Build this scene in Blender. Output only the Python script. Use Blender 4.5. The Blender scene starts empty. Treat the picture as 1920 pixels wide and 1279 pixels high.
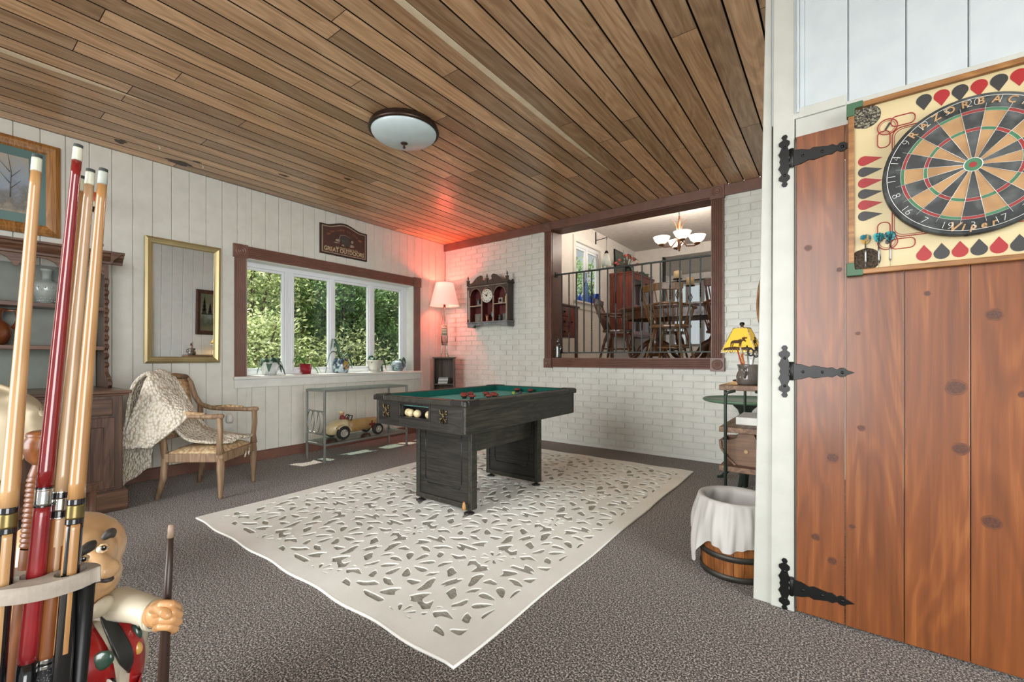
import bpy, bmesh, math, random
import numpy as np
from math import sin, cos, pi, radians as rad
from mathutils import Vector, Matrix
from mathutils.geometry import delaunay_2d_cdt
random.seed(7)
scn = bpy.context.scene
COL = scn.collection

# ---------------------------------------------------------------- camera
CZ = 1.05                                   # eye height of the photograph
YAW = math.atan2(605, 820)                  # turn to the left of +Y
cam = bpy.data.cameras.new('camera')
cam.sensor_width = 36; cam.lens = 820 * 36 / 1920; cam.shift_y = 30 / 1920
cam.clip_start = .02; cam.clip_end = 200
camo = bpy.data.objects.new('camera', cam); COL.objects.link(camo)
camo.location = (0, 0, CZ); camo.rotation_euler = (pi / 2, 0, YAW)
scn.camera = camo

# ---------------------------------------------------------------- sky, sun, exposure
scn.view_settings.view_transform = 'Standard'
scn.view_settings.look = 'None'
scn.view_settings.gamma = 1
scn.view_settings.use_curve_mapping = False
scn.view_settings.exposure = 0.0
W = bpy.data.worlds.new('world'); scn.world = W; W.use_nodes = True
bg = W.node_tree.nodes['Background']
bg.inputs[0].default_value = (.93, .97, 1, 1)
bg.inputs[1].default_value = .7
sun = bpy.data.lights.new('sun', 'SUN'); sun.energy = 13; sun.angle = rad(.6); sun.color = (1, .95, .86)
suno = bpy.data.objects.new('sun', sun); COL.objects.link(suno)
suno.rotation_euler = Vector((-.40, -.10, .91)).to_track_quat('Z', 'Y').to_euler()
suno.location = (-20, 0, 30)

def area(name, loc, direction, sx, sy, power, col=(1, 1, 1)):
    l = bpy.data.lights.new(name, 'AREA'); l.shape = 'RECTANGLE'; l.size = sx; l.size_y = sy
    l.energy = power; l.color = col
    o = bpy.data.objects.new(name, l); COL.objects.link(o); o.location = loc
    o.rotation_euler = (-Vector(direction)).to_track_quat('Z', 'Y').to_euler()
    return o
# unseen fill lamps, added behind the eye to brighten the room
area('rear_fill_light', (-5.0, -13, 4.0), (.2, 1, -.14), 10, 12, 3900, (1, 1, 1))
area('side_fill_light', (13.0, -4.0, 3.2), (-1, .32, -.1), 8, 11, 2700, (1, 1, 1))
def point(name, loc, power, col, r=.03):
    l = bpy.data.lights.new(name, 'POINT'); l.energy = power; l.color = col; l.shadow_soft_size = r
    o = bpy.data.objects.new(name, l); COL.objects.link(o); o.location = loc
    return o
# ---------------------------------------------------------------- materials
def C(h):
    h = h.lstrip('#'); v = [int(h[i:i + 2], 16) / 255 for i in (0, 2, 4)]
    return tuple(c / 12.92 if c <= .04045 else ((c + .055) / 1.055) ** 2.4 for c in v) + (1,)
def base(name):
    m = bpy.data.materials.new(name); m.use_nodes = True
    nt = m.node_tree; b = nt.nodes['Principled BSDF']
    return m, nt, b
def N(nt, t, **kw):
    n = nt.nodes.new(t)
    for k, v in kw.items():
        if k.startswith('i_'):
            key = k[2:]; key = int(key) if key.isdigit() else key.replace('_', ' ')
            n.inputs[key].default_value = v
        else: setattr(n, k, v)
    return n
def coords(nt, scale=(1, 1, 1), loc=(0, 0, 0), rot=(0, 0, 0)):
    tc = N(nt, 'ShaderNodeTexCoord'); mp = N(nt, 'ShaderNodeMapping')
    mp.inputs['Scale'].default_value = scale; mp.inputs['Location'].default_value = loc; mp.inputs['Rotation'].default_value = rot
    nt.links.new(tc.outputs['Object'], mp.inputs['Vector'])
    return mp.outputs[0]
def ramp(nt, fac, stops):
    r = N(nt, 'ShaderNodeValToRGB'); e = r.color_ramp.elements
    while len(e) < len(stops): e.new(.5)
    for k, (p, c) in enumerate(stops): e[k].position = p; e[k].color = c
    nt.links.new(fac, r.inputs[0]); return r.outputs[0]
def bump(nt, b, fac, strength, dist=.002):
    n = N(nt, 'ShaderNodeBump', i_Strength=strength, i_Distance=dist)
    nt.links.new(fac, n.inputs['Height']); nt.links.new(n.outputs[0], b.inputs['Normal'])
def mat(name, c1, c2=None, rough=.5, metal=0, scale=12, bumps=0, bscale=150, coat=0, spec=.5, stretch=(1, 1, 1), lo=.35, hi=.65):
    """plain surface with a soft noise between two close tones and an optional fine relief"""
    m, nt, b = base(name); c2 = c2 or c1
    v = coords(nt, tuple(scale * s for s in stretch))
    n = N(nt, 'ShaderNodeTexNoise', i_Scale=1.0, i_Detail=5.0); nt.links.new(v, n.inputs['Vector'])
    nt.links.new(ramp(nt, n.outputs[0], [(lo, C(c1)), (hi, C(c2))]), b.inputs['Base Color'])
    b.inputs['Roughness'].default_value = rough; b.inputs['Metallic'].default_value = metal
    b.inputs['Coat Weight'].default_value = coat; b.inputs['Specular IOR Level'].default_value = spec
    if bumps:
        n2 = N(nt, 'ShaderNodeTexNoise', i_Scale=bscale, i_Detail=4.0); nt.links.new(coords(nt), n2.inputs['Vector'])
        bump(nt, b, n2.outputs[0], bumps)
    return m
def wood(name, c1, c2, c3=None, axis=2, rough=.45, fine=45, coat=0, island=.0, knots=None, knot_scale=2.2, bumps=.15, spec=.5):
    """long grain along one axis, each island (board) shifted and toned on its own"""
    m, nt, b = base(name); c3 = c3 or c1
    tc = N(nt, 'ShaderNodeTexCoord'); geo = N(nt, 'ShaderNodeNewGeometry')
    add = N(nt, 'ShaderNodeVectorMath', operation='ADD')
    sc = N(nt, 'ShaderNodeVectorMath', operation='SCALE'); sc.inputs[0].default_value = (7, 5, 9)
    nt.links.new(geo.outputs['Random Per Island'], sc.inputs['Scale'])
    nt.links.new(tc.outputs['Object'], add.inputs[0]); nt.links.new(sc.outputs[0], add.inputs[1])
    def mp(s):
        n = N(nt, 'ShaderNodeMapping'); n.inputs['Scale'].default_value = s
        nt.links.new(add.outputs[0], n.inputs['Vector']); return n.outputs[0]
    s = [fine] * 3; s[axis] = fine * .035
    g = N(nt, 'ShaderNodeTexNoise', i_Scale=1.0, i_Detail=6.0, i_Roughness=.65, i_Distortion=.6); nt.links.new(mp(s), g.inputs['Vector'])
    s2 = [fine * .14] * 3; s2[axis] = fine * .018
    w = N(nt, 'ShaderNodeTexNoise', i_Scale=1.0, i_Detail=3.0, i_Distortion=1.5); nt.links.new(mp(s2), w.inputs['Vector'])
    rings = N(nt, 'ShaderNodeMath', operation='MULTIPLY'); rings.inputs[1].default_value = 46; nt.links.new(w.outputs[0], rings.inputs[0])
    sn = N(nt, 'ShaderNodeMath', operation='SINE'); nt.links.new(rings.outputs[0], sn.inputs[0])
    ms = N(nt, 'ShaderNodeMath', operation='MULTIPLY_ADD'); ms.inputs[1].default_value = .09; nt.links.new(sn.outputs[0], ms.inputs[0]); nt.links.new(g.outputs[0], ms.inputs[2])
    col = ramp(nt, ms.outputs[0], [(.3, C(c2)), (.55, C(c1)), (.75, C(c3))])
    if knots:
        vo = N(nt, 'ShaderNodeTexVoronoi', i_Scale=knot_scale); vo.inputs['Randomness'].default_value = 1
        ks = [1.0] * 3; ks[axis] = .55; nt.links.new(mp(ks), vo.inputs['Vector'])
        k = ramp(nt, vo.outputs['Distance'], [(.018 * knot_scale, (1, 1, 1, 1)), (.034 * knot_scale, (0, 0, 0, 1))])
        mx = N(nt, 'ShaderNodeMix', data_type='RGBA'); nt.links.new(k, mx.inputs[0]); nt.links.new(col, mx.inputs[6]); mx.inputs[7].default_value = C(knots); col = mx.outputs[2]
    if island:
        hs = N(nt, 'ShaderNodeHueSaturation')
        mr = N(nt, 'ShaderNodeMapRange'); mr.inputs['To Min'].default_value = 1 - island; mr.inputs['To Max'].default_value = 1 + island
        nt.links.new(geo.outputs['Random Per Island'], mr.inputs['Value']); nt.links.new(mr.outputs[0], hs.inputs['Value'])
        nt.links.new(col, hs.inputs['Color']); col = hs.outputs[0]
    nt.links.new(col, b.inputs['Base Color'])
    b.inputs['Roughness'].default_value = rough; b.inputs['Coat Weight'].default_value = coat; b.inputs['Coat Roughness'].default_value = .15; b.inputs['Specular IOR Level'].default_value = spec
    if bumps: bump(nt, b, ms.outputs[0], bumps, .001)
    return m
def glass(name, col='#ffffff', rough=0., thin=False):
    m, nt, b = base(name)
    if thin:                                   # window pane: mostly clear, some reflection
        out = nt.nodes['Material Output']; t = N(nt, 'ShaderNodeBsdfTransparent'); t.inputs[0].default_value = C(col)
        g = N(nt, 'ShaderNodeBsdfGlossy', i_Roughness=.02); lw = N(nt, 'ShaderNodeLayerWeight', i_Blend=.5); pw = N(nt, 'ShaderNodeMath', operation='POWER'); pw.inputs[1].default_value = 4.0; nt.links.new(lw.outputs['Facing'], pw.inputs[0]); f = N(nt, 'ShaderNodeMath', operation='MULTIPLY_ADD'); f.inputs[1].default_value = .5; f.inputs[2].default_value = .025; nt.links.new(pw.outputs[0], f.inputs[0]); mx = N(nt, 'ShaderNodeMixShader')
        nt.links.new(f.outputs[0], mx.inputs[0]); nt.links.new(t.outputs[0], mx.inputs[1]); nt.links.new(g.outputs[0], mx.inputs[2]); nt.links.new(mx.outputs[0], out.inputs[0])
        nt.nodes.remove(b)
    else:
        b.inputs['Base Color'].default_value = C(col); b.inputs['Transmission Weight'].default_value = 1; b.inputs['Roughness'].default_value = rough; b.inputs['IOR'].default_value = 1.45
    return m
def glow(name, col, strength, basecol='#ffffff', trans=0.):
    m, nt, b = base(name)
    b.inputs['Base Color'].default_value = C(basecol); b.inputs['Emission Color'].default_value = C(col); b.inputs['Emission Strength'].default_value = strength
    b.inputs['Roughness'].default_value = .4
    return m
def cloth(name, c1, c2, trans=.35, scale=25):
    """thin fabric, paper or leaf that lets light through"""
    m, nt, b = base(name); out = nt.nodes['Material Output']
    n = N(nt, 'ShaderNodeTexNoise', i_Scale=scale, i_Detail=4.0); nt.links.new(coords(nt), n.inputs['Vector'])
    geo = N(nt, 'ShaderNodeNewGeometry'); av = N(nt, 'ShaderNodeMath', operation='MULTIPLY_ADD'); av.inputs[1].default_value = .55; 
    sb = N(nt, 'ShaderNodeMath', operation='MULTIPLY_ADD'); sb.inputs[1].default_value = 1; sb.inputs[2].default_value = -.27
    nt.links.new(geo.outputs['Random Per Island'], av.inputs[0]); nt.links.new(n.outputs[0], sb.inputs[0]); nt.links.new(sb.outputs[0], av.inputs[2])
    col = ramp(nt, av.outputs[0], [(.25, C(c1)), (.75, C(c2))])
    nt.links.new(col, b.inputs['Base Color']); b.inputs['Roughness'].default_value = .55
    t = N(nt, 'ShaderNodeBsdfTranslucent'); nt.links.new(col, t.inputs[0]); mx = N(nt, 'ShaderNodeMixShader'); mx.inputs[0].default_value = trans
    nt.links.new(b.outputs[0], mx.inputs[1]); nt.links.new(t.outputs[0], mx.inputs[2]); nt.links.new(mx.outputs[0], out.inputs[0])
    return m

# ---------------------------------------------------------------- mesh helpers
JIT = 12345
def new(): return bmesh.new()
def xf(bm, vs, M, m):
    if M is not None: bmesh.ops.transform(bm, matrix=M, verts=vs)
    if m:
        for v in vs:
            for f in v.link_faces: f.material_index = m
    return vs
def box(bm, x0, x1, y0, y1, z0, z1, m=0, M=None):
    global JIT
    JIT = (JIT * 16807) % 2147483647; e = (JIT % 1000) * 2.5e-7; x0 -= e; y0 -= e; z0 -= e; x1 += e; y1 += e; z1 += e      # no two faces share a plane
    v = [bm.verts.new(p) for p in ((x0, y0, z0), (x1, y0, z0), (x1, y1, z0), (x0, y1, z0), (x0, y0, z1), (x1, y0, z1), (x1, y1, z1), (x0, y1, z1))]
    for f in ((3, 2, 1, 0), (4, 5, 6, 7), (0, 1, 5, 4), (1, 2, 6, 5), (2, 3, 7, 6), (3, 0, 4, 7)):
        bm.faces.new([v[i] for i in f]).material_index = m
    return xf(bm, v, M, 0)
def prism(bm, poly, y0, y1, m=0, M=None, axis='y'):
    """polygon in (x,z) pushed along y; axis 'z': polygon in (x,y) pushed along z; 'x': polygon in (y,z)"""
    def P(a, b, d): return {'y': (a, d, b), 'z': (a, b, d), 'x': (d, a, b)}[axis]
    A = [bm.verts.new(P(a, b, y0)) for a, b in poly]; B = [bm.verts.new(P(a, b, y1)) for a, b in poly]; n = len(poly)
    fs = [bm.faces.new(A), bm.faces.new(B[::-1])]
    for i in range(n): fs.append(bm.faces.new((A[i], B[i], B[(i + 1) % n], A[(i + 1) % n])))
    for f in fs: f.material_index = m
    bmesh.ops.recalc_face_normals(bm, faces=fs)
    return xf(bm, A + B, M, 0)
def tube(bm, pts, r, seg=8, m=0, M=None, cap=True, flat=1.0, closed=False):
    pts = [Vector(p) for p in pts]; n = len(pts); rs = r if isinstance(r, (list, tuple)) else [r] * n
    up = None; rings = []
    for i, p in enumerate(pts):
        if closed: d = pts[(i + 1) % n] - pts[i - 1]
        else: d = (pts[min(i + 1, n - 1)] - pts[max(i - 1, 0)])
        d = d.normalized() if d.length > 1e-9 else Vector((0, 0, 1))
        if up is None: up = Vector((0, 0, 1)) if abs(d.z) < .9 else Vector((1, 0, 0))
        a = d.cross(up)
        if a.length < 1e-6: a = d.cross(Vector((0, 1, 0)))
        a.normalize(); b = a.cross(d).normalized(); up = b
        rings.append([bm.verts.new(p + rs[i] * (a * cos(2 * pi * k / seg) + b * flat * sin(2 * pi * k / seg))) for k in range(seg)])
    fs = []
    for i in range(n if closed else n - 1):
        A, B = rings[i], rings[(i + 1) % n]
        for k in range(seg): fs.append(bm.faces.new((A[k], A[(k + 1) % seg], B[(k + 1) % seg], B[k])))
    if cap and not closed: fs += [bm.faces.new(rings[0][::-1]), bm.faces.new(rings[-1])]
    for f in fs: f.material_index = m; f.smooth = True
    vs = [v for R in rings for v in R]
    return xf(bm, vs, M, 0)
def cyl(bm, p0, p1, r0, r1=None, seg=16, m=0, M=None): return tube(bm, [p0, p1], [r0, r0 if r1 is None else r1], seg, m, M)
def lathe(bm, prof, seg=24, m=0, M=None, mf=None, sx=1, sy=1):
    """profile of (radius, z) turned about z; mf(k, i) may give a material per face"""
    rings = []
    for r, z in prof:
        if r < 1e-6: rings.append([bm.verts.new((0, 0, z))])
        else: rings.append([bm.verts.new((r * sx * cos(2 * pi * k / seg), r * sy * sin(2 * pi * k / seg), z)) for k in range(seg)])
    fs = []
    for i in range(len(rings) - 1):
        A, B = rings[i], rings[i + 1]
        if len(A) == 1 and len(B) == 1: continue
        for k in range(seg):
            k2 = (k + 1) % seg
            q = (A[0], B[k2], B[k]) if len(A) == 1 else (A[k], A[k2], B[0]) if len(B) == 1 else (A[k], A[k2], B[k2], B[k])
            f = bm.faces.new(q); f.smooth = True; f.material_index = mf(k, i) if mf else m; fs.append(f)
    return xf(bm, [v for R in rings for v in R], M, 0)
def ell(bm, c, r, seg=16, m=0, M=None):
    r = (r, r, r) if not isinstance(r, (tuple, list)) else r
    n = max(6, seg // 2); prof = [(sin(pi * i / n), -cos(pi * i / n)) for i in range(n + 1)]
    prof[0] = (0, -1); prof[-1] = (0, 1)
    T = Matrix.Translation(c) @ (M or Matrix()) @ Matrix.Diagonal((*r, 1))
    return lathe(bm, prof, seg, m, T)
def sheet(bm, fn, nu, nv, m=0, closed=False):
    g = [[bm.verts.new(fn(i / nu, j / nv)) for j in range(nv + 1)] for i in range(nu if closed else nu + 1)]
    for i in range(nu):
        for j in range(nv):
            i2 = (i + 1) % nu if closed else i + 1
            f = bm.faces.new((g[i][j], g[i2][j], g[i2][j + 1], g[i][j + 1])); f.smooth = True; f.material_index = m
    return g
def plate(bm, outer, holes, z0, z1, m=0, M=None, hole_at=None):
    """flat plate (x,y) of some thickness with real holes"""
    pts = []; edges = []
    for loop in [outer] + list(holes):
        s = len(pts); pts += [Vector(p) for p in loop]; edges += [(s + i, s + (i + 1) % len(loop)) for i in range(len(loop))]
    V, E, F, _, _, _ = delaunay_2d_cdt(pts, edges, [], 0, 1e-6)
    def inside(p, poly):
        c = False; n = len(poly); j = n - 1
        for i in range(n):
            a, b = poly[i], poly[j]
            if (a[1] > p[1]) != (b[1] > p[1]) and p[0] < (b[0] - a[0]) * (p[1] - a[1]) / (b[1] - a[1]) + a[0]: c = not c
            j = i
        return c
    hb = [(min(p[0] for p in h), max(p[0] for p in h), min(p[1] for p in h), max(p[1] for p in h), h) for h in holes]
    keep = []
    for f in F:
        c = sum((V[i] for i in f), Vector((0, 0))) / len(f)
        if not inside(c, outer): continue
        if hole_at:
            if hole_at(c.x, c.y): continue
        elif any(a <= c.x <= b and d <= c.y <= e and inside(c, h) for a, b, d, e, h in hb): continue
        keep.append(list(f))
    top = [bm.verts.new((v.x, v.y, z1)) for v in V]; bot = [bm.verts.new((v.x, v.y, z0)) for v in V]
    cnt = {}
    for f in keep:
        n = len(f); ar = sum(V[f[i]].x * V[f[(i + 1) % n]].y - V[f[(i + 1) % n]].x * V[f[i]].y for i in range(n))
        if ar < 0: f.reverse()
        bm.faces.new([top[i] for i in f]).material_index = m; bm.faces.new([bot[i] for i in reversed(f)]).material_index = m
        for i in range(n): cnt[(f[i], f[(i + 1) % n])] = 1
    for (a, b) in cnt:
        if (b, a) not in cnt: bm.faces.new((top[b], top[a], bot[a], bot[b])).material_index = m
    loose = [v for v in top + bot if not v.link_faces]
    for v in loose: bm.verts.remove(v)
    vs = [v for v in top + bot if v.is_valid]
    return xf(bm, vs, M, 0)
def text(bm, s, size, M, depth=.0008, m=0, font_shear=0., align='CENTER', bold=0.):
    cu = bpy.data.curves.new('text', 'FONT'); cu.body = s; cu.size = size; cu.extrude = depth; cu.align_x = align; cu.align_y = 'CENTER'; cu.shear = font_shear; cu.offset = bold
    cu.resolution_u = 3
    o = bpy.data.objects.new('text', cu); COL.objects.link(o)
    me = bpy.data.meshes.new_from_object(o.evaluated_get(bpy.context.evaluated_depsgraph_get()))
    n = len(bm.verts); nf = len(bm.faces); bm.from_mesh(me); bm.verts.ensure_lookup_table(); bm.faces.ensure_lookup_table()
    vs = bm.verts[n:]; bmesh.ops.transform(bm, matrix=M, verts=vs)
    for f in bm.faces[nf:]: f.material_index = m
    bpy.data.objects.remove(o); bpy.data.curves.remove(cu); bpy.data.meshes.remove(me)
def obj(name, bm, mats, parent=None, bev=0, smooth=False, loc=None, rz=0, seg=2, sub=0, solid=0, weld=False):
    me = bpy.data.meshes.new(name)
    if weld: bmesh.ops.remove_doubles(bm, verts=bm.verts, dist=1e-5)
    bm.to_mesh(me); bm.free()
    for mm in (mats if isinstance(mats, (list, tuple)) else [mats]): me.materials.append(mm)
    if smooth:
        for p in me.polygons: p.use_smooth = True
    o = bpy.data.objects.new(name, me); COL.objects.link(o)
    if parent is not None: o.parent = parent
    if loc is not None: o.location = loc
    o.rotation_euler.z = rz
    if solid: md = o.modifiers.new('solid', 'SOLIDIFY'); md.thickness = solid; md.offset = 0
    if sub: md = o.modifiers.new('sub', 'SUBSURF'); md.levels = sub; md.render_levels = sub
    if bev: md = o.modifiers.new('bevel', 'BEVEL'); md.width = bev; md.segments = seg; md.limit_method = 'ANGLE'; md.angle_limit = rad(40)
    return o
def tag(o, label=None, cat=None, group=None, kind=None):
    if label: o['label'] = label
    if cat: o['category'] = cat
    if group: o['group'] = group
    if kind: o['kind'] = kind
    return o
def thing(name, label, cat, loc=(0, 0, 0), rz=0, group=None):
    o = bpy.data.objects.new(name, None); COL.objects.link(o); o.empty_display_size = .05
    o.location = loc; o.rotation_euler.z = rz
    return tag(o, label, cat, group)
def struct(name, bm, mats, label=None, **kw):
    return tag(obj(name, bm, mats, **kw), label, None, None, 'structure')
def dup(o, loc=None, rz=None, label=None, group=None, parent=None):
    c = o.copy(); COL.objects.link(c)
    if parent is not None: c.parent = parent
    if loc is not None: c.location = loc
    if rz is not None: c.rotation_euler.z = rz
    if label: c['label'] = label
    if group: c['group'] = group
    for ch in list(o.children): dup(ch, parent=c)
    return c
def T(x, y, z): return Matrix.Translation((x, y, z))
def R(a, ax='Z'): return Matrix.Rotation(rad(a), 4, ax)
# a place seen along a line of sight of the photograph, t metres in front of the eye
VX, VY = -sin(YAW), cos(YAW)
def at(u, v, t):
    a = (u - 960) / 820 * t; return Vector((VX * t + VY * a, VY * t - VX * a, CZ + (669.5 - v) / 820 * t))
def arc(cx, cz, r, a0, a1, n, rz=None):
    rz = rz or r; return [(cx + r * cos(rad(a0 + (a1 - a0) * i / n)), cz + rz * sin(rad(a0 + (a1 - a0) * i / n))) for i in range(n + 1)]
# ================================================================ shared materials
XL, YB, ZC = -4.70, 4.68, 2.73
m_white = mat('white_paint', '#d6d6cc', '#cfcfc4', .45, bumps=.03, bscale=60)
m_white2 = mat('white_trim_paint', '#dcddd6', '#d4d6ce', .4, bumps=.04, bscale=40)
m_post = mat('old_white_post_paint', '#babcb3', '#b3b5ac', .45, bumps=.04, bscale=40)
m_blue_white = mat('pale_blue_white_paint', '#bac3c4', '#b4bdbf', .5, bumps=.03, bscale=40)
m_vinyl = mat('white_vinyl', '#dfe3e6', rough=.3)
m_brick = mat('white_painted_brick', '#dddfd6', '#d2d4ca', .38, scale=6, bumps=.12, bscale=60)
m_brown = mat('brown_trim_paint', '#795649', '#6e4e42', .38, scale=8, bumps=.03)
m_ceil = wood('cedar_plank', '#c6a17b', '#a6825e', '#d6b791', axis=1, rough=.28, fine=38, island=.34, knots='#4a2f22', knot_scale=.9, bumps=.2)
m_pale = mat('pale_sapwood', '#f0dfc0', '#e6d2b0', .4)
m_dark = mat('shadow_gap', '#20150f', rough=.9)
m_darkknot = mat('dark_knot', '#3a241a', rough=.5)
m_glasspane = glass('window_glass', '#f2f5f4', thin=True)
m_iron = mat('dark_iron', '#2d322f', '#373c38', .45, .6, bumps=.08)
m_black = mat('black_iron', '#141514', '#1c1d1c', .35, .5, bumps=.1, bscale=80)
m_dining = mat('dining_wall_paint', '#d9d3cb', '#d3cdc5', .6)

# ---------------------------------------------------------------- carpet
def carpet():
    m, nt, b = base('speckled_carpet')
    v = coords(nt)
    n = N(nt, 'ShaderNodeTexNoise', i_Scale=150.0, i_Detail=2.0, i_Roughness=.75); nt.links.new(v, n.inputs['Vector'])
    n2 = N(nt, 'ShaderNodeTexNoise', i_Scale=1.3, i_Detail=2.0); nt.links.new(v, n2.inputs['Vector'])
    col = ramp(nt, n.outputs[0], [(.38, C('#211e1b')), (.46, C('#4c4641')), (.535, C('#787069')), (.62, C('#c8c0b7'))])
    nt.links.new(col, b.inputs['Base Color']); b.inputs['Roughness'].default_value = 1; b.inputs['Specular IOR Level'].default_value = .05
    b.inputs['Sheen Weight'].default_value = .15
    bump(nt, b, n.outputs[0], .7, .006)
    return m
bm = new(); box(bm, -4.95, 2.6, -3.6, 4.9, -.1, 0)
struct('floor', bm, carpet(), 'grey brown speckled carpet floor')

# ---------------------------------------------------------------- plank ceiling running towards the brick wall
bm = new(); rnd = random.Random(3); w = .1335; x = XL; k = 0
box(bm, XL - .1, 1.7, -1.6, YB + .02, ZC + .022, ZC + .06, 1)
while x < 1.55:
    y = -3.5 - rnd.random() * 2.4
    while y < YB:
        L = rnd.choice((1.2, 1.8, 2.4, 3.0, 3.6)); y2 = min(y + L, YB - .001); y1 = max(y, -1.6)
        if y2 > y1 + .02: box(bm, x + .0042, x + w - .0042, y1 + .001, y2 - .001, ZC, ZC + .02, 0)
        y += L
    x += w; k += 1
for (xa, ya, xb, yb, wd) in ((-3.69, -.5, -3.65, .85, .045), (-1.665, 1.2, -1.635, 3.7, .036)):
    prism(bm, [(xa - .004, ya), (xa + wd, ya), (xa + wd, ya + .5 * (yb - ya)), (xb + .004, yb), (xb - .002, yb), (xa - .004, ya + .7 * (yb - ya))], ZC - .002, ZC + .010, 2, axis='z')
for (px, py, a, b_) in ((-4.48, .93, .045, .035), (-4.56, 1.33, .05, .09), (-4.42, 1.42, .02, .03), (-4.1, 2.0, .02, .05), (-3.7, 2.4, .02, .04)):
    prism(bm, [(px + a * (1 + .25 * sin(3 * t)) * cos(t), py + b_ * (1 + .25 * cos(5 * t)) * sin(t)) for t in [i * pi / 9 for i in range(18)]], ZC - .001, ZC + .001, 3, axis='z')
bm.normal_update()
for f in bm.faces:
    if abs(f.normal.z) < .3 and f.material_index == 0: f.material_index = 4  # plank edges coloured dark to stand in for shade in the grooves
struct('ceiling', bm, [m_ceil, m_dark, m_pale, m_darkknot, mat('painted_groove_shade', '#3b2a1e', '#2f2118', .8)], 'cedar plank ceiling', bev=.003, seg=1)

# ---------------------------------------------------------------- left wall of vertical boards with the window hole
WY0, WY1, WZ0, WZ1 = 1.93, 4.065, .86, 2.03
bm = new(); y = WY0 - .132 * 50 + .05
box(bm, XL - .30, XL - .022, -3.5, WY0, 0, ZC + .02, 0); box(bm, XL - .30, XL - .022, WY1, YB + .2, 0, ZC + .02, 0)
box(bm, XL - .30, XL - .022, WY0, WY1, 0, WZ0, 0); box(bm, XL - .30, XL - .022, WY0, WY1, WZ1, ZC + .02, 0)
def plank(bm, y0, y1):
    segs = [(0, ZC)]
    a, b = max(y0, WY0), min(y1, WY1)
    if a < b - 1e-4:
        if y0 < WY0 - 1e-3: box(bm, XL - .02, XL, y0, WY0, 0, ZC)
        if y1 > WY1 + 1e-3: box(bm, XL - .02, XL, WY1, y1, 0, ZC)
        box(bm, XL - .02, XL, a, b, 0, WZ0); box(bm, XL - .02, XL, a, b, WZ1, ZC)
    else: box(bm, XL - .02, XL, y0, y1, 0, ZC)
while y < YB:
    if y > -3.5: plank(bm, y + .0012, min(y + .1308, YB))
    y += .132
struct('wall_left', bm, m_white, 'white vertical board wall with the window', bev=.004, seg=1)

bm = new(); box(bm, XL, XL + .018, -3.5, YB, 0, .095); box(bm, XL, XL + .010, -3.5, YB, .095, .102)
struct('baseboard_left', bm, m_brown, 'brown baseboard of the board wall', bev=.003)

# fluted casing with corner rosettes
def fluted(bm, a, b, w, depth, n=5, m=0, M=None):
    """moulding along local x from a to b, width w in z about 0, face towards -y"""
    prof = [(0, -w / 2), (-depth, -w / 2)]
    gw = w / (n + .8)
    for i in range(n):
        z0 = -w / 2 + gw * (i + .55)
        for t in range(5): prof.append((-depth + .35 * depth * sin(pi * t / 4), z0 + gw * .85 * t / 4))
    prof += [(-depth, w / 2), (0, w / 2)]
    return prism(bm, prof, a, b, m, M, axis='x')
def rosette(bm, s, depth, m=0, M=None):
    box(bm, -s / 2, s / 2, -depth, 0, -s / 2, s / 2, m, M)
    prof = [(s * .40, 0), (s * .40, .006), (s * .33, .009), (s * .28, .002), (s * .22, .002), (s * .17, .010), (s * .10, .003), (0.05 * s, .008), (0, .010)]
    Q = (M or Matrix()) @ T(0, -depth, 0) @ R(90, 'X')
    lathe(bm, prof, 24, m, Q)
ML = Matrix(((0, -1, 0, XL), (1, 0, 0, 0), (0, 0, 1, 0), (0, 0, 0, 1)))     # local x -> +Y, local -y -> +X
win = tag(thing('window_1', 'white sliding window with four panes over the plants', 'window'), kind='structure')
bm = new()
fluted(bm, WY0 - .01, WY1 + .01, .115, .022, 5, 0, ML @ T(0, 0, WZ1 + .06))
for yc in (WY0 - .06, WY1 + .06):
    fluted(bm, WZ0 - .0, WZ1, .105, .022, 5, 0, ML @ T(yc, 0, 0) @ R(-90, 'Y'))
    rosette(bm, .13, .027, 0, ML @ T(yc, 0, WZ1 + .06))
obj('window_casing', bm, m_brown, win, bev=.0015, seg=1)
bm = new()
box(bm, XL - .30, XL + .045, WY0 - .0, WY1 + .0, WZ0 - .03, WZ0 - .002); box(bm, XL, XL + .045, WY0 - .125, WY1 + .125, WZ0 - .03, WZ0 - .002)
box(bm, XL, XL + .02, WY0 - .115, WY1 + .115, WZ0 - .115, WZ0 - .03)
obj('window_sill', bm, m_white2, win, bev=.003)
XG = -4.875
bm = new()                                             # reveal lining
box(bm, XG - .05, XL + .001, WY0 - .012, WY0 + .004, WZ0, WZ1); box(bm, XG - .05, XL + .001, WY1 - .004, WY1 + .012, WZ0, WZ1); box(bm, XG - .05, XL + .001, WY0, WY1, WZ1 - .004, WZ1 + .012)
obj('window_lining', bm, m_white2, win)
bm = new()
fr = [(WY0, WY0 + .035), (2.375, 2.465), (2.915, 2.965), (3.465, 3.525), (WY1 - .075, WY1)]
for a, b in fr: box(bm, XG - .03, XG + .03, a, b, WZ0, WZ1)
box(bm, XG - .032, XG + .034, WY0, WY1, WZ0, WZ0 + .045); box(bm, XG - .032, XG + .034, WY0, WY1, WZ1 - .05, WZ1)
for a, b in ((2.375, 2.395), (2.44, 2.465)): box(bm, XG + .03, XG + .045, a, b, WZ0 + .04, WZ1 - .05)
obj('window_frame', bm, m_vinyl, win, bev=.004)
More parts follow.
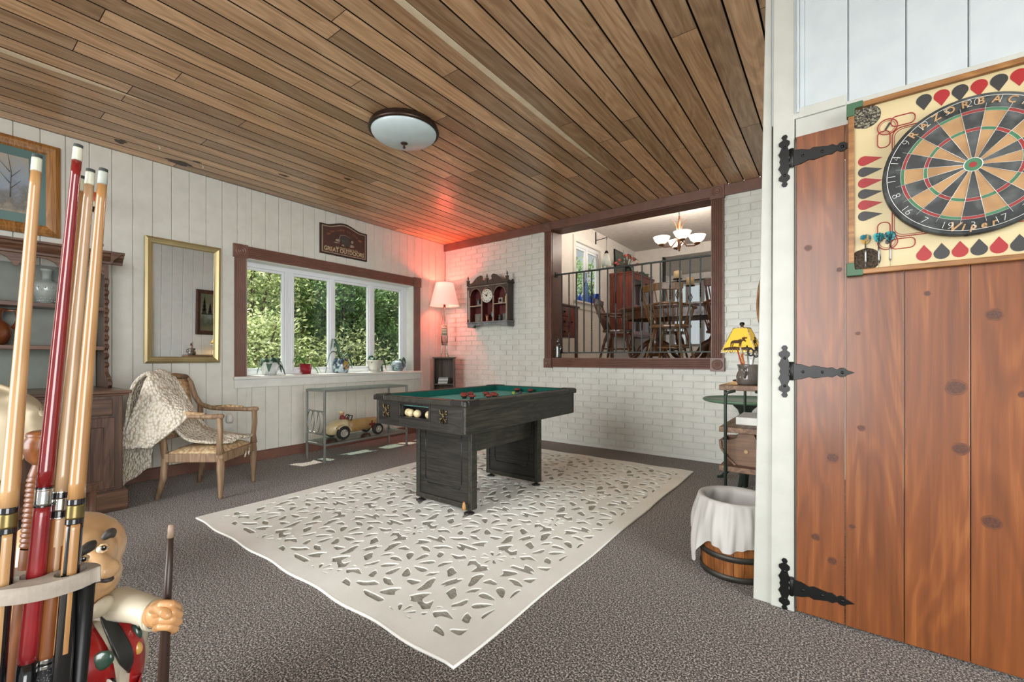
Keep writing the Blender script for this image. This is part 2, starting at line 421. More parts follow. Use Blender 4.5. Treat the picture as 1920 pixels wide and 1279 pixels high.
for i in range(4):
    a, b = fr[i][1], fr[i + 1][0]; z0, z1 = WZ0 + .045, WZ1 - .05
    bm = new()
    box(bm, XG - .018, XG + .016, a, a + .022, z0, z1); box(bm, XG - .018, XG + .016, b - .022, b, z0, z1)
    box(bm, XG - .018, XG + .016, a, b, z0, z0 + .028); box(bm, XG - .018, XG + .016, a, b, z1 - .028, z1)
    s = obj('sash', bm, m_vinyl, win, bev=.003)
    bm = new(); box(bm, XG - .004, XG - .001, a + .02, b - .02, z0 + .026, z1 - .026)
    obj('pane', bm, m_glasspane, s)

# ---------------------------------------------------------------- white brick wall with the pass-through
OX0, OX1, OZ0, OZ1, WT = -2.83, -.985, 1.04, 2.63, .2
bm = new()
for (x0, x1, z0, z1) in ((XL, OX0, 0, ZC), (OX1, 1.6, 0, ZC), (OX0, OX1, 0, OZ0 - .001), (OX0, OX1, OZ1, ZC)): box(bm, x0, x1, YB + .0085, YB + WT, z0, z1)
rnd = random.Random(5); bw, bh, g = .208, .0685, .0085; row = 0; z = .045
while z < ZC - .02:
    x = XL - (bw / 2 if row % 2 else 0) + .01
    while x < -.2:
        x0, x1 = max(x, XL) + g / 2, min(x + bw, 0) - g / 2; z0, z1 = z + g / 2, min(z + bh, ZC) - g / 2
        parts = [(x0, x1)]
        if z1 > OZ0 - .03 and z0 < OZ1:
            parts = [(p, q) for p, q in ((x0, min(x1, OX0)), (max(x0, OX1), x1)) if q - p > .015]
        for p, q in parts:
            if q - p > .015:
                d = rnd.uniform(.0005, .0028); v = box(bm, p + rnd.uniform(0, .002), q - rnd.uniform(0, .002), YB + .0015 - d, YB + .011, z0, z1)
        x += bw
    z += bh; row += 1
struct('wall_back', bm, m_brick, 'white painted brick wall with the pass-through', bev=.0035, seg=2)
bm = new(); box(bm, XL, -.26, YB - .012, YB + .002, 0, .038)
struct('baseboard_back', bm, m_white2, 'white strip along the foot of the brick wall', bev=.003)
bm = new(); box(bm, XL, OX0 - .105, YB - .028, YB + .002, ZC - .105, ZC - .002); box(bm, OX1 + .115, -.26, YB - .028, YB + .002, ZC - .105, ZC - .002)
struct('trim_1', bm, m_brown, 'flat brown beam board under the ceiling', bev=.003)
# casing and jambs of the pass-through
MB_ = T(0, YB, 0)
bm = new()
fluted(bm, OZ0 - .01, ZC - .12, .1, .026, 5, 0, MB_ @ T(OX0 - .05, 0, 0) @ R(-90, 'Y'))
fluted(bm, OZ0 - .01, ZC - .12, .115, .026, 5, 0, MB_ @ T(OX1 + .0575, 0, 0) @ R(-90, 'Y'))
fluted(bm, OX0, OX1, .115, .026, 5, 0, MB_ @ T(0, 0, OZ0 - .058))
box(bm, OX0 - .0, OX1 + .0, YB - .03, YB, OZ1, ZC - .003)
for xx, s in ((OX0 - .05, .115), (OX1 + .0575, .13)):
    rosette(bm, s, .034, 0, MB_ @ T(xx, 0, ZC - .06)); rosette(bm, s, .034, 0, MB_ @ T(xx, 0, OZ0 - .065))
box(bm, OX0 - .015, OX0 + .005, YB - .001, YB + WT + .025, OZ0 - .02, OZ1 + .02); box(bm, OX1 - .005, OX1 + .015, YB - .001, YB + WT + .025, OZ0 - .02, OZ1 + .02)
box(bm, OX0, OX1, YB - .001, YB + WT + .025, OZ1 - .005, OZ1 + .02); box(bm, OX0, OX1, YB - .001, YB + WT + .025, OZ0 - .02, OZ0)
struct('trim_2', bm, m_brown, 'fluted brown casing with rosettes round the pass-through', bev=.0012, seg=1)
# iron railing in the opening
rl = thing('iron_railing', 'black iron railing with twisted balusters in the brown pass-through', 'railing', (0, YB + .09, OZ0))
bm = new(); box(bm, OX0, OX1, -.014, .014, 1.035, 1.052); obj('handrail', bm, m_iron, rl, bev=.003)
bm = new(); box(bm, OX0, OX1, -.007, .007, .055, .07); obj('bottom_rail', bm, m_iron, rl, bev=.002)
bm = new(); box(bm, OX0, OX0 + .012, -.03, .03, 1.01, 1.075); box(bm, OX1 - .012, OX1, -.03, .03, 1.01, 1.075); obj('wall_bracket', bm, m_iron, rl, bev=.002)
for i in range(17):
    x = OX0 + .085 + i * (OX1 - OX0 - .15) / 16.6; bm = new(); s = .0065
    if i % 3 == 1:
        cuts = [.06 + .975 * j / 40 for j in range(41)]; rings = []
        for z in cuts:
            a = 0
            for (c0, c1) in ((.30, .45), (.62, .77)):
                if z > c0: a += min(1, (z - c0) / (c1 - c0)) * 2.5 * pi
            rings.append([bm.verts.new((x + s * 1.35 * cos(a + pi / 4 + k * pi / 2), s * 1.35 * sin(a + pi / 4 + k * pi / 2), z)) for k in range(4)])
        for A, B in zip(rings, rings[1:]):
            for k in range(4): bm.faces.new((A[k], A[(k + 1) % 4], B[(k + 1) % 4], B[k]))
    else: box(bm, x - s, x + s, -s, s, .06, 1.037)
    obj('baluster', bm, m_iron, rl)

# ---------------------------------------------------------------- closet box on the right: side wall, corner post, door wall
XR = -.225
bm = new(); y = 2.26
box(bm, XR + .02, XR + .08, 2.24, YB + .006, 0, ZC)
while y < YB: box(bm, XR, XR + .018, y + .001, min(y + .148, YB) - .001, 0, ZC); y += .15
struct('wall_right', bm, mat('bright_white_paint', '#e6ebec', '#e0e5e7', .5), 'white board side wall of the closet', bev=.003, seg=1)
DM = dict(loc=(-.13, 2.16, 0), rz=rad(-1.5))
bm = new()
# corner post, slightly out of plumb: local frame, x to the right, -y towards the eye
vs = box(bm, -.155, -.085, -.012, .10, 0, ZC + .0)
for v in vs:
    if v.co.x < -.12 and v.co.z > 1: v.co.x += .05
vs = box(bm, -.088, -.003, -.022, .05, 0, ZC)
for v in vs:
    if v.co.x < -.05 and v.co.z > 1: v.co.x += .012
struct('trim_3', bm, m_post, 'white painted corner post beside the door', bev=.003, **DM)
bm = new(); box(bm, 0, 1.15, -.012, .05, 1.955, 2.045); box(bm, -.02, .165, -.02, 0, 2.03, 2.07)
struct('trim_4', bm, m_post, 'white lintel board over the door', bev=.003, **DM)
bm = new(); x = -.09
box(bm, -.09, 1.9, .012, .06, 2.03, ZC)
for xw in (.172, .34, .50, .66, .82, .98, 1.14, 1.3, 1.46, 1.62):
    box(bm, x + .0015, xw - .0015, -.008, .012, 2.03, ZC); x = xw
box(bm, .92, 1.9, -.008, .06, 0, 2.03)
struct('wall_front', bm, m_blue_white, 'white boards above the plank door', bev=.003, seg=1, **DM)
bm = new()
box(bm, -.022, .004, -.02, -.008, 2.05, ZC); box(bm, .004, .014, -.028, -.008, 2.05, ZC); box(bm, .014, .03, -.018, -.008, 2.05, ZC)
struct('trim_5', bm, m_blue_white, 'thin moulding above the door', bev=.003, **DM)
m_door = wood('stained_pine', '#75401b', '#613414', '#885226', axis=2, rough=.38, fine=30, island=.08, knots=None, bumps=.12, coat=.2)
m_knot = mat('pine_knot', '#41200f', '#57301a', .45, scale=160)
m_knotring = mat('knot_halo', '#6b3a18', '#5c3015', .42, scale=60)
dr = tag(thing('door_1', 'brown stained plank door with black strap hinges', 'door', (-.13, 2.16, 0), rad(-1.5)), kind='structure')
bm = new(); x = .003
for xw in (.163, .334, .502, .66, .83, .915): box(bm, x + .0012, xw - .0012, -.03, .005, .012, 1.95, 0); x = xw
obj('plank_panel', bm, m_door, dr, bev=.0025, seg=2)
bm = new()
for (kx, kz, r) in ((.125, .655, .019), (.123, .25, .014), (.045, 1.49, .011), (.145, 1.39, .008), (.07, .33, .013), (.213, .78, .011), (.185, .40, .009), (.202, 1.14, .007), (.467, .945, .024), (.478, .735, .019), (.395, 1.275, .008), (.557, 1.19, .018), (.551, .50, .021), (.62, .93, .01)):
    for (f, mi, dy) in ((1.22, 1, -.0303), (1.0, 0, -.0308)):
        prism(bm, [(kx + r * f * (1 + .06 * sin(2 * t + kx * 40)) * cos(t), kz + r * f * (.82 if f < 1.1 else .98) * (1 + .04 * sin(3 * t + kz * 9)) * sin(t)) for t in [i * pi / 16 for i in range(32)]], dy, -.029, mi)
obj('knot', bm, [m_knot, m_knotring], dr); dr.children[-1]['kind'] = 'stuff'
def hinge(z, dz):
    bm = new(); y0, y1 = -.026, -.0225
    half = [(.006, .108), (.013, .098), (.007, .088), (.022, .078), (.022, .066), (.012, .056), (.018, .04), (.024, .03), (.016, .012), (.02, 0)]
    outl = [(-a, b) for a, b in half] + [(-a, -b) for a, b in half[::-1][1:]] + [(a * .8, -b) for a, b in half] + [(a * .8, b) for a, b in half[::-1][1:]]
    prism(bm, [(a - .036, b) for a, b in outl], y0, y1)
    strap = [(.0, .034), (.035, .03), (.06, .02), (.075, .026), (.12, .017), (.135, .020), (.15, .010), (.16, .018), (.172, .018), (.182, .009), (.205, 0)]
    strap = [(a - .012, b) for a, b in strap]
    prism(bm, [(a, b) for a, b in strap] + [(a, -b) for a, b in strap[::-1][1:]], -.0345, -.0305)
    cyl(bm, (-.012, -.034, -.035), (-.012, -.034, .035), .0075, seg=12); cyl(bm, (-.012, -.034, .035), (-.012, -.034, .04), .009, seg=12)
    for (px, pz, py) in ((-.036, .055, y0), (-.036, -.06, y0), (.028, 0, -.0345), (.092, 0, -.0345), (.155, 0, -.0345)): ell(bm, (px, py, pz), (.006, .003, .006), 10)
    h = obj('strap_hinge', bm, m_black, dr, bev=.001, seg=1); h.location = (0, 0, z); return h
hinge(1.865, 0); hinge(.99, 0); hinge(.105, 0)
# small screw hooks in the ceiling
m_hook = mat('white_hook', '#e4e2da', rough=.3)
for i, (u, v, lb) in enumerate(((299, 274, 'small white screw hook in the ceiling, nearer the oak framed print'), (380, 310, 'small white screw hook in the ceiling, nearer the bear sign'))):
    d = at(u, v, 1) - Vector((0, 0, CZ)); t = (ZC - CZ) / d.z
    p = Vector((0, 0, CZ)) + d * t
    bm = new(); tube(bm, [(0, 0, .005), (0, 0, -.012)] + [(.008 - .008 * cos(a), 0, -.018 - .008 * sin(a)) for a in [k * pi / 6 for k in range(8)]], .0018, 6)
    tag(obj('ceiling_hook', bm, m_hook, loc=p), lb, 'hook', 'hooks in the ceiling')
# ================================================================ outside the windows
m_soil = mat('forest_floor', '#4a5230', '#6f6a44', .95, scale=3, bumps=.5, bscale=20)
m_bark = mat('tree_bark', '#5b4a3a', '#3e3329', .9, scale=15, bumps=.5, bscale=40)
leafm = [cloth('leaf_yellow_green', '#7f9150', '#d6dcae', .45, 2), cloth('leaf_green', '#45683a', '#8fae70', .45, 2), cloth('leaf_mid_green', '#58794a', '#a9c088', .45, 2), cloth('leaf_olive', '#6e7a4c', '#b9c094', .45, 2)]
m_petal = cloth('white_petal', '#f0eee0', '#fbfaf2', .3, 3)
bm = new()
sheet(bm, lambda u, v: Vector((-5.05 - 9 * u, -2 + 18 * v, -.05 + 3.4 * u * u + .25 * sin(9 * v + 5 * u))), 24, 40)
struct('ground', bm, m_soil, 'green hillside behind the house')
def bush(name, label, x, y, z, rx, ry, rz, n, leaf, m, seed, white=0):
    g = np.random.default_rng(seed); rt = thing(name, label, 'tree' if 'tree' in name else 'shrub', (x, y, z), 0, 'trees and shrubs behind the house')
    bm = new(); H = rz * 1.8; stems = []
    for k in range(5):
        a = g.uniform(0, 6.28); e = g.uniform(.3, .8)
        tube(bm, [(0, 0, -.4), (.1 * cos(a), .1 * sin(a), H * .3), (rx * e * cos(a) * .6, ry * e * sin(a) * .6, H * .7), (rx * e * cos(a), ry * e * sin(a), H)], [.045, .035, .02, .006], 6)
        stems.append(a)
    obj('trunk', bm, m_bark, rt)
    # clumped leaves: many small sprays of pointed leaves
    n = int(n * 1.5); leaf *= .8; nc = max(12, n // 26); cc = g.normal(size=(nc, 3)); cc /= np.linalg.norm(cc, axis=1)[:, None]; cc *= g.uniform(.35, 1, (nc, 1)) ** .5
    verts = []; faces = []; mi = []
    for c in cc:
        c = c * (rx, ry, rz) + (0, 0, rz * .95); dirn = c + g.normal(size=3) * .3; dirn[2] *= .3; dirn /= np.linalg.norm(dirn) + 1e-6
        for j in range(26):
            p = c + g.normal(size=3) * (.16, .16, .09)
            d = dirn + g.normal(size=3) * .7; d[2] -= .35; d /= np.linalg.norm(d); s = np.cross(d, g.normal(size=3)); s[2] *= .35; s /= np.linalg.norm(s) + 1e-6
            L = leaf * g.uniform(.6, 1.3); w = L * .27; b = len(verts); nrm = np.cross(d, s) * L * .12
            verts += [p, p + d * L * .45 + s * w + nrm, p + d * L, p + d * L * .45 - s * w + nrm, p + d * L * .5]
            faces += [(b, b + 1, b + 4), (b + 1, b + 2, b + 4), (b + 2, b + 3, b + 4), (b + 3, b, b + 4)]
    me = bpy.data.meshes.new('foliage'); me.from_pydata([tuple(v) for v in verts], [], faces); me.materials.append(m)
    o = bpy.data.objects.new('foliage', me); COL.objects.link(o); o.parent = rt; o['kind'] = 'stuff'
    if white:
        bm = new()
        for k in range(white):
            c = Vector((rx * g.uniform(-.1, .9), ry * g.uniform(-.6, .6), rz * g.uniform(.5, 1.5)))
            for j in range(30):
                d = Vector(g.normal(size=3)).normalized(); p = c + Vector((d.x * .11, d.y * .11, d.z * .06)); a = d.orthogonal().normalized() * .028; b_ = d.cross(a)
                f = bm.faces.new([bm.verts.new(p + q) for q in (a, b_, -a, -b_)])
        obj('blossom', bm, m_petal, rt)
    return rt
for k, (nm, lb, x, y, z, rx, ry, rz, n, leaf, mi, wh) in enumerate((
    ('leafy_shrub', 'pale yellow green shrub outside, behind the white flared pot', -7.0, 2.95, .1, .8, .85, .85, 3600, .10, 0, 0),
    ('leafy_tree', 'yellow green tree outside, rising over the pale shrub behind the white flared pot', -8.6, 3.6, .6, 1.2, 1.3, 1.5, 6500, .12, 0, 0),
    ('leafy_shrub', 'low olive shrub outside, behind the small red pot', -6.9, 4.4, .0, .7, .8, .75, 3000, .10, 3, 0),
    ('leafy_tree', 'dark green tree outside, rising behind the small red pot', -8.2, 5.0, .4, 1.1, 1.0, 1.5, 6500, .14, 1, 0),
    ('leafy_shrub', 'green shrub with white blossom outside, behind the blue marbled pot', -7.3, 5.9, .0, .7, .7, .85, 3200, .11, 1, 6),
    ('leafy_tree', 'mid green tree outside, rising behind the blossoming shrub', -8.8, 6.6, .5, 1.1, 1.1, 1.5, 6500, .13, 2, 0),
    ('leafy_shrub', 'olive green shrub outside, behind the slate blue pot', -7.2, 7.3, .0, .8, .8, .9, 3400, .11, 3, 0),
    ('leafy_tree', 'green tree outside, rising behind the slate blue pot', -8.8, 8.3, .5, 1.2, 1.2, 1.6, 6000, .13, 1, 0),
    ('leafy_tree', 'tall tree up the hill between the dark green and mid green trees', -11.0, 5.2, 1.6, 1.7, 1.6, 1.9, 6500, .17, 2, 0),
    ('leafy_tree', 'tall tree up the hill, beyond the slate blue pot', -11.2, 8.2, 1.6, 1.7, 1.7, 1.9, 6500, .17, 1, 0),
    ('leafy_tree', 'green tree outside the dining room window', -6.4, 11.3, .9, 1.4, 2.0, 1.6, 8000, .14, 2, 0))):
    bush(nm, lb, x, y, z, rx, ry, rz, n, leaf, leafm[mi], 50 + k, wh)

# ================================================================ rug with carved lattice pattern
RX0, RX1, RY0, RY1 = -3.327, -1.032, 1.066, 4.172
m_rug = mat('ivory_rug_pile', '#f0f0e9', '#e8e8e0', .95, scale=5, bumps=.5, bscale=500, spec=.1)
m_rug2 = mat('grey_rug_weave', '#8f8d84', '#b3b1a7', .95, scale=30, stretch=(1, 8, 1), bumps=.5, bscale=200, spec=.1, lo=.4, hi=.6)
bd = .09; NX, NY = 3.5, 4.8; wx, wy = (RX1 - RX0 - 2 * bd), (RY1 - RY0 - 2 * bd); TL = wx / NX; TLY = wy / NY
def field(x, y):
    """above zero inside a carved cell; x, y from the corner of the patterned middle"""
    def mandala(ax, ay):
        r = np.hypot(ax, ay) * .516 / TL; th = np.arctan2(ay, ax)
        petals = np.cos(8 * th) * .5 + .5
        a = 1.15 * petals * np.sin(np.clip((r - .018) / .115, 0, 1) * pi) - .55                                    # eight petals
        b = np.cos(10 * th + 1.1 * np.sin(r * 62)) * np.sin((r - .118 + .012 * np.cos(4 * th)) / .062 * pi) - .16   # wavy cells in two rings
        return r, np.where(r < .125, a, b)
    u = (x / TL) % 1 - .5; v = (y / TLY) % 1 - .5; u, v = u * TL, v * TLY * TL / TLY
    r1, f1 = mandala(u, v); u2 = TL / 2 - np.abs(u); v2 = TL / 2 - np.abs(v); r2 = np.hypot(u2, v2) * .516 / TL; th2 = np.arctan2(v2, u2)
    f2 = np.cos(8 * th2) * np.sin(np.clip((r2 - .012) / .05, 0, 1) * pi) - .15
    f = np.where(r2 < .064, f2, f1)
    d = np.abs(np.abs(u) - np.abs(v)) / 1.414; f = np.where((r1 > .13) & (r2 > .07), np.minimum(f, (d - .009) * 30), f)
    f = np.minimum(f, (np.abs(r2 - .070) - .007) * 40); f = np.minimum(f, (np.abs(r1 - .125) - .006) * 40)
    e = np.minimum(np.minimum(x, wx - x), np.minimum(y, wy - y)); return np.minimum(f, e * 30)
gs = .005; gx = np.arange(-gs, wx + 2 * gs, gs); gyy = np.arange(-gs, wy + 2 * gs, gs); FX, FY = np.meshgrid(gx, gyy, indexing='ij'); FF = field(FX, FY)
sgn = FF > 0; nxt = {}
mix = (sgn[:-1, :-1].astype(int) + sgn[1:, :-1] + sgn[1:, 1:] + sgn[:-1, 1:]); ii, jj = np.nonzero((mix > 0) & (mix < 4))
def cross(p, q):
    a, b = FF[p], FF[q]; t = min(.98, max(.02, a / (a - b))); return (gx[p[0]] + (gx[q[0]] - gx[p[0]]) * t, gyy[p[1]] + (gyy[q[1]] - gyy[p[1]]) * t)
for i, j in zip(ii.tolist(), jj.tolist()):
    cs = [(i, j), (i + 1, j), (i + 1, j + 1), (i, j + 1)]; ent, ext = [], []
    for k in range(4):
        p, q = cs[k], cs[(k + 1) % 4]
        if sgn[p] and not sgn[q]: ext.append((p, q))
        elif sgn[q] and not sgn[p]: ent.append((p, q))
    for a in ext:                                      # walk with the cell on the left hand side
        k0 = [k for k in range(4) if (cs[k], cs[(k + 1) % 4]) == a][0]
        for st in range(1, 4):
            e = (cs[(k0 + st) % 4], cs[(k0 + st + 1) % 4])
            if e in ent: nxt[tuple(sorted(a))] = tuple(sorted(e)); break
holes = []; seen = set()
for s0 in list(nxt):
    if s0 in seen: continue
    loop = []; c = s0
    while c in nxt and c not in seen: seen.add(c); loop.append(cross(*c)); c = nxt[c]
    if c == s0 and len(loop) > 9:
        ar_ = abs(sum(a[0] * b[1] - b[0] * a[1] for a, b in zip(loop, loop[1:] + loop[:1]))) / 2
        if ar_ > 1.1e-4: holes.append([(RX0 + bd + a, RY0 + bd + b) for a, b in loop[::2]])
from mathutils import Vector as _V
def in_hole(x, y): return float(field(np.array(x - RX0 - bd), np.array(y - RY0 - bd))) > 0
rug = thing('area_rug', 'ivory area rug with carved grey lattice pattern on the carpet', 'rug', (0, 0, 0))
bm = new(); edge = []
for i in range(60): edge.append((RX0 + (RX1 - RX0) * i / 60, RY0 + .006 * sin(i * .55)))
for i in range(60): edge.append((RX1 + .004 * sin(i * .4), RY0 + (RY1 - RY0) * i / 60))
for i in range(60): edge.append((RX1 - (RX1 - RX0) * i / 60, RY1 + .01 * sin(i * .5)))
for i in range(60): edge.append((RX0 + .004 * sin(i * .4), RY1 - (RY1 - RY0) * i / 60))
plate(bm, edge, holes, .004, .0115, hole_at=in_hole)
obj('ivory_pile', bm, m_rug, rug)
bm = new(); box(bm, RX0 + .02, RX1 - .02, RY0 + .02, RY1 - .02, .001, .0055); obj('woven_ground', bm, m_rug2, rug)
bm = new(); tube(bm, [(a, b, .006) for a, b in edge], .0065, 8, closed=True); obj('bound_edge', bm, m_rug, rug)

# ================================================================ bumper pool table
m_oak = wood('charcoal_oak', '#2a2823', '#151412', '#35322d', axis=0, rough=.42, fine=60, bumps=.35)
m_oaky = wood('charcoal_oak_side', '#302f26', '#1a1a15', '#3b3a30', axis=1, rough=.42, fine=60, bumps=.35)
m_felt = mat('green_felt', '#70aca5', '#68a19a', .95, scale=30, bumps=.1, bscale=900, spec=.05)
m_feltd = mat('dark_green_felt', '#1d5a50', '#1a5249', .95, scale=30, spec=.05)
m_blackpl = mat('black_plastic', '#1b1918', '#242120', .35)
m_bumpred = mat('red_rubber', '#7a2a1f', '#6a2319', .45)
m_brass = mat('old_brass', '#4a4030', '#6a5b40', .35, .8)
TX0, TX1, TY0, TY1 = -2.585, -1.745, 1.905, 3.23
pt = thing('bumper_pool_table', 'dark oak bumper pool table with green felt on the ivory rug', 'pool table', (0, 0, 0))
bm = new(); box(bm, TX0 + .02, TX1 - .02, TY1 - .022, TY1, .587, .755); obj('end_apron', bm, m_oak, pt, bev=.002); bm = new()
# front apron with the ball pocket
PX0, PX1, PZ0, PZ1 = -2.335, -2.055, .655, .735
box(bm, TX0 + .02, PX0, TY0, TY0 + .022, .587, .755); box(bm, PX1, TX1 - .02, TY0, TY0 + .022, .587, .755); box(bm, PX0, PX1, TY0, TY0 + .022, .587, PZ0); box(bm, PX0, PX1, TY0, TY0 + .022, PZ1, .755)
obj('end_apron', bm, m_oak, pt, bev=.002)
for xx in (TX0, TX1 - .022): bm = new(); box(bm, xx, xx + .022, TY0 + .02, TY1 - .02, .587, .755); obj('side_apron', bm, m_oaky, pt, bev=.002)
for xx in (TX0 - .002, TX1 - .026):
    for yy in (TY0 - .002, TY1 - .026): bm = new(); box(bm, xx, xx + .028, yy, yy + .028, .587, .755); obj('corner_post', bm, m_oaky, pt, bev=.008, seg=3)
bm = new(); box(bm, TX0 + .02, TX1 - .02, TY0 + .02, TY1 - .02, .60, .62)
obj('bottom_board', bm, m_oak, pt)
bm = new()
for (a, b, c, d) in ((PX0 - .012, PX1 + .012, PZ1, PZ1 + .012), (PX0 - .012, PX1 + .012, PZ0 - .012, PZ0)): box(bm, a, b, TY0 - .006, TY0 + .022, c, d)
for a in (PX0 - .012, PX1): box(bm, a, a + .012, TY0 - .006, TY0 + .022, PZ0, PZ1)
box(bm, PX0, PX1, TY0 + .095, TY0 + .10, .62, .74); box(bm, PX0, PX0 + .004, TY0 + .02, TY0 + .1, .62, .74); box(bm, PX1 - .004, PX1, TY0 + .02, TY0 + .1, .62, .74); box(bm, PX0, PX1, TY0 + .02, TY0 + .1, .646, .652)
obj('ball_tray', bm, m_blackpl, pt, bev=.0015)
for xx in (-2.475, -1.925):
    bm = new()
    for sx in (-1, 1):
        for sz in (-1, 1):
            tube(bm, [(xx, TY0 - .004, .685), (xx + sx * .018, TY0 - .008, .685 + sz * .02), (xx + sx * .03, TY0 - .006, .685 + sz * .036), (xx + sx * .018, TY0 - .006, .685 + sz * .042)], [.004, .006, .005, .003], 8)
            ell(bm, (xx + sx * .026, TY0 - .006, .685 + sz * .016), (.008, .004, .008), 8)
    ell(bm, (xx, TY0 - .006, .685), (.012, .007, .012), 10); tube(bm, [(xx, TY0 - .004, .64), (xx, TY0 - .007, .685), (xx, TY0 - .004, .728)], [.004, .005, .004], 8)
    obj('brass_ornament', bm, m_brass, pt)
rz0, rz1 = .752, .788; o_ = .018; iw = .075
for (a, b, c, d) in ((TX0 - o_, TX1 + o_, TY0 - o_, TY0 + .05), (TX0 - o_, TX1 + o_, TY1 - .05, TY1 + o_), (TX0 - o_, TX0 + .05, TY0 + .05, TY1 - .05), (TX1 - .05, TX1 + o_, TY0 + .05, TY1 - .05)): bm = new(); box(bm, a, b, c, d, rz0, rz1); obj('top_rail', bm, m_oaky, pt, bev=.008, seg=3)
for (a, b, c, d) in ((TX0 + .048, TX1 - .048, TY0 + .048, TY0 + iw), (TX0 + .048, TX1 - .048, TY1 - iw, TY1 - .048), (TX0 + .048, TX0 + iw, TY0 + iw, TY1 - iw), (TX1 - iw, TX1 - .048, TY0 + iw, TY1 - iw)): bm = new(); box(bm, a, b, c, d, .735, .787); obj('cushion', bm, m_feltd, pt, bev=.006)
for sx, xx in ((1, TX0 - o_), (-1, TX1 + o_)):
    for sy, yy in ((1, TY0 - o_), (-1, TY1 + o_)):
        poly = [(0, .03), (.03, 0), (.13, 0), (.13, .05), (.075, .06), (.06, .075), (.05, .13), (0, .13)]
        bm = new(); prism(bm, [(xx + sx * (a - .003), yy + sy * (b - .003)) for a, b in poly], .757, .793, axis='z'); obj('rail_corner', bm, m_blackpl, pt, bev=.008, seg=3)
bm = new(); box(bm, TX0 + .03, TX1 - .03, TY0 + .03, TY1 - .03, .725, .742); obj('felt_bed', bm, m_felt, pt)
cxt, cyt = (TX0 + TX1) / 2, (TY0 + TY1) / 2
q_, e_ = .125, .0375
bumps = [(cxt + a, cyt - .05 + b) for a, b in ((-e_, -q_), (e_, -q_), (q_, -e_), (q_, e_), (-q_, -e_), (-q_, e_), (-e_, q_), (e_, q_))] + [(cxt + dx, yy) for dx in (-.07, .07) for yy in (TY0 + .125, TY1 - .125)]
first = None
for (bx_, by_) in bumps:
    if first is None:
        bm = new(); lathe(bm, [(0, 0), (.0165, 0), (.0165, .022)], 20); b0 = first = obj('bumper', bm, m_blackpl, pt, loc=(bx_, by_, .741), smooth=True)
        bm = new(); lathe(bm, [(.0165, .018), (.026, .020), (.0275, .026), (.024, .033), (.012, .037), (0, .0375)], 24); obj('rubber_ring', bm, m_bumpred, b0)
    else: dup(first, (bx_, by_, .741), parent=pt)
# two panel legs
for k, (y0, y1, nearp) in enumerate(((2.15, 2.205, 1), (2.945, 3.0, 0))):
    LX0, LX1 = -2.455, -1.915
    bm = new(); yo = y0 if nearp else y1
    box(bm, LX0 + .03, LX1 - .03, y0 + .012, y1 - .012, .06, .60)
    pl = obj('leg_panel', bm, m_oak, pt)
    bm = new()
    box(bm, LX0, LX0 + .034, y0, y1, .045, .60); box(bm, LX1 - .034, LX1, y0, y1, .045, .60); box(bm, LX0, LX1, y0 - .002, y1 + .002, .04, .075)
    obj('leg_frame', bm, m_oaky, pl, bev=.004)
    bm = new(); w_ = .0035; yy = y0 + .0115
    pts = [(-2.365, .587), (-2.365, .19), (-2.345, .155), (-2.04, .155), (-2.015, .19), (-2.015, .587)]
    for a, b in zip(pts, pts[1:]): cyl(bm, (a[0], yy, a[1]), (b[0], yy, b[1]), w_, seg=6)
    obj('inlay_line', bm, m_blackpl, pl)
    for xx in (LX0 + .035, LX1 - .035):
        bm = new(); lathe(bm, [(0, 0), (.034, 0), (.036, .006), (.02, .013), (.009, .018), (.009, .05), (.014, .05), (0, .05)], 20)
        ft = obj('levelling_foot', bm, m_blackpl, pl, loc=(xx, (y0 + y1) / 2 - (.0 if not nearp else .012), .0118))
bm = new(); box(bm, LX1 - .09, LX1 - .07, 2.205, 2.945, .40, .60); box(bm, LX0 + .07, LX0 + .09, 2.205, 2.945, .40, .60)
obj('stretcher_board', bm, m_oaky, pt, bev=.002)
# maple glide leaning at the near foot
bm = new(); lathe(bm, [(0, 0), (.012, 0), (.013, .02), (.008, .045), (0, .058)], 12)
tag(obj('wooden_peg', bm, mat('light_wood_peg', '#b98a52', '#a67843', .5), loc=(-1.948, 2.112, .0628 - .012)), 'small pointed light wooden peg standing on a foot of the pool table', 'peg')
m_ivory = mat('ivory_ball', '#dccb9f', '#d2c093', .25)
for i, (dx, dy, lb) in enumerate(((.028, .05, 'ivory ball half hidden by its neighbour, nearest the armchair in the table tray'), (.068, .035, 'whole ivory ball resting against the half hidden one in the table tray'), (.132, .035, 'whole ivory ball standing alone in the middle of the table tray'), (.238, .04, 'ivory ball cut off by the tray frame nearest the door'))):
    bm = new(); ell(bm, (0, 0, 0), .0262, 24); tag(obj('pool_ball', bm, m_ivory, loc=(PX0 + dx, TY0 + dy, .652 + .0262), smooth=True), lb, 'ball', 'balls in the pool table tray')
for nm, c, x, y, lb in (('chalk_cube', '#8a9a3c', cxt + .02, TY1 - .30, 'small yellow green chalk cube on the green felt'), ('chalk_cube', '#4a3338', cxt + .06, TY1 - .26, 'small dark red chalk cube on the green felt')):
    bm = new(); box(bm, -.011, .011, -.011, .011, 0, .022); tag(obj(nm, bm, mat('chalk', c, rough=.9), loc=(x, y, .742), rz=.4, bev=.002), lb, 'chalk')

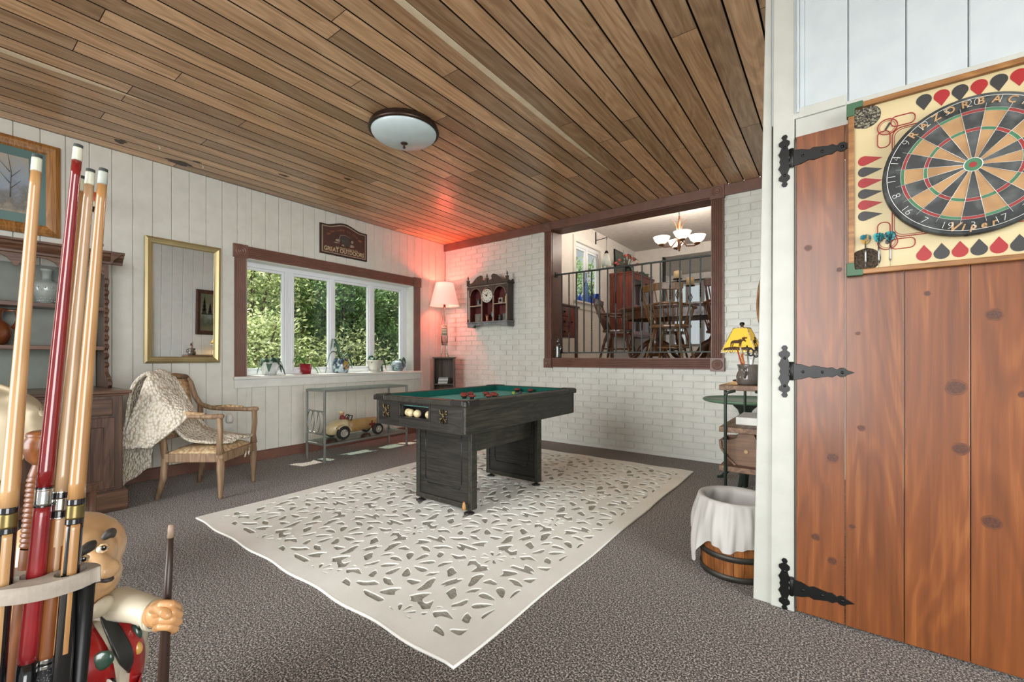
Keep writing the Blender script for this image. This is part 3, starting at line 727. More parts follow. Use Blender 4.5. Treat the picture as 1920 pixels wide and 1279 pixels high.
# ================================================================ ceiling light
m_bronze = mat('dark_bronze', '#3d3029', '#4a3b31', .38, .7)
m_frost = mat('frosted_glass', '#cfdfe0', '#c6d8da', .3, spec=.6)
cl = thing('ceiling_light', 'round bronze ceiling light with frosted glass dome on the planks', 'ceiling light', (-2.515, 2.09, ZC))
bm = new(); lathe(bm, [(0, 0), (.232, 0), (.240, -.012), (.236, -.022), (.248, -.032), (.250, -.048), (.240, -.056), (.232, -.052), (.222, -.04), (0, -.04)], 56); obj('canopy_ring', bm, m_bronze, cl)
bm = new(); lathe(bm, [(.232, -.045)] + [(.232 * cos(a), -.050 - .078 * sin(a)) for a in [i * pi / 24 for i in range(12)]] + [(0, -.128)], 56); obj('glass_dome', bm, m_frost, cl)
bm = new(); lathe(bm, [(0, -.125), (.024, -.126), (.026, -.131), (.018, -.137), (.006, -.14), (.006, -.15), (.010, -.156), (.010, -.162), (0, -.17)], 20); obj('finial', bm, m_bronze, cl)
# ================================================================ console table with toy racing car
m_silver = mat('silver_metal', '#9a9d98', '#8c8f8b', .4, .75)
m_gl = glass('table_glass', '#e8f5f2', thin=True)
CX0, CX1, CY0, CY1 = -4.40, -4.05, 2.37, 3.42
ct = thing('console_table', 'slim silver metal console table with glass shelves under the window', 'console table')
for (x, y) in ((CX0, CY0), (CX1 - .02, CY0), (CX0, CY1 - .02), (CX1 - .02, CY1 - .02)):
    bm = new(); box(bm, x, x + .02, y, y + .02, 0, .70); obj('leg', bm, m_silver, ct, bev=.002)
for z, nm in ((.70, 'top_frame'), (.165, 'shelf_frame')):
    bm = new()
    for (a, b, c, d) in ((CX0, CX0 + .02, CY0, CY1), (CX1 - .02, CX1, CY0, CY1), (CX0, CX1, CY0, CY0 + .02), (CX0, CX1, CY1 - .02, CY1)): box(bm, a, b, c, d, z, z + .02)
    f = obj(nm, bm, m_silver, ct, bev=.002)
    bm = new(); box(bm, CX0 + .012, CX1 - .012, CY0 + .012, CY1 - .012, z + .0205, z + .0265); obj('glass_shelf', bm, m_gl, f)
for y in (CY0 + .01, CY1 - .01):
    bm = new(); zc = .395
    box(bm, CX0 + .02, CX1 - .02, y - .006, y + .006, .50, .512); box(bm, CX0 + .02, CX1 - .02, y - .006, y + .006, .27, .282)
    for xc, rx in ((CX0 + .085, .062), (CX1 - .085, .062), ((CX0 + CX1) / 2, .085)):
        tube(bm, [(xc + rx * cos(t), y, zc + .112 * sin(t)) for t in [k * pi / 16 for k in range(32)]], .005, 6, closed=True)
    obj('oval_scrollwork', bm, m_silver, ct)
# car: nose towards +y, tail near the eye
m_cream = mat('cream_enamel', '#cfc4a4', '#bba87c', .35, scale=6, coat=.3)
m_tan = mat('tan_body', '#b08f5c', '#9c7b4b', .4, scale=8)
m_tyre = mat('black_rubber', '#1f1d1c', rough=.6)
m_rim = mat('silver_rim', '#c7c3b8', rough=.3, metal=.6)
m_rednum = mat('dark_red_paint', '#6d2420', '#7d2f28', .5)
m_skin = mat('painted_skin', '#c38a62', '#b67d56', .45)
car = thing('toy_racing_car', 'cream tinplate toy racing car with driver on the lower glass shelf', 'toy car', (-4.215, 2.79, .1925), rad(-3))
L = .62
bm = new()
prof = [(-.30, .085, .012, .015), (-.27, .095, .06, .05), (-.20, .11, .085, .075), (-.12, .115, .09, .085), (-.08, .115, .085, .085)]
def tub(bm, sec, seg=20, m=0):
    rings = []
    for (y, zc, w, h) in sec:
        rings.append([bm.verts.new((w * (abs(cos(t)) ** .7) * (1 if cos(t) > 0 else -1), y, zc + h * (abs(sin(t)) ** .75) * (1 if sin(t) > 0 else -1))) for t in [2 * pi * k / seg for k in range(seg)]])
    for A, B in zip(rings, rings[1:]):
        for k in range(seg): f = bm.faces.new((A[k], A[(k + 1) % seg], B[(k + 1) % seg], B[k])); f.smooth = True; f.material_index = m
    for r_ in (rings[0][::-1], rings[-1]): bm.faces.new(r_).material_index = m
tub(bm, prof); obj('tail', bm, m_cream, car)
bm = new(); tub(bm, [(-.09, .115, .075, .07), (.0, .115, .072, .068), (.15, .118, .066, .065), (.28, .12, .058, .06), (.31, .12, .05, .052)]); obj('body', bm, m_tan, car)
bm = new(); prism(bm, [(-.02, .178), (.30, .172), (.30, .16), (-.02, .165)], -.045, .045, axis='x'); obj('bonnet', bm, m_cream, car, bev=.006)
bm = new(); ell(bm, (0, -.10, .18), (.062, .055, .02), 16); obj('cockpit', bm, m_tyre, car)
bm = new(); tube(bm, [(-.045, -.045, .17), (-.04, -.02, .225), (.04, -.02, .225), (.045, -.045, .17)], .006, 8); tube(bm, [(.04 * cos(t), -.06 + .01 * sin(t), .205 + .035 * sin(t)) for t in [k * pi / 8 for k in range(16)]], .005, 6, closed=True); obj('windscreen', bm, m_tyre, car)
bm = new(); ell(bm, (0, -.115, .20), (.035, .028, .042), 14, 1); ell(bm, (0, -.12, .262), (.024, .026, .028), 14, 0); ell(bm, (0, -.125, .272), (.026, .028, .022), 14, 2); tube(bm, [(.03, -.11, .215), (.04, -.08, .20), (.02, -.06, .205)], .009, 6, 1)
obj('driver', bm, [m_skin, m_rednum, m_cream], car)
bm = new(); 
for sx in (-1, 1): box(bm, sx * .0705 - .002, sx * .0705 + .002, .165, .235, .105, .125); box(bm, sx * .0705 - .002, sx * .0705 + .002, .193, .207, .07, .155)
obj('cross_mark', bm, m_rednum, car)
for sx in (-1, 1):
    for yy, r in ((-.17, .068), (.24, .062)):
        M_ = T(sx * .118, yy, r) @ R(90, 'Y'); bm = new()
        lathe(bm, [(r * .62, -.022), (r * .92, -.022), (r, -.012), (r, .012), (r * .92, .022), (r * .62, .022), (r * .62, -.022)], 28, 0, M_); wl = obj('wheel', bm, m_tyre, car)
        bm = new(); lathe(bm, [(r * .63, -.018), (r * .63, .018), (r * .55, .018), (r * .52, -.01), (0, -.01)], 24, 0, M_)
        for k in range(10): a = k * pi / 5; cyl(bm, M_ @ Vector((0, 0, sx * .016)), M_ @ Vector((r * .58 * cos(a), r * .58 * sin(a), sx * .012)), .0035, seg=5)
        ell(bm, M_ @ Vector((0, 0, sx * .014)), .011, 8)
        obj('spoked_rim', bm, m_rim, wl)
        if r > .065:
            bm = new(); sheet(bm, lambda u, v: Vector((sx * (.09 + .062 * v), yy + (r + .012) * cos(pi * (.05 + .75 * u)), r + (r + .012) * sin(pi * (.05 + .75 * u)))), 14, 2); obj('mudguard', bm, m_cream, car, solid=.005)

# ================================================================ old armchair with knitted throw
m_oldwood = wood('worn_limed_wood', '#8d7358', '#6f573f', '#a58c70', axis=2, rough=.6, fine=40, bumps=.3)
m_tapestry = mat('worn_floral_fabric', '#a9865f', '#cdb892', .95, scale=45, bumps=.4, bscale=300, lo=.42, hi=.58)
AF = rad(38) - pi / 2                                   # local +y is the way the chair faces
ac = thing('armchair', 'low worn wooden armchair with faded floral seat by the board wall', 'armchair', (-3.955, 1.37, 0), AF)
hw, dp = .225, .205
for sx in (-1, 1):
    bm = new(); tube(bm, [(sx * (hw - .01), dp, 0), (sx * (hw - .01), dp, .02), (sx * (hw - .01), dp, .16), (sx * (hw - .008), dp, .22), (sx * (hw - .008), dp, .30)], [.014, .016, .024, .027, .024], 8); obj('leg', bm, m_oldwood, ac)
    bm = new(); tube(bm, [(sx * (hw - .0), -dp - .045, 0), (sx * (hw - .015), -dp - .01, .15), (sx * (hw - .02), -dp, .30)], [.017, .023, .026], 8, flat=.9); obj('leg', bm, m_oldwood, ac)
    # back stile sweeping down into the arm
    bm = new(); pts = [(sx * .17, -dp - .115, .885), (sx * .205, -dp - .105, .84), (sx * (hw - .01), -dp - .07, .72), (sx * (hw), -dp - .035, .655), (sx * (hw + .012), -dp + .04, .625), (sx * (hw + .015), -dp + .14, .615), (sx * (hw + .012), dp - .06, .61), (sx * (hw + .006), dp + .0, .612)]
    tube(bm, pts, [.022, .022, .021, .020, .019, .019, .019, .021], 8); ell(bm, (sx * (hw + .006), dp + .012, .612), (.024, .022, .02), 12)
    arm = obj('armrest', bm, m_oldwood, ac)
    bm = new(); tube(bm, [(sx * (hw + .014), -dp + .08, .634), (sx * (hw + .014), -dp + .19, .636), (sx * (hw + .012), dp - .1, .630)], [.012, .02, .012], 10, flat=.7); obj('arm_pad', bm, m_tapestry, arm)
    bm = new(); tube(bm, [(sx * (hw + .004), dp, .605), (sx * (hw + .002), dp + .005, .50), (sx * (hw - .002), dp - .005, .40), (sx * (hw - .006), dp, .33)], [.020, .019, .020, .027], 8); obj('arm_post', bm, m_oldwood, ac)
    bm = new(); tube(bm, [(sx * (hw - .02), -dp, .30), (sx * (hw - .015), -dp - .02, .48), (sx * (hw - .0), -dp - .035, .655)], [.024, .022, .02], 8); obj('back_post', bm, m_oldwood, ac)
bm = new()
for (x0, x1, y0, y1) in ((-hw, hw, dp - .022, dp + .022), (-hw, hw, -dp - .02, -dp + .02), (-hw, -hw + .04, -dp, dp), (hw - .04, hw, -dp, dp)): box(bm, x0, x1, y0, y1, .27, .335)
obj('seat_frame', bm, m_oldwood, ac, bev=.008, seg=3)
bm = new(); sheet(bm, lambda u, v: Vector(((2 * u - 1) * (hw - .004), (2 * v - 1) * (dp - .004), .325 + .045 * (1 - (2 * u - 1) ** 6) * (1 - (2 * v - 1) ** 6))), 16, 16); obj('seat_cushion', bm, m_tapestry, ac, solid=.01)
bm = new(); tube(bm, [(-.17, -dp - .115, .885), (-.06, -dp - .12, .90), (.06, -dp - .12, .90), (.17, -dp - .115, .885)], .023, 8); obj('back_rail', bm, m_oldwood, ac)
bm = new(); tube(bm, [(-.19, -dp - .04, .44), (.19, -dp - .04, .44)], .018, 8); obj('back_rail', bm, m_oldwood, ac)
bm = new(); sheet(bm, lambda u, v: Vector(((2 * u - 1) * .17, -dp - .035 - .075 * v, .45 + .42 * v)), 6, 8); obj('back_panel', bm, m_tapestry, ac, solid=.02)
# knitted throw: draped over the back left of the chair
def knit():
    m, nt, b = base('cream_knit'); 
    mu = N(nt, 'ShaderNodeTexVoronoi', i_Scale=62.0); nt.links.new(coords(nt, (1, 1, .75)), mu.inputs['Vector'])
    inv_ = N(nt, 'ShaderNodeMath', operation='SUBTRACT'); inv_.inputs[0].default_value = 1; nt.links.new(mu.outputs['Distance'], inv_.inputs[1]); mu = inv_
    col = ramp(nt, mu.outputs[0], [(.2, C('#b9af9a')), (.5, C('#d9d1c0')), (.8, C('#e6e0d2'))]); nt.links.new(col, b.inputs['Base Color'])
    b.inputs['Roughness'].default_value = .95; b.inputs['Specular IOR Level'].default_value = .1; bump(nt, b, mu.outputs[0], 1.0, .012); return m
m_knit = knit()
def bez(P, t):
    P = [Vector(p) for p in P]; n = len(P) - 1; x = t * n; i = min(int(x), n - 1); f = x - i
    p0, p1, p2, p3 = P[max(i - 1, 0)], P[i], P[i + 1], P[min(i + 2, n)]
    return .5 * ((2 * p1) + (p2 - p0) * f + (2 * p0 - 5 * p1 + 4 * p2 - p3) * f * f + (3 * p1 - p0 - 3 * p2 + p3) * f ** 3)
def patch(rows, nu, nv, fold=0, seed=0, ph=0):
    bm = new(); nr = len(rows) - 1
    def fn(u, v):
        cols = [bez(r, u) for r in rows]; p = bez(cols, v)
        return p + Vector((sin(v * 9 + u * 5 + ph), cos(v * 7 + ph), .6 * sin(u * 13 + v * 6 + ph))) * fold
    sheet(bm, fn, nu, nv); return bm
# rows across (from the outside left edge to the inner right edge), local chair space: seat front -> up the back -> over -> down to the floor behind
B = -dp - .16
rows = [
 [(-.05, .16, .385), (.05, .18, .40), (.15, .20, .40), (.235, .19, .385)],
 [(-.15, .06, .395), (-.02, .07, .43), (.10, .07, .42), (.21, .05, .40)],
 [(-.20, -.07, .44), (-.06, -.10, .47), (.06, -.12, .49), (.14, -.11, .47)],
 [(-.21, -.16, .60), (-.10, -.20, .64), (.0, -.215, .66), (.08, -.20, .66)],
 [(-.215, -.24, .80), (-.12, -.275, .84), (-.04, -.28, .86), (.03, -.275, .85)],
 [(-.225, -.315, .915), (-.14, -.325, .935), (-.06, -.33, .94), (.0, -.335, .93)],
 [(-.29, -.385, .84), (-.20, -.40, .86), (-.09, -.40, .87), (-.02, -.39, .88)],
 [(-.33, -.40, .60), (-.24, -.43, .60), (-.12, -.43, .62), (-.04, -.40, .62)],
 [(-.385, -.40, .35), (-.29, -.44, .34), (-.15, -.44, .36), (-.06, -.41, .37)],
 [(-.40, -.39, .09), (-.31, -.43, .13), (-.18, -.44, .17), (-.08, -.42, .20)]]
rows = [[(-x, y, z) for x, y, z in r][::-1] for r in rows]
bm = patch(rows, 26, 64, .012)
th = tag(obj('knitted_throw', bm, m_knit, None, solid=.022, sub=1, smooth=True), 'cream chunky knitted throw draped over the worn armchair', 'throw'); th.location = (-3.955, 1.37, 0); th.rotation_euler.z = AF
# outer side flap over the left arm
rows2 = [
 [(-.19, -.28, .925), (-.16, -.18, .78), (-.15, -.05, .66), (-.17, .02, .60)],
 [(-.25, -.30, .90), (-.235, -.18, .74), (-.235, -.05, .655), (-.24, .01, .63)],
 [(-.28, -.34, .80), (-.285, -.22, .66), (-.285, -.11, .59), (-.28, -.05, .56)],
 [(-.31, -.37, .62), (-.315, -.27, .55), (-.31, -.19, .50), (-.295, -.14, .47)],
 [(-.35, -.40, .40), (-.335, -.32, .40), (-.32, -.27, .40), (-.30, -.22, .40)]]
rows2 = [[(-x, y, z) for x, y, z in r][::-1] for r in rows2]
bm = patch(rows2, 20, 24, .010, ph=2.0)
fl = obj('throw_flap', bm, m_knit, th, solid=.02, sub=1, smooth=True)
bm = new()
for (a, b) in (((-.06, .235, .30), (-.03, .24, .255)), ((-.10, .235, .31), (-.07, .25, .26))): tube(bm, [a, ((a[0] + b[0]) / 2 + .02, .25, .28), b], .006, 6)
obj('throw_fringe', bm, m_knit, th)

# ================================================================ gold mirror, leaning a little forward at the top
m_gold = mat('brushed_gold', '#b8a87a', '#a5956a', .34, .6, scale=4, stretch=(1, 1, .2))
m_mirror = mat('mirror_glass', '#f2f5f4', rough=.0, metal=1.0)
MYc, MZc, MH, MW = 1.404, 1.535, 1.075, .565
mi = thing('wall_mirror', 'tall gold framed mirror on the white board wall', 'mirror', (XL + .014, MYc, MZc - MH / 2)); mi.rotation_euler = (0, rad(1.3), 0)
bm = new(); f_ = .055
def frame(bm, w, h, f, d0, d1, lip=.008):
    """mitred frame in local y,z, face towards +x"""
    ring = [[(-w / 2, 0), (w / 2, 0), (w / 2, h), (-w / 2, h)]]
    prof = [(0, d0), (0, d1), (f * .35, d1 + lip), (f * .65, d1 + lip * .3), (f * .85, d1), (f, d1 * .6), (f, d0)]
    vs = []
    for (i, d) in prof: vs.append([bm.verts.new((d, y, z)) for y, z in ((-w / 2 + i, i), (w / 2 - i, i), (w / 2 - i, h - i), (-w / 2 + i, h - i))])
    for A, B_ in zip(vs, vs[1:]):
        for k in range(4): bm.faces.new((A[k], A[(k + 1) % 4], B_[(k + 1) % 4], B_[k]))
frame(bm, MW, MH, f_, 0, .018); obj('frame', bm, m_gold, mi, bev=.001, seg=1)
bm = new(); box(bm, 0, .008, -MW / 2 + .05, MW / 2 - .05, .05, MH - .05); obj('mirror_glass', bm, m_mirror, mi)

# ================================================================ wooden sign over the window
m_signw = mat('sign_dark_wood', '#2e1f18', '#3a271e', .5, scale=8)
m_signf = mat('sign_brown_field', '#53342b', '#47302a', .55, scale=5)
m_letter = mat('sign_cream_letter', '#c7b48d', '#b9a57e', .6); m_rust = mat('sign_rust_letter', '#8f5a3c', '#7d4d35', .6)
m_bear = mat('sign_bear_grey', '#3c3632', '#4c4540', .7, scale=40); m_lightline = mat('sign_highlight', '#a4907a', '#8f7c68', .7)
sg = thing('wall_sign', 'dark wooden bear sign reading great outdoors above the window', 'sign', (XL, 3.0, 2.405))
SM = Matrix(((0, 0, 1, 0), (1, 0, 0, 0), (0, 1, 0, 0), (0, 0, 0, 1)))     # local (x right, y up, z out) -> (Y, Z, +X)
def signshape(w, h, r):
    top = [(w * t, h + r * (.5 + .5 * cos(pi * min(1, abs(t) / .8)))) for t in [1 - i / 12 for i in range(25)]]
    return [(-w, -h), (w, -h)] + top
def pr(bm, poly, z0, z1, m=0): prism(bm, poly, z0, z1, m, SM, axis='z')
bm = new(); pr(bm, signshape(.31, .172, .055), .0005, .016); obj('board', bm, m_signw, sg, bev=.003)
bm = new(); pr(bm, signshape(.297, .160, .054), .016, .018); pr(bm, signshape(.290, .153, .053), .0182, .0186, 1); pr(bm, signshape(.276, .142, .052), .0188, .0192, 2)
obj('carved_border', bm, [m_signw, m_lightline, m_signf], sg)
bm = new(); text(bm, 'GREAT OUTDOORS', .070, SM @ T(0, -.108, .0195) @ Matrix.Diagonal((.84, 1, 1, 1)), .001, 0, bold=.001); text(bm, 'Just Another Day in the', .03, SM @ T(.03, -.069, .0195), .0006, 0)
obj('lettering', bm, m_letter, sg)
bm = new()
for i, ch in enumerate('Welcome to the'):
    t = (i - 6.5) / 6.5; text(bm, ch, .045, SM @ T(.165 * t, .145 - .05 * t * t, .0195) @ R(-16 * t), .0005, 0)
obj('arched_lettering', bm, m_rust, sg)
for sx in (-1, 1):
    bm = new(); pr(bm, [(sx * .18, .075), (sx * .24, .07), (sx * .215, .06), (sx * .24, .045), (sx * .19, .055)], .0192, .0198); obj('carved_branch', bm, m_rust, sg)
bm = new()
for c, r, mm in (((.02, .0), (.065, .055), 0), ((-.035, .02), (.035, .035), 0), ((-.055, .012), (.02, .014), 0), ((-.02, .052), (.011, .011), 0), ((-.05, .052), (.01, .01), 0), ((.0, -.045), (.025, .018), 0), ((.06, -.04), (.022, .02), 0)):
    ell(bm, (c[0], c[1], .0195), (r[0], r[1], .004), 16, mm, None)
bmesh.ops.transform(bm, matrix=SM @ T(0, .022, 0), verts=bm.verts); obj('bear_relief', bm, m_bear, sg)
bm = new()
tube(bm, [(-.075, -.045, .021), (-.078, 0, .022), (-.06, .055, .022), (.0, .066, .022), (.07, .045, .021)], .0035, 6)
for c, r in (((.085, -.045), (.045, .018)), ((-.09, -.01), (.03, .016)), ((.10, .005), (.018, .02)), ((-.02, -.055), (.02, .01)), ((-.11, -.04), (.03, .006))): ell(bm, (*c, .0195), (*r, .003), 12)
bmesh.ops.transform(bm, matrix=SM @ T(0, .022, 0), verts=bm.verts); obj('stone_relief', bm, m_lightline, sg)

# ================================================================ picture, sconce, outlet on the board wall
m_oakf = wood('golden_oak', '#9a6a34', '#7a4f24', '#b5834a', axis=2, rough=.4, fine=50)
m_matgreen = mat('green_picture_mat', '#4f6b68', '#5d7a74', .5, scale=3)
def painting(name, sky, hill, ground, accent):
    m, nt, b = base(name); tc = N(nt, 'ShaderNodeTexCoord'); sp = N(nt, 'ShaderNodeSeparateXYZ'); nt.links.new(tc.outputs['Object'], sp.inputs[0])
    n = N(nt, 'ShaderNodeTexNoise', i_Scale=9.0, i_Detail=8.0, i_Roughness=.7); nt.links.new(tc.outputs['Object'], n.inputs['Vector'])
    ad = N(nt, 'ShaderNodeMath', operation='MULTIPLY_ADD'); ad.inputs[1].default_value = .45; nt.links.new(n.outputs[0], ad.inputs[0]); nt.links.new(sp.outputs[2], ad.inputs[2])
    nt.links.new(ramp(nt, ad.outputs[0], [(.12, C(ground)), (.34, C(accent)), (.44, C(hill)), (.58, C(sky)), (.8, C(accent))]), b.inputs['Base Color']); b.inputs['Roughness'].default_value = .35
    return m
pic = thing('framed_picture', 'oak framed woodland camp print above the dark hutch', 'picture', (XL + .002, .16, 1.94))
bm = new(); frame(bm, .94, .676, .075, 0, .022, .012); obj('oak_frame', bm, m_oakf, pic, bev=.002)
bm = new(); box(bm, 0, .010, -.41, .41, .06, .62); obj('mat_board', bm, m_matgreen, pic)
bm = new(); box(bm, .0105, .012, -.31, .31, .14, .54); obj('print', bm, painting('woodland_print', '#8d99a6', '#6c6a62', '#7d7a66', '#a59c88'), pic)
bm = new(); mtr = mat('print_tree', '#5d5952')
for (y, h) in ((.10, .26), (.22, .30), (-.1, .3)):
    tube(bm, [(.0135, y, .24), (.0135, y + .005, .24 + h * .6), (.0135, y - .01, .24 + h)], [.004, .003, .001], 5)
    for k in range(4): tube(bm, [(.0135, y, .30 + h * .13 * k), (.0135, y + (-1) ** k * .05, .37 + h * .13 * k)], [.003, .0008], 4)
obj('printed_tree', bm, mtr, pic)
bm = new(); prism(bm, [(-.02, .25), (.10, .25), (.04, .32)], .0122, .0135, axis='x'); prism(bm, [(-.16, .25), (-.04, .25), (-.1, .30)], .0122, .0135, axis='x'); obj('printed_tent', bm, mat('print_tent', '#b58e6c', '#a57d5e'), pic)
m_redgl = mat('red_candle_cup', '#c85a3c', '#d98a62', .3); m_candle = mat('cream_candle', '#d8cdb0', rough=.6)
sc = thing('wall_sconce', 'small iron wall sconce with a red and cream candle cup', 'sconce', (XL, .80, 2.20))
bm = new(); tube(bm, [(.004, 0, .28), (.004, 0, .10), (.03, 0, .02), (.07, 0, -.02), (.07, 0, .0)], .006, 6); box(bm, 0, .005, -.012, .012, .06, .30); obj('bracket', bm, m_black, sc)
bm = new(); lathe(bm, [(0, 0), (.05, 0), (.052, .006), (0, .008)], 20, 0, T(.07, 0, 0)); obj('drip_pan', bm, m_black, sc)
bm = new(); lathe(bm, [(0, .008), (.044, .008), (.047, .05), (.046, .05)], 20, 1, T(.07, 0, 0)); lathe(bm, [(.047, .05), (.05, .12), (.047, .12), (.04, .06), (0, .06)], 20, 0, T(.07, 0, 0)); obj('candle_cup', bm, [m_redgl, m_candle], sc)
ou = thing('air_freshener', 'white plug in air freshener in the outlet behind the armchair', 'air freshener', (XL, 1.765, .42))
m_plast = mat('white_plastic', '#dcdcd4', rough=.35)
bm = new(); box(bm, 0, .006, -.035, .035, -.058, .058); obj('outlet_plate', bm, m_plast, ou, bev=.003)
bm = new(); lathe(bm, [(0, 0), (.026, 0), (.03, .02), (.028, .06), (.018, .085), (0, .09)], 18, 0, T(.035, 0, 0)); obj('refill_body', bm, m_plast, ou)
bm = new(); ell(bm, (.062, 0, .02), (.008, .012, .014), 10); obj('vent_cap', bm, m_vinyl, ou)

# ================================================================ hutch
m_hut = wood('walnut_hutch', '#5b4132', '#3d2a1f', '#6f5241', axis=2, rough=.36, fine=36, bumps=.12, coat=.1)
m_huth = wood('walnut_hutch_rail', '#644735', '#432e21', '#785945', axis=1, rough=.34, fine=36, bumps=.12, coat=.1)
m_hback = mat('grey_green_hutch_back', '#7f897e', '#6f7269', .5, scale=4)
HY0, HY1, HX = -.75, .855, -3.96
hu = thing('hutch', 'tall dark wooden hutch with scalloped sides against the board wall', 'hutch', (0, 0, 0))
bm = new()
box(bm, XL + .03, HX, HY0 + .02, HY1 - .02, .13, .79); box(bm, XL + .03, XL + .05, HY0, HY1, .0, .13)
obj('lower_cabinet', bm, m_hut, hu, bev=.004)
bm = new()                                              # bracket plinth
prof = [(HY0, 0), (HY0 + .20, 0), (HY0 + .25, .05), (HY0 + .30, .07), (HY1 - .30, .07), (HY1 - .25, .05), (HY1 - .20, .0), (HY1 + .005, 0), (HY1 + .005, .135), (HY0, .135)]
prism(bm, prof, HX - .005, HX + .022, axis='x')
prism(bm, [(XL + .03, 0), (XL + .18, 0), (XL + .25, .06), (HX - .2, .06), (HX - .13, 0), (HX + .018, .001), (HX + .018, .133), (XL + .03, .134)], HY1 - .02, HY1 + .003)
box(bm, XL + .03, HX + .01, HY0, HY1, .13, .145)
obj('plinth', bm, m_huth, hu, bev=.004)
bm = new(); box(bm, XL + .02, HX + .028, HY0 - .02, HY1 + .025, .80, .822); box(bm, XL + .02, HX + .015, HY0 - .01, HY1 + .012, .785, .80); obj('counter_top', bm, m_huth, hu, bev=.006, seg=3)
for (a, b) in ((.12, .78), (-.62, .08)):
    bm = new(); box(bm, HX - .002, HX + .012, a, b, .655, .765); d = obj('drawer', bm, m_huth, hu, bev=.004)
    bm = new(); lathe(bm, [(0, 0), (.008, 0), (.007, .012), (.015, .02), (.012, .028), (0, .03)], 14, 0, T(HX + .012, (a + b) / 2, .71) @ R(90, 'Y')); obj('knob', bm, m_brass, d)
for (a, b) in ((.43, .79), (.06, .42), (-.31, .05), (-.68, -.32)):
    bm = new()
    for (y0, y1, z0, z1) in ((a, a + .055, .16, .64), (b - .055, b, .16, .64), (a, b, .16, .22), (a, b, .575, .64), ((a + b) / 2 - .06, (a + b) / 2 + .06, .2, .6)): box(bm, HX - .002, HX + .014, y0, y1, z0, z1)
    box(bm, HX - .004, HX + .004, a + .03, b - .03, .2, .6)
    obj('panel_door', bm, m_hut, hu, bev=.003)
UX = -4.40
bm = new()
box(bm, XL + .024, XL + .036, HY0 + .03, HY1 - .04, .82, 1.72)
obj('back_board', bm, m_hback, hu)
bm = new()
for y in (-.52, -.28, -.04, .2, .44, .66): box(bm, XL + .0365, XL + .0372, y, y + .006, .83, 1.72)
obj('back_groove', bm, m_dark, hu)
sc_prof = []; z = .822
zz = [(.822, .03), (.84, .05), (.87, .05), (.885, .02), (.90, .02), (.915, -.015), (.93, -.05), (.95, -.06)]
sc_prof = [(UX + b + .06, a) for a, b in zz]
for k in range(9):
    z0 = .97 + k * .068
    sc_prof += [(UX - .005, z0), (UX + .016, z0 + .008), (UX + .022, z0 + .022), (UX + .016, z0 + .034), (UX - .008, z0 + .04), (UX - .010, z0 + .06)]
sc_prof += [(UX + .02, 1.60), (UX + .024, 1.625), (UX + .0, 1.64), (UX + .0, 1.80)]
for y0 in (HY1 - .032, HY0 + .01):
    bm = new(); prism(bm, [(XL + .024, .822)] + sc_prof + [(XL + .024, 1.80)], y0, y0 + .024); obj('scalloped_side', bm, m_hut, hu, bev=.003)
for z in (1.105, 1.40):
    bm = new(); box(bm, XL + .03, UX - .03, HY0 + .03, HY1 - .03, z, z + .02); box(bm, UX - .035, UX - .02, HY0 + .03, HY1 - .03, z - .004, z + .026); obj('shelf', bm, m_huth, hu, bev=.003)
bm = new(); pr_ = [(HY0 + .03, 1.80), (HY1 - .03, 1.80), (HY1 - .03, 1.665)]
n = 7; wv = (HY1 - HY0 - .06) / n
for k in range(n):
    y1 = HY1 - .03 - k * wv
    pr_ += [(y1 - wv * .04, 1.66), (y1 - wv * .10, 1.69)] + [(y1 - wv * (.5 - .36 * cos(pi * t / 6)), 1.69 + .045 * sin(pi * t / 6)) for t in range(1, 6)] + [(y1 - wv * .90, 1.69), (y1 - wv * .96, 1.66)]
pr_ += [(HY0 + .03, 1.665)]
prism(bm, pr_, UX - .02, UX, axis='x'); obj('scalloped_valance', bm, m_huth, hu, bev=.002)
bm = new()
cp = [(0, 1.745), (.012, 1.75), (.014, 1.765), (.03, 1.785), (.055, 1.80), (.06, 1.815), (.075, 1.82), (.078, 1.835), (0, 1.835)]
prism(bm, [(UX + a, z) for a, z in cp], HY0 - .06, HY1 + .07, m=0)
prism(bm, [(HY1 + a * .9 - .008, z) for a, z in cp], XL + .025, UX + .075, axis='x')
box(bm, XL + .03, UX + .02, HY0, HY1, 1.78, 1.80)
obj('cornice', bm, m_huth, hu, bev=.002)
# vessels on the hutch
m_copper = mat('brown_glazed_pottery', '#7a4526', '#5f321b', .16, scale=8, coat=.6); m_decor = mat('silver_decoration', '#b9b6ae', rough=.25, metal=.7)
jg = thing('pottery_jug', 'round brown glazed jug with flared rim on the hutch shelf', 'jug', (-4.535, .275, 1.125))
bm = new(); lathe(bm, [(0, 0), (.055, 0), (.085, .02), (.108, .065), (.11, .10), (.095, .145), (.062, .175), (.058, .20), (.066, .235), (.085, .25), (.08, .252), (.055, .235), (.05, .2), (.055, .18), (0, .17)], 36); obj('body', bm, m_copper, jg)
bm = new(); tube(bm, [(.0, .06, .23), (.0, .12, .235), (.0, .13, .17), (.0, .105, .11)], .009, 8, M=T(0, 0, .01)); obj('handle', bm, m_copper, jg)
bm = new()
for a in (-20, -45, 5): ell(bm, (.098 * cos(rad(a)), .098 * sin(rad(a)), .10), (.02, .022, .022), 10)
obj('silver_emblem', bm, m_decor, jg)
gv = thing('glass_vase', 'textured clear glass vase on the upper hutch shelf', 'vase', (-4.56, .545, 1.42))
m_clear = mat('clear_pressed_glass', '#b9c2bb', '#d3dad4', .12, spec=.8); m_clear.node_tree.nodes['Principled BSDF'].inputs['Transmission Weight'].default_value = .55
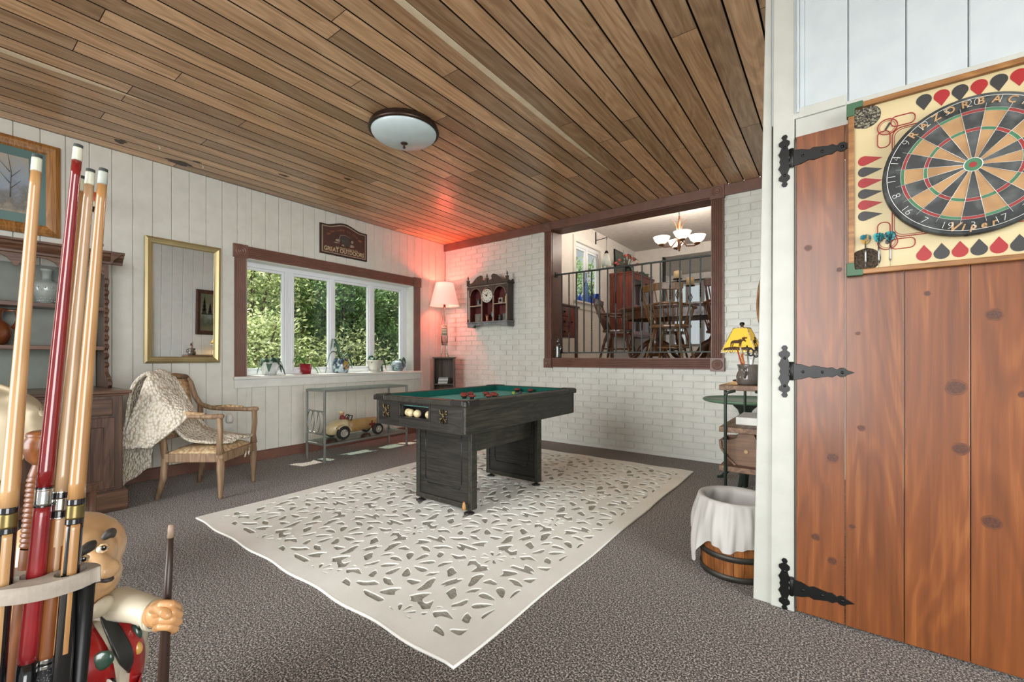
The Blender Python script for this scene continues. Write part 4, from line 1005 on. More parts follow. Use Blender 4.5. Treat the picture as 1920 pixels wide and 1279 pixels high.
bm = new(); lathe(bm, [(0, 0), (.03, 0), (.04, .01), (.075, .09), (.085, .14), (.07, .165), (.03, .18), (.024, .20), (.032, .255), (.028, .255), (.02, .2), (.028, .175), (.065, .155), (.078, .135), (.035, .015), (0, .012)], 28); bm2 = new(); lathe(bm2, [(.0325, .245), (.036, .25), (.036, .258), (.0325, .262)], 20); obj('rim', bm2, m_clear, gv)
for k in range(6):
    for j in range(14): a = (j + .5 * (k % 2)) * 2 * pi / 14; r = .045 + .007 * k; ell(bm, (r * cos(a), r * sin(a), .03 + .019 * k), .008, 6)
obj('bowl', bm, m_clear, gv)
fg = thing('small_figurine', 'small dark figurine standing on the hutch cornice', 'figurine', (-4.42, .80, 1.8355))
bm = new(); lathe(bm, [(0, 0), (.022, 0), (.022, .01), (.012, .02), (.016, .05), (.018, .06), (.008, .075), (.012, .09), (.009, .105), (0, .11)], 14); obj('body', bm, m_black, fg)
bm = new(); ell(bm, (0, .012, .055), (.008, .012, .018), 8); obj('wing', bm, m_black, fg)
# ================================================================ plants on the window sill
m_leafd = cloth('dark_plant_leaf', '#3f5a4c', '#5f7f68', .2, 20); m_leafl = cloth('bright_plant_leaf', '#4f8a3a', '#86b55a', .3, 20)
m_pot = mat('white_glazed_pot', '#dadedc', '#cfd5d3', .25, coat=.3); m_potr = mat('red_glazed_pot', '#9c2130', '#85202a', .35)
m_potb = mat('blue_marbled_pot', '#2b4656', '#b9cbd2', .2, scale=22, coat=.5, lo=.46, hi=.58); m_potg = mat('grey_cream_pot', '#a8a69c', '#c9c8bd', .4, scale=10, stretch=(1, 1, .3)); m_potz = mat('slate_blue_pot', '#5c7480', '#94a8ae', .35, scale=18, stretch=(1, 1, 2.5), lo=.45, hi=.55)
m_earth = mat('potting_soil', '#3a2f27', '#54483c', .95, scale=60)
def leaf(bm, base_, a, L, w, rise, droop, m=0, n=8):
    g = []
    d = Vector((cos(a), sin(a), 0)); s = Vector((-sin(a), cos(a), 0))
    for i in range(n + 1):
        t = i / n; p = Vector(base_) + d * L * t * (1 - .25 * t) + Vector((0, 0, rise * 4 * t * (1 - t) * .6 + rise * t * .4 - droop * t * t))
        ww = w * (sin(pi * min(.98, t * .92 + .06)) ** .7); g.append([bm.verts.new(p - s * ww), bm.verts.new(p - Vector((0, 0, ww * .35))), bm.verts.new(p + s * ww)])
    for A, B_ in zip(g, g[1:]):
        for k in range(2): f = bm.faces.new((A[k], A[k + 1], B_[k + 1], B_[k])); f.smooth = True; f.material_index = m
def plant(y, label, prof, mpot, leaves, mleaf, x=-4.775, pname='potted_plant'):
    t = thing(pname, label, 'plant', (x, y, WZ0 - .002), 0, 'potted plants on the window sill')
    bm = new(); lathe(bm, prof, 32); obj('pot', bm, mpot, t)
    zt = max(z for r, z in prof); rt = [r for r, z in prof if z == zt][0]
    bm = new(); lathe(bm, [(0, zt - .018), (rt * .9, zt - .020)], 20); obj('soil', bm, m_earth, t)
    bm = new()
    for (a, L, w, rise, dr_) in leaves: leaf(bm, (0.01 * cos(rad(a)), .01 * sin(rad(a)), zt - .02), rad(a), L, w, rise, dr_)
    obj('leaf', bm, mleaf, t, solid=.0025)
    return t
def potprof(rb, rt, h, lip=.004): return [(0, 0), (rb, 0), (rb + (rt - rb) * .5, h * .5), (rt, h), (rt + lip, h), (rt - .008, h - .001), (rt - .012, h - .03), (0, h - .03)]
plant(2.19, 'white flared pot with drooping grey green leaves on the window sill', potprof(.055, .10, .135), m_pot, [(100, .16, .028, .08, .12), (60, .15, .03, .09, .08), (130, .14, .03, .10, .04), (260, .15, .03, .08, .13), (290, .14, .028, .10, .06), (20, .14, .03, .11, .05), (-30, .15, .03, .07, .10), (80, .20, .024, .06, .20)], m_leafd)
plant(2.575, 'small red pot with bright green leaves on the sill', potprof(.05, .068, .115), m_potr, [(80, .13, .012, .08, .02), (110, .16, .012, .06, .06), (-60, .16, .014, .12, .02), (60, .22, .012, .05, .16), (250, .16, .014, .13, .02), (-100, .13, .012, .10, .01), (95, .2, .013, .02, .11), (-80, .18, .013, .14, .02)], m_leafl)
p3_ = plant(3.01, 'blue marbled pot with tall curling orchid leaves and one yellowed leaf', [(0, 0), (.07, 0), (.09, .03), (.098, .09), (.088, .145), (.074, .165), (.078, .175), (.068, .175), (.066, .15), (0, .145)], m_potb, [(265, .16, .026, .32, .02), (250, .22, .026, .20, .24), (95, .2, .02, .14, .16), (280, .12, .03, .22, -.06), (75, .17, .022, .10, .04)], m_leafd)
bm = new(); tube(bm, [(0, .0, .15), (.0, .03, .35), (0, .06, .52), (0, .03, .60)], .0035, 6); tube(bm, [(0, .0, .15), (0, .06, .26), (0, .15, .33), (0, .24, .36)], .003, 6); obj('orchid_stem', bm, m_leafd, p3_)
bm = new(); prism(bm, [(-.03, .09), (.005, .035), (.035, .085), (.03, .135), (-.015, .15)], .092, .096, axis='x'); obj('yellow_leaf', bm, cloth('yellowed_leaf', '#b08a3c', '#c9a857', .2), p3_)
plant(3.49, 'grey cream footed pot with folded dark leaves on the sill', [(0, 0), (.078, 0), (.082, .012), (.06, .02), (.07, .05), (.094, .10), (.098, .135), (.104, .137), (.104, .15), (.09, .15), (.088, .12), (0, .12)], m_potg, [(100, .18, .03, .08, .22), (80, .2, .026, .12, .16), (250, .11, .03, .10, .02), (300, .12, .028, .09, .05), (30, .12, .03, .09, .01), (200, .10, .03, .10, .0)], m_leafd)
plant(3.87, 'round slate blue pot with dark drooping leaves on the sill near the lamp', [(0, 0), (.05, 0), (.055, .01), (.09, .06), (.094, .085), (.08, .125), (.055, .145), (.05, .145), (.06, .12), (0, .12)], m_potz, [(90, .15, .02, .09, .10), (75, .13, .02, .10, .06), (270, .11, .024, .06, .14), (300, .10, .022, .06, .13), (0, .12, .02, .08, .10), (240, .08, .02, .08, .05)], m_leafd)

# ================================================================ narrow bookcase in the corner with the bottle lamp
m_smallw = wood('dark_weathered_wood', '#5d5044', '#463b31', '#6e6052', axis=2, rough=.6, fine=40)
BC = Vector((-4.455, 4.425, 0)); BA = rad(39)
bc = thing('narrow_bookcase', 'narrow dark open bookcase under the bottle lamp', 'bookcase', BC, BA)
hw_, hd, Hc = .145, .095, 1.03
bm = new(); box(bm, -hw_, -hw_ + .016, -hd, hd, 0, Hc); box(bm, hw_ - .016, hw_, -hd, hd, 0, Hc); obj('side_panel', bm, m_smallw, bc, bev=.002)
bm = new(); box(bm, -hw_, hw_, hd - .01, hd, 0, Hc); obj('back_panel', bm, m_smallw, bc)
bm = new(); box(bm, -hw_ - .012, hw_ + .012, -hd - .012, hd, Hc, Hc + .02); obj('top', bm, m_smallw, bc, bev=.003)
for z in (.02, .34, .66):
    bm = new(); box(bm, -hw_ + .014, hw_ - .014, -hd, hd - .01, z, z + .016); obj('shelf', bm, m_smallw, bc, bev=.002)
bm = new(); 
for k in range(4): box(bm, -.09 + .003 * k, .04 + .004 * k, -.06, .06, .0005 + .022 * k, .021 + .022 * k, k % 2)
tag(obj('paper_stack', bm, [m_white2, mat('grey_paper', '#9fa39f')], None, loc=BC + Vector((0, 0, .676)), rz=BA + .1, bev=.002), 'small stack of papers on the narrow bookcase shelf', 'papers')
# lamp
m_shade = cloth('pleated_lamp_shade', '#f6e6dc', '#f9ece4', .12, 8); m_shade.node_tree.nodes['Principled BSDF'].inputs['Emission Color'].default_value = (1, .72, .62, 1); m_shade.node_tree.nodes['Principled BSDF'].inputs['Emission Strength'].default_value = .3; m_chrome = mat('wire_chrome', '#c9bdb6', rough=.25, metal=.9)
m_bottle = glass('bottle_glass', '#fdf1ee', .02); m_label = mat('bottle_label', '#dccdb4', '#cfbfa5', .6, scale=20); m_ink = mat('label_ink', '#4b3a30', rough=.7)
LZ = Hc + .0205
lp = thing('bottle_lamp', 'clear bottle table lamp with glowing pink white shade on the narrow bookcase', 'lamp', BC + Vector((0, 0, LZ)), BA)
bm = new()
for k in range(4):
    a = pi / 4 + k * pi / 2; ca, sa = cos(a), sin(a)
    tube(bm, [(.066 * ca, .066 * sa, .008), (.078 * ca, .078 * sa, .004), (.075 * ca, .075 * sa, .012), (.052 * ca, .052 * sa, .05), (.045 * ca, .045 * sa, .16), (.046 * ca, .046 * sa, .20)], .0035, 6)
tube(bm, [(.047 * cos(t), .047 * sin(t), .165) for t in [k * pi / 12 for k in range(24)]], .0035, 6, closed=True); tube(bm, [(.058 * cos(t), .058 * sin(t), .045) for t in [k * pi / 12 for k in range(24)]], .003, 6, closed=True)
cyl(bm, (-.046, 0, .165), (.046, 0, .165), .003, seg=6); cyl(bm, (0, -.046, .165), (0, .046, .165), .003, seg=6)
obj('wire_stand', bm, m_chrome, lp)
bm = new(); lathe(bm, [(0, .17), (.042, .17), (.045, .178), (.045, .46), (.038, .52), (.022, .60), (.017, .66), (.017, .74), (.012, .74), (.012, .66), (.018, .60), (.034, .52), (.040, .455), (.040, .18), (0, .178)], 28); obj('bottle', bm, m_bottle, lp)
bm = new(); lathe(bm, [(.0455, .30), (.0458, .30), (.0458, .455), (.0455, .455)], 28); obj('label', bm, m_label, lp)
bm = new()
for z in (.435, .40, .365, .33, .315):
    for k in range(5):
        a = rad(-90 - 36 + 18 * k + (z * 700) % 9); Q = T(.0462 * cos(a), .0462 * sin(a), z) @ Matrix.Rotation(a + pi / 2, 4, 'Z')
        box(bm, -.006, .005, -.0004, .0004, -.005, .005 - .003 * (k % 2), 0, Q)
obj('label_print', bm, m_ink, lp)
bm = new(); cyl(bm, (0, 0, .735), (0, 0, .80), .012, seg=12); cyl(bm, (0, 0, .80), (0, 0, .83), .016, .018, 12); tube(bm, [(0, -.05, .78), (0, -.06, .9), (0, 0, 1.04), (0, .06, .9), (0, .05, .78), (0, -.05, .78)], .002, 5); obj('socket', bm, m_brass, lp)
m_bulb = glow('red_bulb', '#ff5a48', 60)
bm = new(); lathe(bm, [(0, .83), (.012, .83), (.016, .90), (.03, .955), (.033, .985), (.025, 1.015), (0, 1.03)], 18); obj('bulb', bm, m_bulb, lp)
bm = new(); lathe(bm, [(.205, .725), (.200, .735), (.125, 1.045), (.122, 1.048)], 48); obj('lamp_shade', bm, m_shade, lp)
bm = new()
for r, z in ((.204, .727), (.124, 1.046)): tube(bm, [(r * cos(t), r * sin(t), z) for t in [k * pi / 24 for k in range(48)]], .003, 6, closed=True)
for k in range(3): a = k * 2 * pi / 3; cyl(bm, (0, 0, 1.03), (.123 * cos(a), .123 * sin(a), 1.045), .002, seg=5)
obj('shade_trim', bm, m_shade, lp)
point('bottle_lamp_light', BC + Vector((0, 0, LZ + .985)), 420, (1, .10, .055), .035)

# ================================================================ clock shelf on the brick wall
m_clk = wood('grey_brown_clock_wood', '#4d4138', '#392f29', '#5c4f45', axis=2, rough=.5, fine=50); m_clkl = mat('worn_pale_edge', '#b59f8c', '#9d8878', .5); m_redin = mat('dark_red_lining', '#6b2a26', '#57231f', .6)
ck = thing('clock_shelf', 'dark wooden wall shelf with arches and a white clock on the brick', 'wall clock', (-3.765, YB - .0005, 1.53))
w2, D, H0 = .335, .135, .50                              # half width, depth, box height
bm = new(); box(bm, -w2, -w2 + .018, -D, 0, 0, H0); box(bm, w2 - .018, w2, -D, 0, 0, H0); box(bm, -w2, w2, -.012, -.002, 0, H0); box(bm, -w2 - .02, w2 + .02, -D - .025, 0, H0, H0 + .016); box(bm, -w2 - .008, w2 + .008, -D - .01, 0, H0 - .012, H0)
obj('case', bm, m_clk, ck, bev=.002)
bm = new(); box(bm, -w2, w2, -.014, -.0125, 0.01, H0 - .01); 
for x in (-w2 + .0185, -.099, .113, w2 - .0195): box(bm, x, x + .001, -D + .008, -.014, .01, H0 - .015)
obj('red_lining', bm, m_redin, ck)
bm = new(); xs = [-w2 + .018, -.10, .10, w2 - .018]
def archfront(x0, x1, zs):
    cx, r = (x0 + x1) / 2, (x1 - x0) / 2 - .012
    pts = [(x0, H0 - .012), (x0, zs - .02), (x0 + .012, zs - .02)] + [(cx - r * cos(pi * t / 16), zs + .0 + min(r, H0 - .03 - zs) * sin(pi * t / 16)) for t in range(17)] + [(x1 - .012, zs - .02), (x1, zs - .02), (x1, H0 - .012)]
    prism(bm, pts, -D - .002, -D + .010)
archfront(xs[0], xs[1], .36); archfront(xs[1], xs[2], .37); archfront(xs[2], xs[3], .36)
obj('arched_front', bm, m_clk, ck, bev=.001)
bm = new()
for x0, x1 in ((xs[0] - .012, xs[0] + .003), (xs[1] - .008, xs[1] + .008), (xs[2] - .008, xs[2] + .008), (xs[3] - .003, xs[3] + .012)): box(bm, x0, x1, -D - .004, -D + .012, 0, .345)
box(bm, -w2 - .002, w2 + .002, -D - .006, -D + .01, H0 - .018, H0 - .010)
for i in (0, 1, 2):
    cx, r = (xs[i] + xs[i + 1]) / 2, (xs[i + 1] - xs[i]) / 2 - .012
    tube(bm, [(cx - r * cos(pi * t / 16), -D - .003, (.36 if i != 1 else .37) + min(r, H0 - .03 - .36) * sin(pi * t / 16)) for t in range(17)], .0035, 6)
obj('pale_moulding', bm, m_clkl, ck, bev=.001)
for (a, b, z) in ((xs[0], xs[1], .225), (xs[2], xs[3], .235)):
    bm = new(); box(bm, a, b, -D + .01, -.012, z - .012, z); box(bm, a, b, -D - .001, -D + .01, z - .012, z, 1); obj('shelf', bm, [m_clk, m_clkl], ck)
bm = new(); box(bm, -w2 - .02, w2 + .02, -D - .03, 0, -.02, 0); prism(bm, [(-w2 - .015, -.02), (w2 + .015, -.02), (w2 + .005, -.075), (w2 - .09, -.075), (w2 - .11, -.05), (-w2 + .11, -.05), (-w2 + .09, -.075), (-w2 - .005, -.075)], -D - .022, -D + .0); box(bm, w2 - .01, w2 + .012, -D - .02, 0, -.075, -.02); box(bm, -w2 - .012, -w2 + .01, -D - .02, 0, -.075, -.02)
obj('base_moulding', bm, mat('blue_grey_worn_wood', '#83898a', '#6b6d6b', .5, scale=14), ck, bev=.004)
bm = new()
for s in (-1, 1):
    pts = [(s * w2, H0 + .016), (s * w2, H0 + .035)] + [(s * (w2 - .05 - .14 * t), H0 + .035 + .085 * (t ** 2) * (3 - 2 * t)) for t in [i / 8 for i in range(9)]] + [(s * .115, H0 + .13), (s * .085, H0 + .12), (s * .075, H0 + .095), (s * .085, H0 + .07), (s * .06, H0 + .055), (s * .02, H0 + .06), (s * .02, H0 + .016)]
    prism(bm, pts, -D - .015, -D - .002)
    prism(bm, [(-D - .01, H0 + .016), (-.04, H0 + .016), (0, H0 + .016), (0, H0 + .05), (-.02, H0 + .055), (-.05, H0 + .03), (-D - .01, H0 + .04)], s * w2 - .006, s * w2 + .006, axis='x')
obj('scroll_crest', bm, m_clk, ck, bev=.002)
for x in (-w2 - .005, 0, w2 + .005):
    bm = new(); q = T(x, -D - .008, H0 + .016); box(bm, -.016, .016, -.014, .014, 0, .055, 0, q); box(bm, -.021, .021, -.018, .018, .055, .062, 0, q); lathe(bm, [(0, .062), (.009, .064), (.006, .072), (.011, .085), (.009, .10), (.003, .125), (0, .128)], 12, 0, q); obj('finial', bm, m_clk, ck, bev=.001)
for x in (-w2 - .012, w2 + .012):
    bm = new(); q = T(x, -D - .006, 0); lathe(bm, [(.009, 0), (.013, .01), (.013, .03), (.008, .045), (.007, .2), (.008, H0 - .06), (.013, H0 - .045), (.013, H0 - .02), (.009, H0 - .012), (0, H0 - .012)], 12, 0, q); obj('column', bm, m_clk, ck)
m_dial = mat('clock_dial', '#dfe0d2', '#d5d6c8', .35)
bm = new(); q = T(-.0, -D - .006, .345) @ R(90, 'X'); lathe(bm, [(0, .012), (.088, .012), (.093, .009), (.093, -.004), (0, -.004)], 40, 0, q); fc = obj('clock_face', bm, m_dial, ck)
bm = new()
for i, nme in enumerate(('XII', 'I', 'II', 'III', 'IIII', 'V', 'VI', 'VII', 'VIII', 'IX', 'X', 'XI')):
    text(bm, nme, .024, q @ R(-30 * i) @ T(0, .07, .0125), .0004, bold=.0005)
for i in range(60): box(bm, -.0006, .0006, .083, .087, .012, .0128, 0, q @ R(6 * i))
obj('numeral', bm, m_black, fc); fc.children[-1]['kind'] = 'stuff'
bm = new(); prism(bm, [(-.004, -.012), (.004, -.012), (.006, .03), (0, .052)], .0135, .0145, 0, q @ R(62), axis='z'); obj('hour_hand', bm, m_black, fc)
bm = new(); prism(bm, [(-.003, -.015), (.003, -.015), (.004, .04), (0, .07)], .015, .016, 0, q @ R(-215 + 180), axis='z'); lathe(bm, [(0, .018), (.012, .018), (.012, .012)], 14, 0, q); obj('minute_hand', bm, m_black, fc)
CK = Vector((-3.765, YB, 1.53))
m_pewter = mat('pewter_green', '#5b665f', '#7b867e', .4, .5, scale=30); m_tile = mat('grey_tile', '#8a8a7c', '#6f7064', .5, scale=40)
def trink(name, bm, mt, x, y, z, lb, cat, group='trinkets in the clock shelf', **k): return tag(obj(name, bm, mt, loc=CK + Vector((x, y, z)), **k), lb, cat, group)
bm = new(); lathe(bm, [(.02, .02), (.022, .035), (.02, .06), (.024, .10), (.020, .10), (0, .09)], 14); ell(bm, (.02, 0, .016), (.045, .018, .017), 14); box(bm, -.022, -.004, -.016, .016, 0, .02); trink('boot_figurine', bm, m_pewter, -.215, -.07, .2255, 'small pewter boot on the shelf above the square relief tile', 'figurine')
bm = new(); box(bm, -.052, .052, -.008, .008, 0, .115); lathe(bm, [(.04, .009), (.043, .013), (.04, .014), (.03, .010), (.02, .013), (0, .012)], 24, 0, T(0, 0, .058) @ R(90, 'X')); trink('relief_tile', bm, m_tile, -.215, -.075, .0005, 'square grey relief tile under the pewter boot in the wall clock', 'tile')
bm = new(); lathe(bm, [(0, 0), (.022, 0), (.02, .01), (.016, .02), (.026, .06), (.03, .10), (.026, .10), (.02, .06), (0, .03)], 18); trink('copper_cup', bm, mat('copper_cup_metal', '#8b5a46', '#a77a62', .3, .7), -.045, -.085, .0005, 'small copper cup under the clock face', 'cup')
bm = new(); lathe(bm, [(0, 0), (.022, 0), (.008, .012), (.007, .05), (.024, .075), (.029, .13), (.025, .13), (.02, .08), (0, .07)], 18); trink('blue_goblet', bm, mat('blue_pewter', '#6f93a3', '#93b0bb', .3, .5), .045, -.07, .0005, 'small blue goblet under the clock face', 'goblet')
bm = new(); box(bm, -.033, .033, -.02, .02, 0, .075); box(bm, -.055, -.03, -.012, .012, .015, .022); lathe(bm, [(.02, .021), (.021, .024), (0, .024)], 18, 1, T(0, 0, .038) @ R(90, 'X')); trink('mantel_clock', bm, [mat('pinkish_stone', '#b3a297', '#9d8d83', .5), m_black], .195, -.08, .2355, 'tiny pinkish stone mantel clock beside a yellow figurine in the wall clock', 'clock', bev=.002)
bm = new(); lathe(bm, [(0, 0), (.017, 0), (.017, .05), (.014, .07), (.015, .09), (0, .10)], 14); trink('yellow_figurine', bm, mat('yellow_glaze', '#b8a957', '#d2c98a', .3), .265, -.07, .2355, 'tiny yellow figurine beside the stone mantel clock', 'figurine')
bm = new(); lathe(bm, [(0, 0), (.023, 0), (.021, .04), (.023, .085), (.018, .085), (0, .02)], 14); trink('dark_stein', bm, mat('dark_stein_glaze', '#3b3d3a', '#5a5e59', .4, scale=40), .175, -.085, .0005, 'small dark ridged stein beside the pewter box in the wall clock', 'stein')
bm = new(); box(bm, -.026, .026, -.02, .02, 0, .095); ell(bm, (0, -.021, .05), (.014, .005, .018), 10); trink('pewter_box', bm, m_pewter, .255, -.075, .0005, 'small grey pewter box beside the dark stein in the wall clock', 'box', bev=.004)

# ================================================================ shelf unit behind the post
m_shelfw = wood('weathered_shelf_plank', '#7d6049', '#5d4636', '#957a62', axis=1, rough=.55, fine=40)
m_irong = mat('green_black_iron', '#2b3630', '#37443c', .45, .4)
SX0, SX1, SY0, SY1 = -.53, -.262, 2.70, 3.36
su = thing('shelf_unit', 'iron shelf unit with three weathered plank shelves behind the white post', 'shelf unit')
for z in (.892, .655, .435):
    bm = new(); box(bm, SX0, SX1, SY0, SY1, z - .03, z); obj('shelf', bm, m_shelfw, su, bev=.004)
for (x, y) in ((SX0 + .035, SY0 + .006), (SX1 - .035, SY0 + .006), (SX0 + .035, SY1 - .006), (SX1 - .035, SY1 - .006)):
    sy = -1 if y < 3 else 1; bm = new(); tube(bm, [(x, y + sy * .012, 0), (x, y + sy * .012, .83), (x + (.01 if x < -.4 else -.01), y + sy * .010, .85), (x + (.05 if x < -.4 else -.05), y + sy * .006, .862)], .0085, 8); tube(bm, [(x, y + sy * .012, .83), (x, y + sy * .012, .862)], .0085, 8); obj('leg', bm, m_irong, su)
# moose lamp
ml = thing('moose_lamp', 'small lamp with yellow moose shade on the plank shelf unit', 'lamp', (-.485, 3.18, .8925))
m_mshade = glow('yellow_parchment', '#e8b83a', .55, '#d9ae3f'); m_moose = mat('brown_moose_silhouette', '#4a3216', rough=.7); m_lace = mat('leather_lace', '#d8d2b8', '#8a8468', .7, scale=70, lo=.48, hi=.52)
bm = new(); lathe(bm, [(0, 0), (.055, 0), (.055, .008), (.02, .014), (.008, .02), (.008, .30), (0, .30)], 24); obj('base_pole', bm, m_iron, ml)
def mooseM(s): return R(0) @ Matrix.Diagonal((s, s, s, 1))
MO = [(-.5, .05), (-.48, .30), (-.50, .0), (-.44, 0), (-.42, .25), (-.36, .32), (-.38, 0), (-.32, 0), (-.28, .30), (.10, .28), (.08, 0), (.14, 0), (.18, .26), (.20, 0), (.26, 0), (.26, .35), (.34, .50), (.42, .46), (.52, .40), (.56, .44), (.54, .52), (.44, .62), (.50, .66), (.60, .68), (.64, .78), (.56, .73), (.54, .84), (.48, .74), (.44, .86), (.40, .74), (.34, .84), (.32, .73), (.22, .80), (.26, .70), (.20, .66), (.30, .64), (.28, .58), (.16, .64), (-.02, .56), (-.30, .55), (-.46, .48), (-.52, .36)]
bm = new(); q = T(.075, -.03, .17); box(bm, -.055, .06, -.002, .002, -.004, 0, 0, q); prism(bm, [(a * .085, b * .085) for a, b in MO], -.002, .002, 0, q); cyl(bm, (-.0, 0, .18), (.06, -.03, .167), .003, seg=6); cyl(bm, (0, 0, .25), (-.045, -.01, .25), .003, seg=6); cyl(bm, (0, 0, .25), (.045, -.03, .25), .003, seg=6); obj('hanging_moose', bm, m_iron, ml)
zb, zt, rb, rt_, NP = .195, .345, .137, .056, 4
bm = new(); hexs = lambda r, z: [(r * cos(rad(90 * k + 35 + 4)), r * sin(rad(90 * k + 35 + 4)), z) for k in range(NP)]
A = [bm.verts.new(p) for p in hexs(rb, zb)]; Bv = [bm.verts.new(p) for p in hexs(rt_, zt)]
for k in range(NP): bm.faces.new((A[k], A[(k + 1) % NP], Bv[(k + 1) % NP], Bv[k]))
sh = obj('lamp_shade', bm, m_mshade, ml, solid=.003)
bm = new(); H6 = hexs(rb + .002, zb); 
for k in range(NP):
    a, b = Vector(H6[k]), Vector(H6[(k + 1) % NP]); 
    for i in range(13): p = a.lerp(b, (i + .5) / 13); tube(bm, [p + Vector((0, 0, -.012)), p + Vector((0, 0, .010))], .003, 5)
    tube(bm, [a + Vector((0, 0, -.008)), b + Vector((0, 0, -.008))], .0045, 6); a2, b2 = Vector(hexs(rt_ + .001, zt)[k]), Vector(hexs(rt_ + .001, zt)[(k + 1) % NP]); tube(bm, [a2, b2], .004, 6); tube(bm, [a, a2], .0032, 5)
obj('laced_edge', bm, [m_lace], sh)
for k in range(NP):                                      # moose and hills on each panel
    a, b, c, d = Vector(hexs(rb, zb)[k]), Vector(hexs(rb, zb)[(k + 1) % NP]), Vector(hexs(rt_, zt)[(k + 1) % NP]), Vector(hexs(rt_, zt)[k])
    ux = (b - a).normalized(); up = ((c + d) / 2 - (a + b) / 2).normalized(); nn = ux.cross(up); o_ = (a + b) / 2 + nn * .0022
    Q = Matrix(((ux.x, -nn.x, up.x, o_.x), (ux.y, -nn.y, up.y, o_.y), (ux.z, -nn.z, up.z, o_.z), (0, 0, 0, 1)))
    bm = new(); prism(bm, [(x * .084 - .004, z * .084 + .028) for x, z in MO], -.001, 0, 0, Q); prism(bm, [(-.088, .006), (.088, .006), (.080, .022), (.05, .027), (.02, .024), (-.02, .030), (-.05, .027), (-.080, .022)], -.0008, 0, 0, Q); obj('moose_silhouette', bm, m_moose, sh)
bm = new(); lathe(bm, [(0, .345), (.012, .35), (.008, .36), (.016, .37), (.012, .382), (0, .385)], 14); cyl(bm, (0, 0, .29), (0, 0, .35), .004, seg=6); obj('finial', bm, m_black, ml)
point('moose_lamp_light', (-.485, 3.18, .8925 + .25), 5, (1, .82, .45), .025)
# crock with pens and scissors
cr = thing('pottery_crock', 'grey glazed pottery crock on the top plank shelf', 'crock', (-.395, 2.80, .8925))
m_crock = mat('grey_brown_glaze', '#6a645c', '#55504a', .22, scale=18, coat=.6)
bm = new(); lathe(bm, [(0, 0), (.052, 0), (.060, .012), (.063, .045), (.055, .07), (.050, .08), (.055, .105), (.058, .115), (.050, .115), (.045, .08), (.05, .05), (0, .01)], 32); obj('body', bm, m_crock, cr)
bm = new(); tube(bm, [(-.01, -.054, .095), (-.01, -.078, .09), (-.008, -.08, .06), (-.008, -.06, .04)], .006, 8); obj('handle', bm, m_crock, cr)
def stick(name, lb, cat, parts):
    t = thing(name, lb, cat, (-.395, 2.80, .9045), 0, None)
    for (nm, mt, a, b, r0, r1) in parts: bm = new(); cyl(bm, a, b, r0, r1, 10); obj(nm, bm, mt, t)
    return t
stick('red_pencil', 'red pencil leaning over the rim of the grey crock', 'pencil', (('barrel', mat('red_orange_lacquer', '#b5442c', rough=.4), (-.01, 0, .0), (-.052, -.012, .18), .004, .004), ('tip', m_oakf, (-.052, -.012, .18), (-.0565, -.0133, .20), .004, .0008)))
stick('paint_brush', 'orange handled brush standing in the grey crock', 'brush', (('handle', mat('orange_lacquer', '#c2622f', rough=.4), (0, .01, .0), (-.033, -.005, .165), .003, .005), ('bristle', m_candle, (-.033, -.005, .165), (-.040, -.008, .20), .007, .004)))
stick('steel_ruler', 'grey pen standing in the grey crock', 'pen', (('barrel', m_silver, (.005, .01, .0), (-.008, .012, .20), .004, .004), ('cap', m_black, (-.008, .012, .20), (-.009, .0122, .212), .0045, .0035)))
scs = thing('scissors', 'black handled scissors standing in the grey crock', 'scissors', (-.395, 2.80, .9045))
bm = new(); box(bm, .008, .018, -.002, .002, 0, .13); cyl(bm, (.013, .0, .06), (.03, .0, .15), .004, seg=6); obj('blade', bm, m_silver, scs)
bm = new()
for c in ((.038, 0, .165), (.012, 0, .172)): tube(bm, [(c[0] + .013 * cos(t), 0, c[2] + .02 * sin(t)) for t in [k * pi / 8 for k in range(16)]], .0045, 6, closed=True)
obj('handle', bm, m_black, scs)
# green round table
gt = thing('round_side_table', 'round green painted pedestal table behind the plank shelf unit', 'side table', (-.585, 3.98, 0))
m_green = mat('sage_green_paint', '#5f8066', '#51725a', .4, scale=5)
bm = new(); lathe(bm, [(0, .685), (.29, .685), (.31, .692), (.318, .703), (.31, .712), (.285, .712), (.28, .706), (0, .706)], 56); obj('tabletop', bm, m_green, gt)
bm = new(); lathe(bm, [(0, .0), (.02, 0), (.03, .10), (.022, .2), (.03, .3), (.02, .45), (.028, .55), (.055, .62), (.09, .655), (.09, .685), (0, .685)], 20); obj('pedestal', bm, m_irong, gt)
for k in range(3):
    a = k * 2 * pi / 3 + .5; bm = new(); tube(bm, [(.02 * cos(a), .02 * sin(a), .18), (.12 * cos(a), .12 * sin(a), .14), (.22 * cos(a), .22 * sin(a), .03), (.27 * cos(a), .27 * sin(a), .012)], [.02, .018, .016, .012], 8); obj('leg', bm, m_irong, gt)
bm = new(); box(bm, -.10, .10, -.14, .14, 0, .045); tag(obj('white_box', bm, m_white2, loc=(-.365, 2.97, .6555), bev=.004), 'flat white box on the middle plank shelf', 'box')
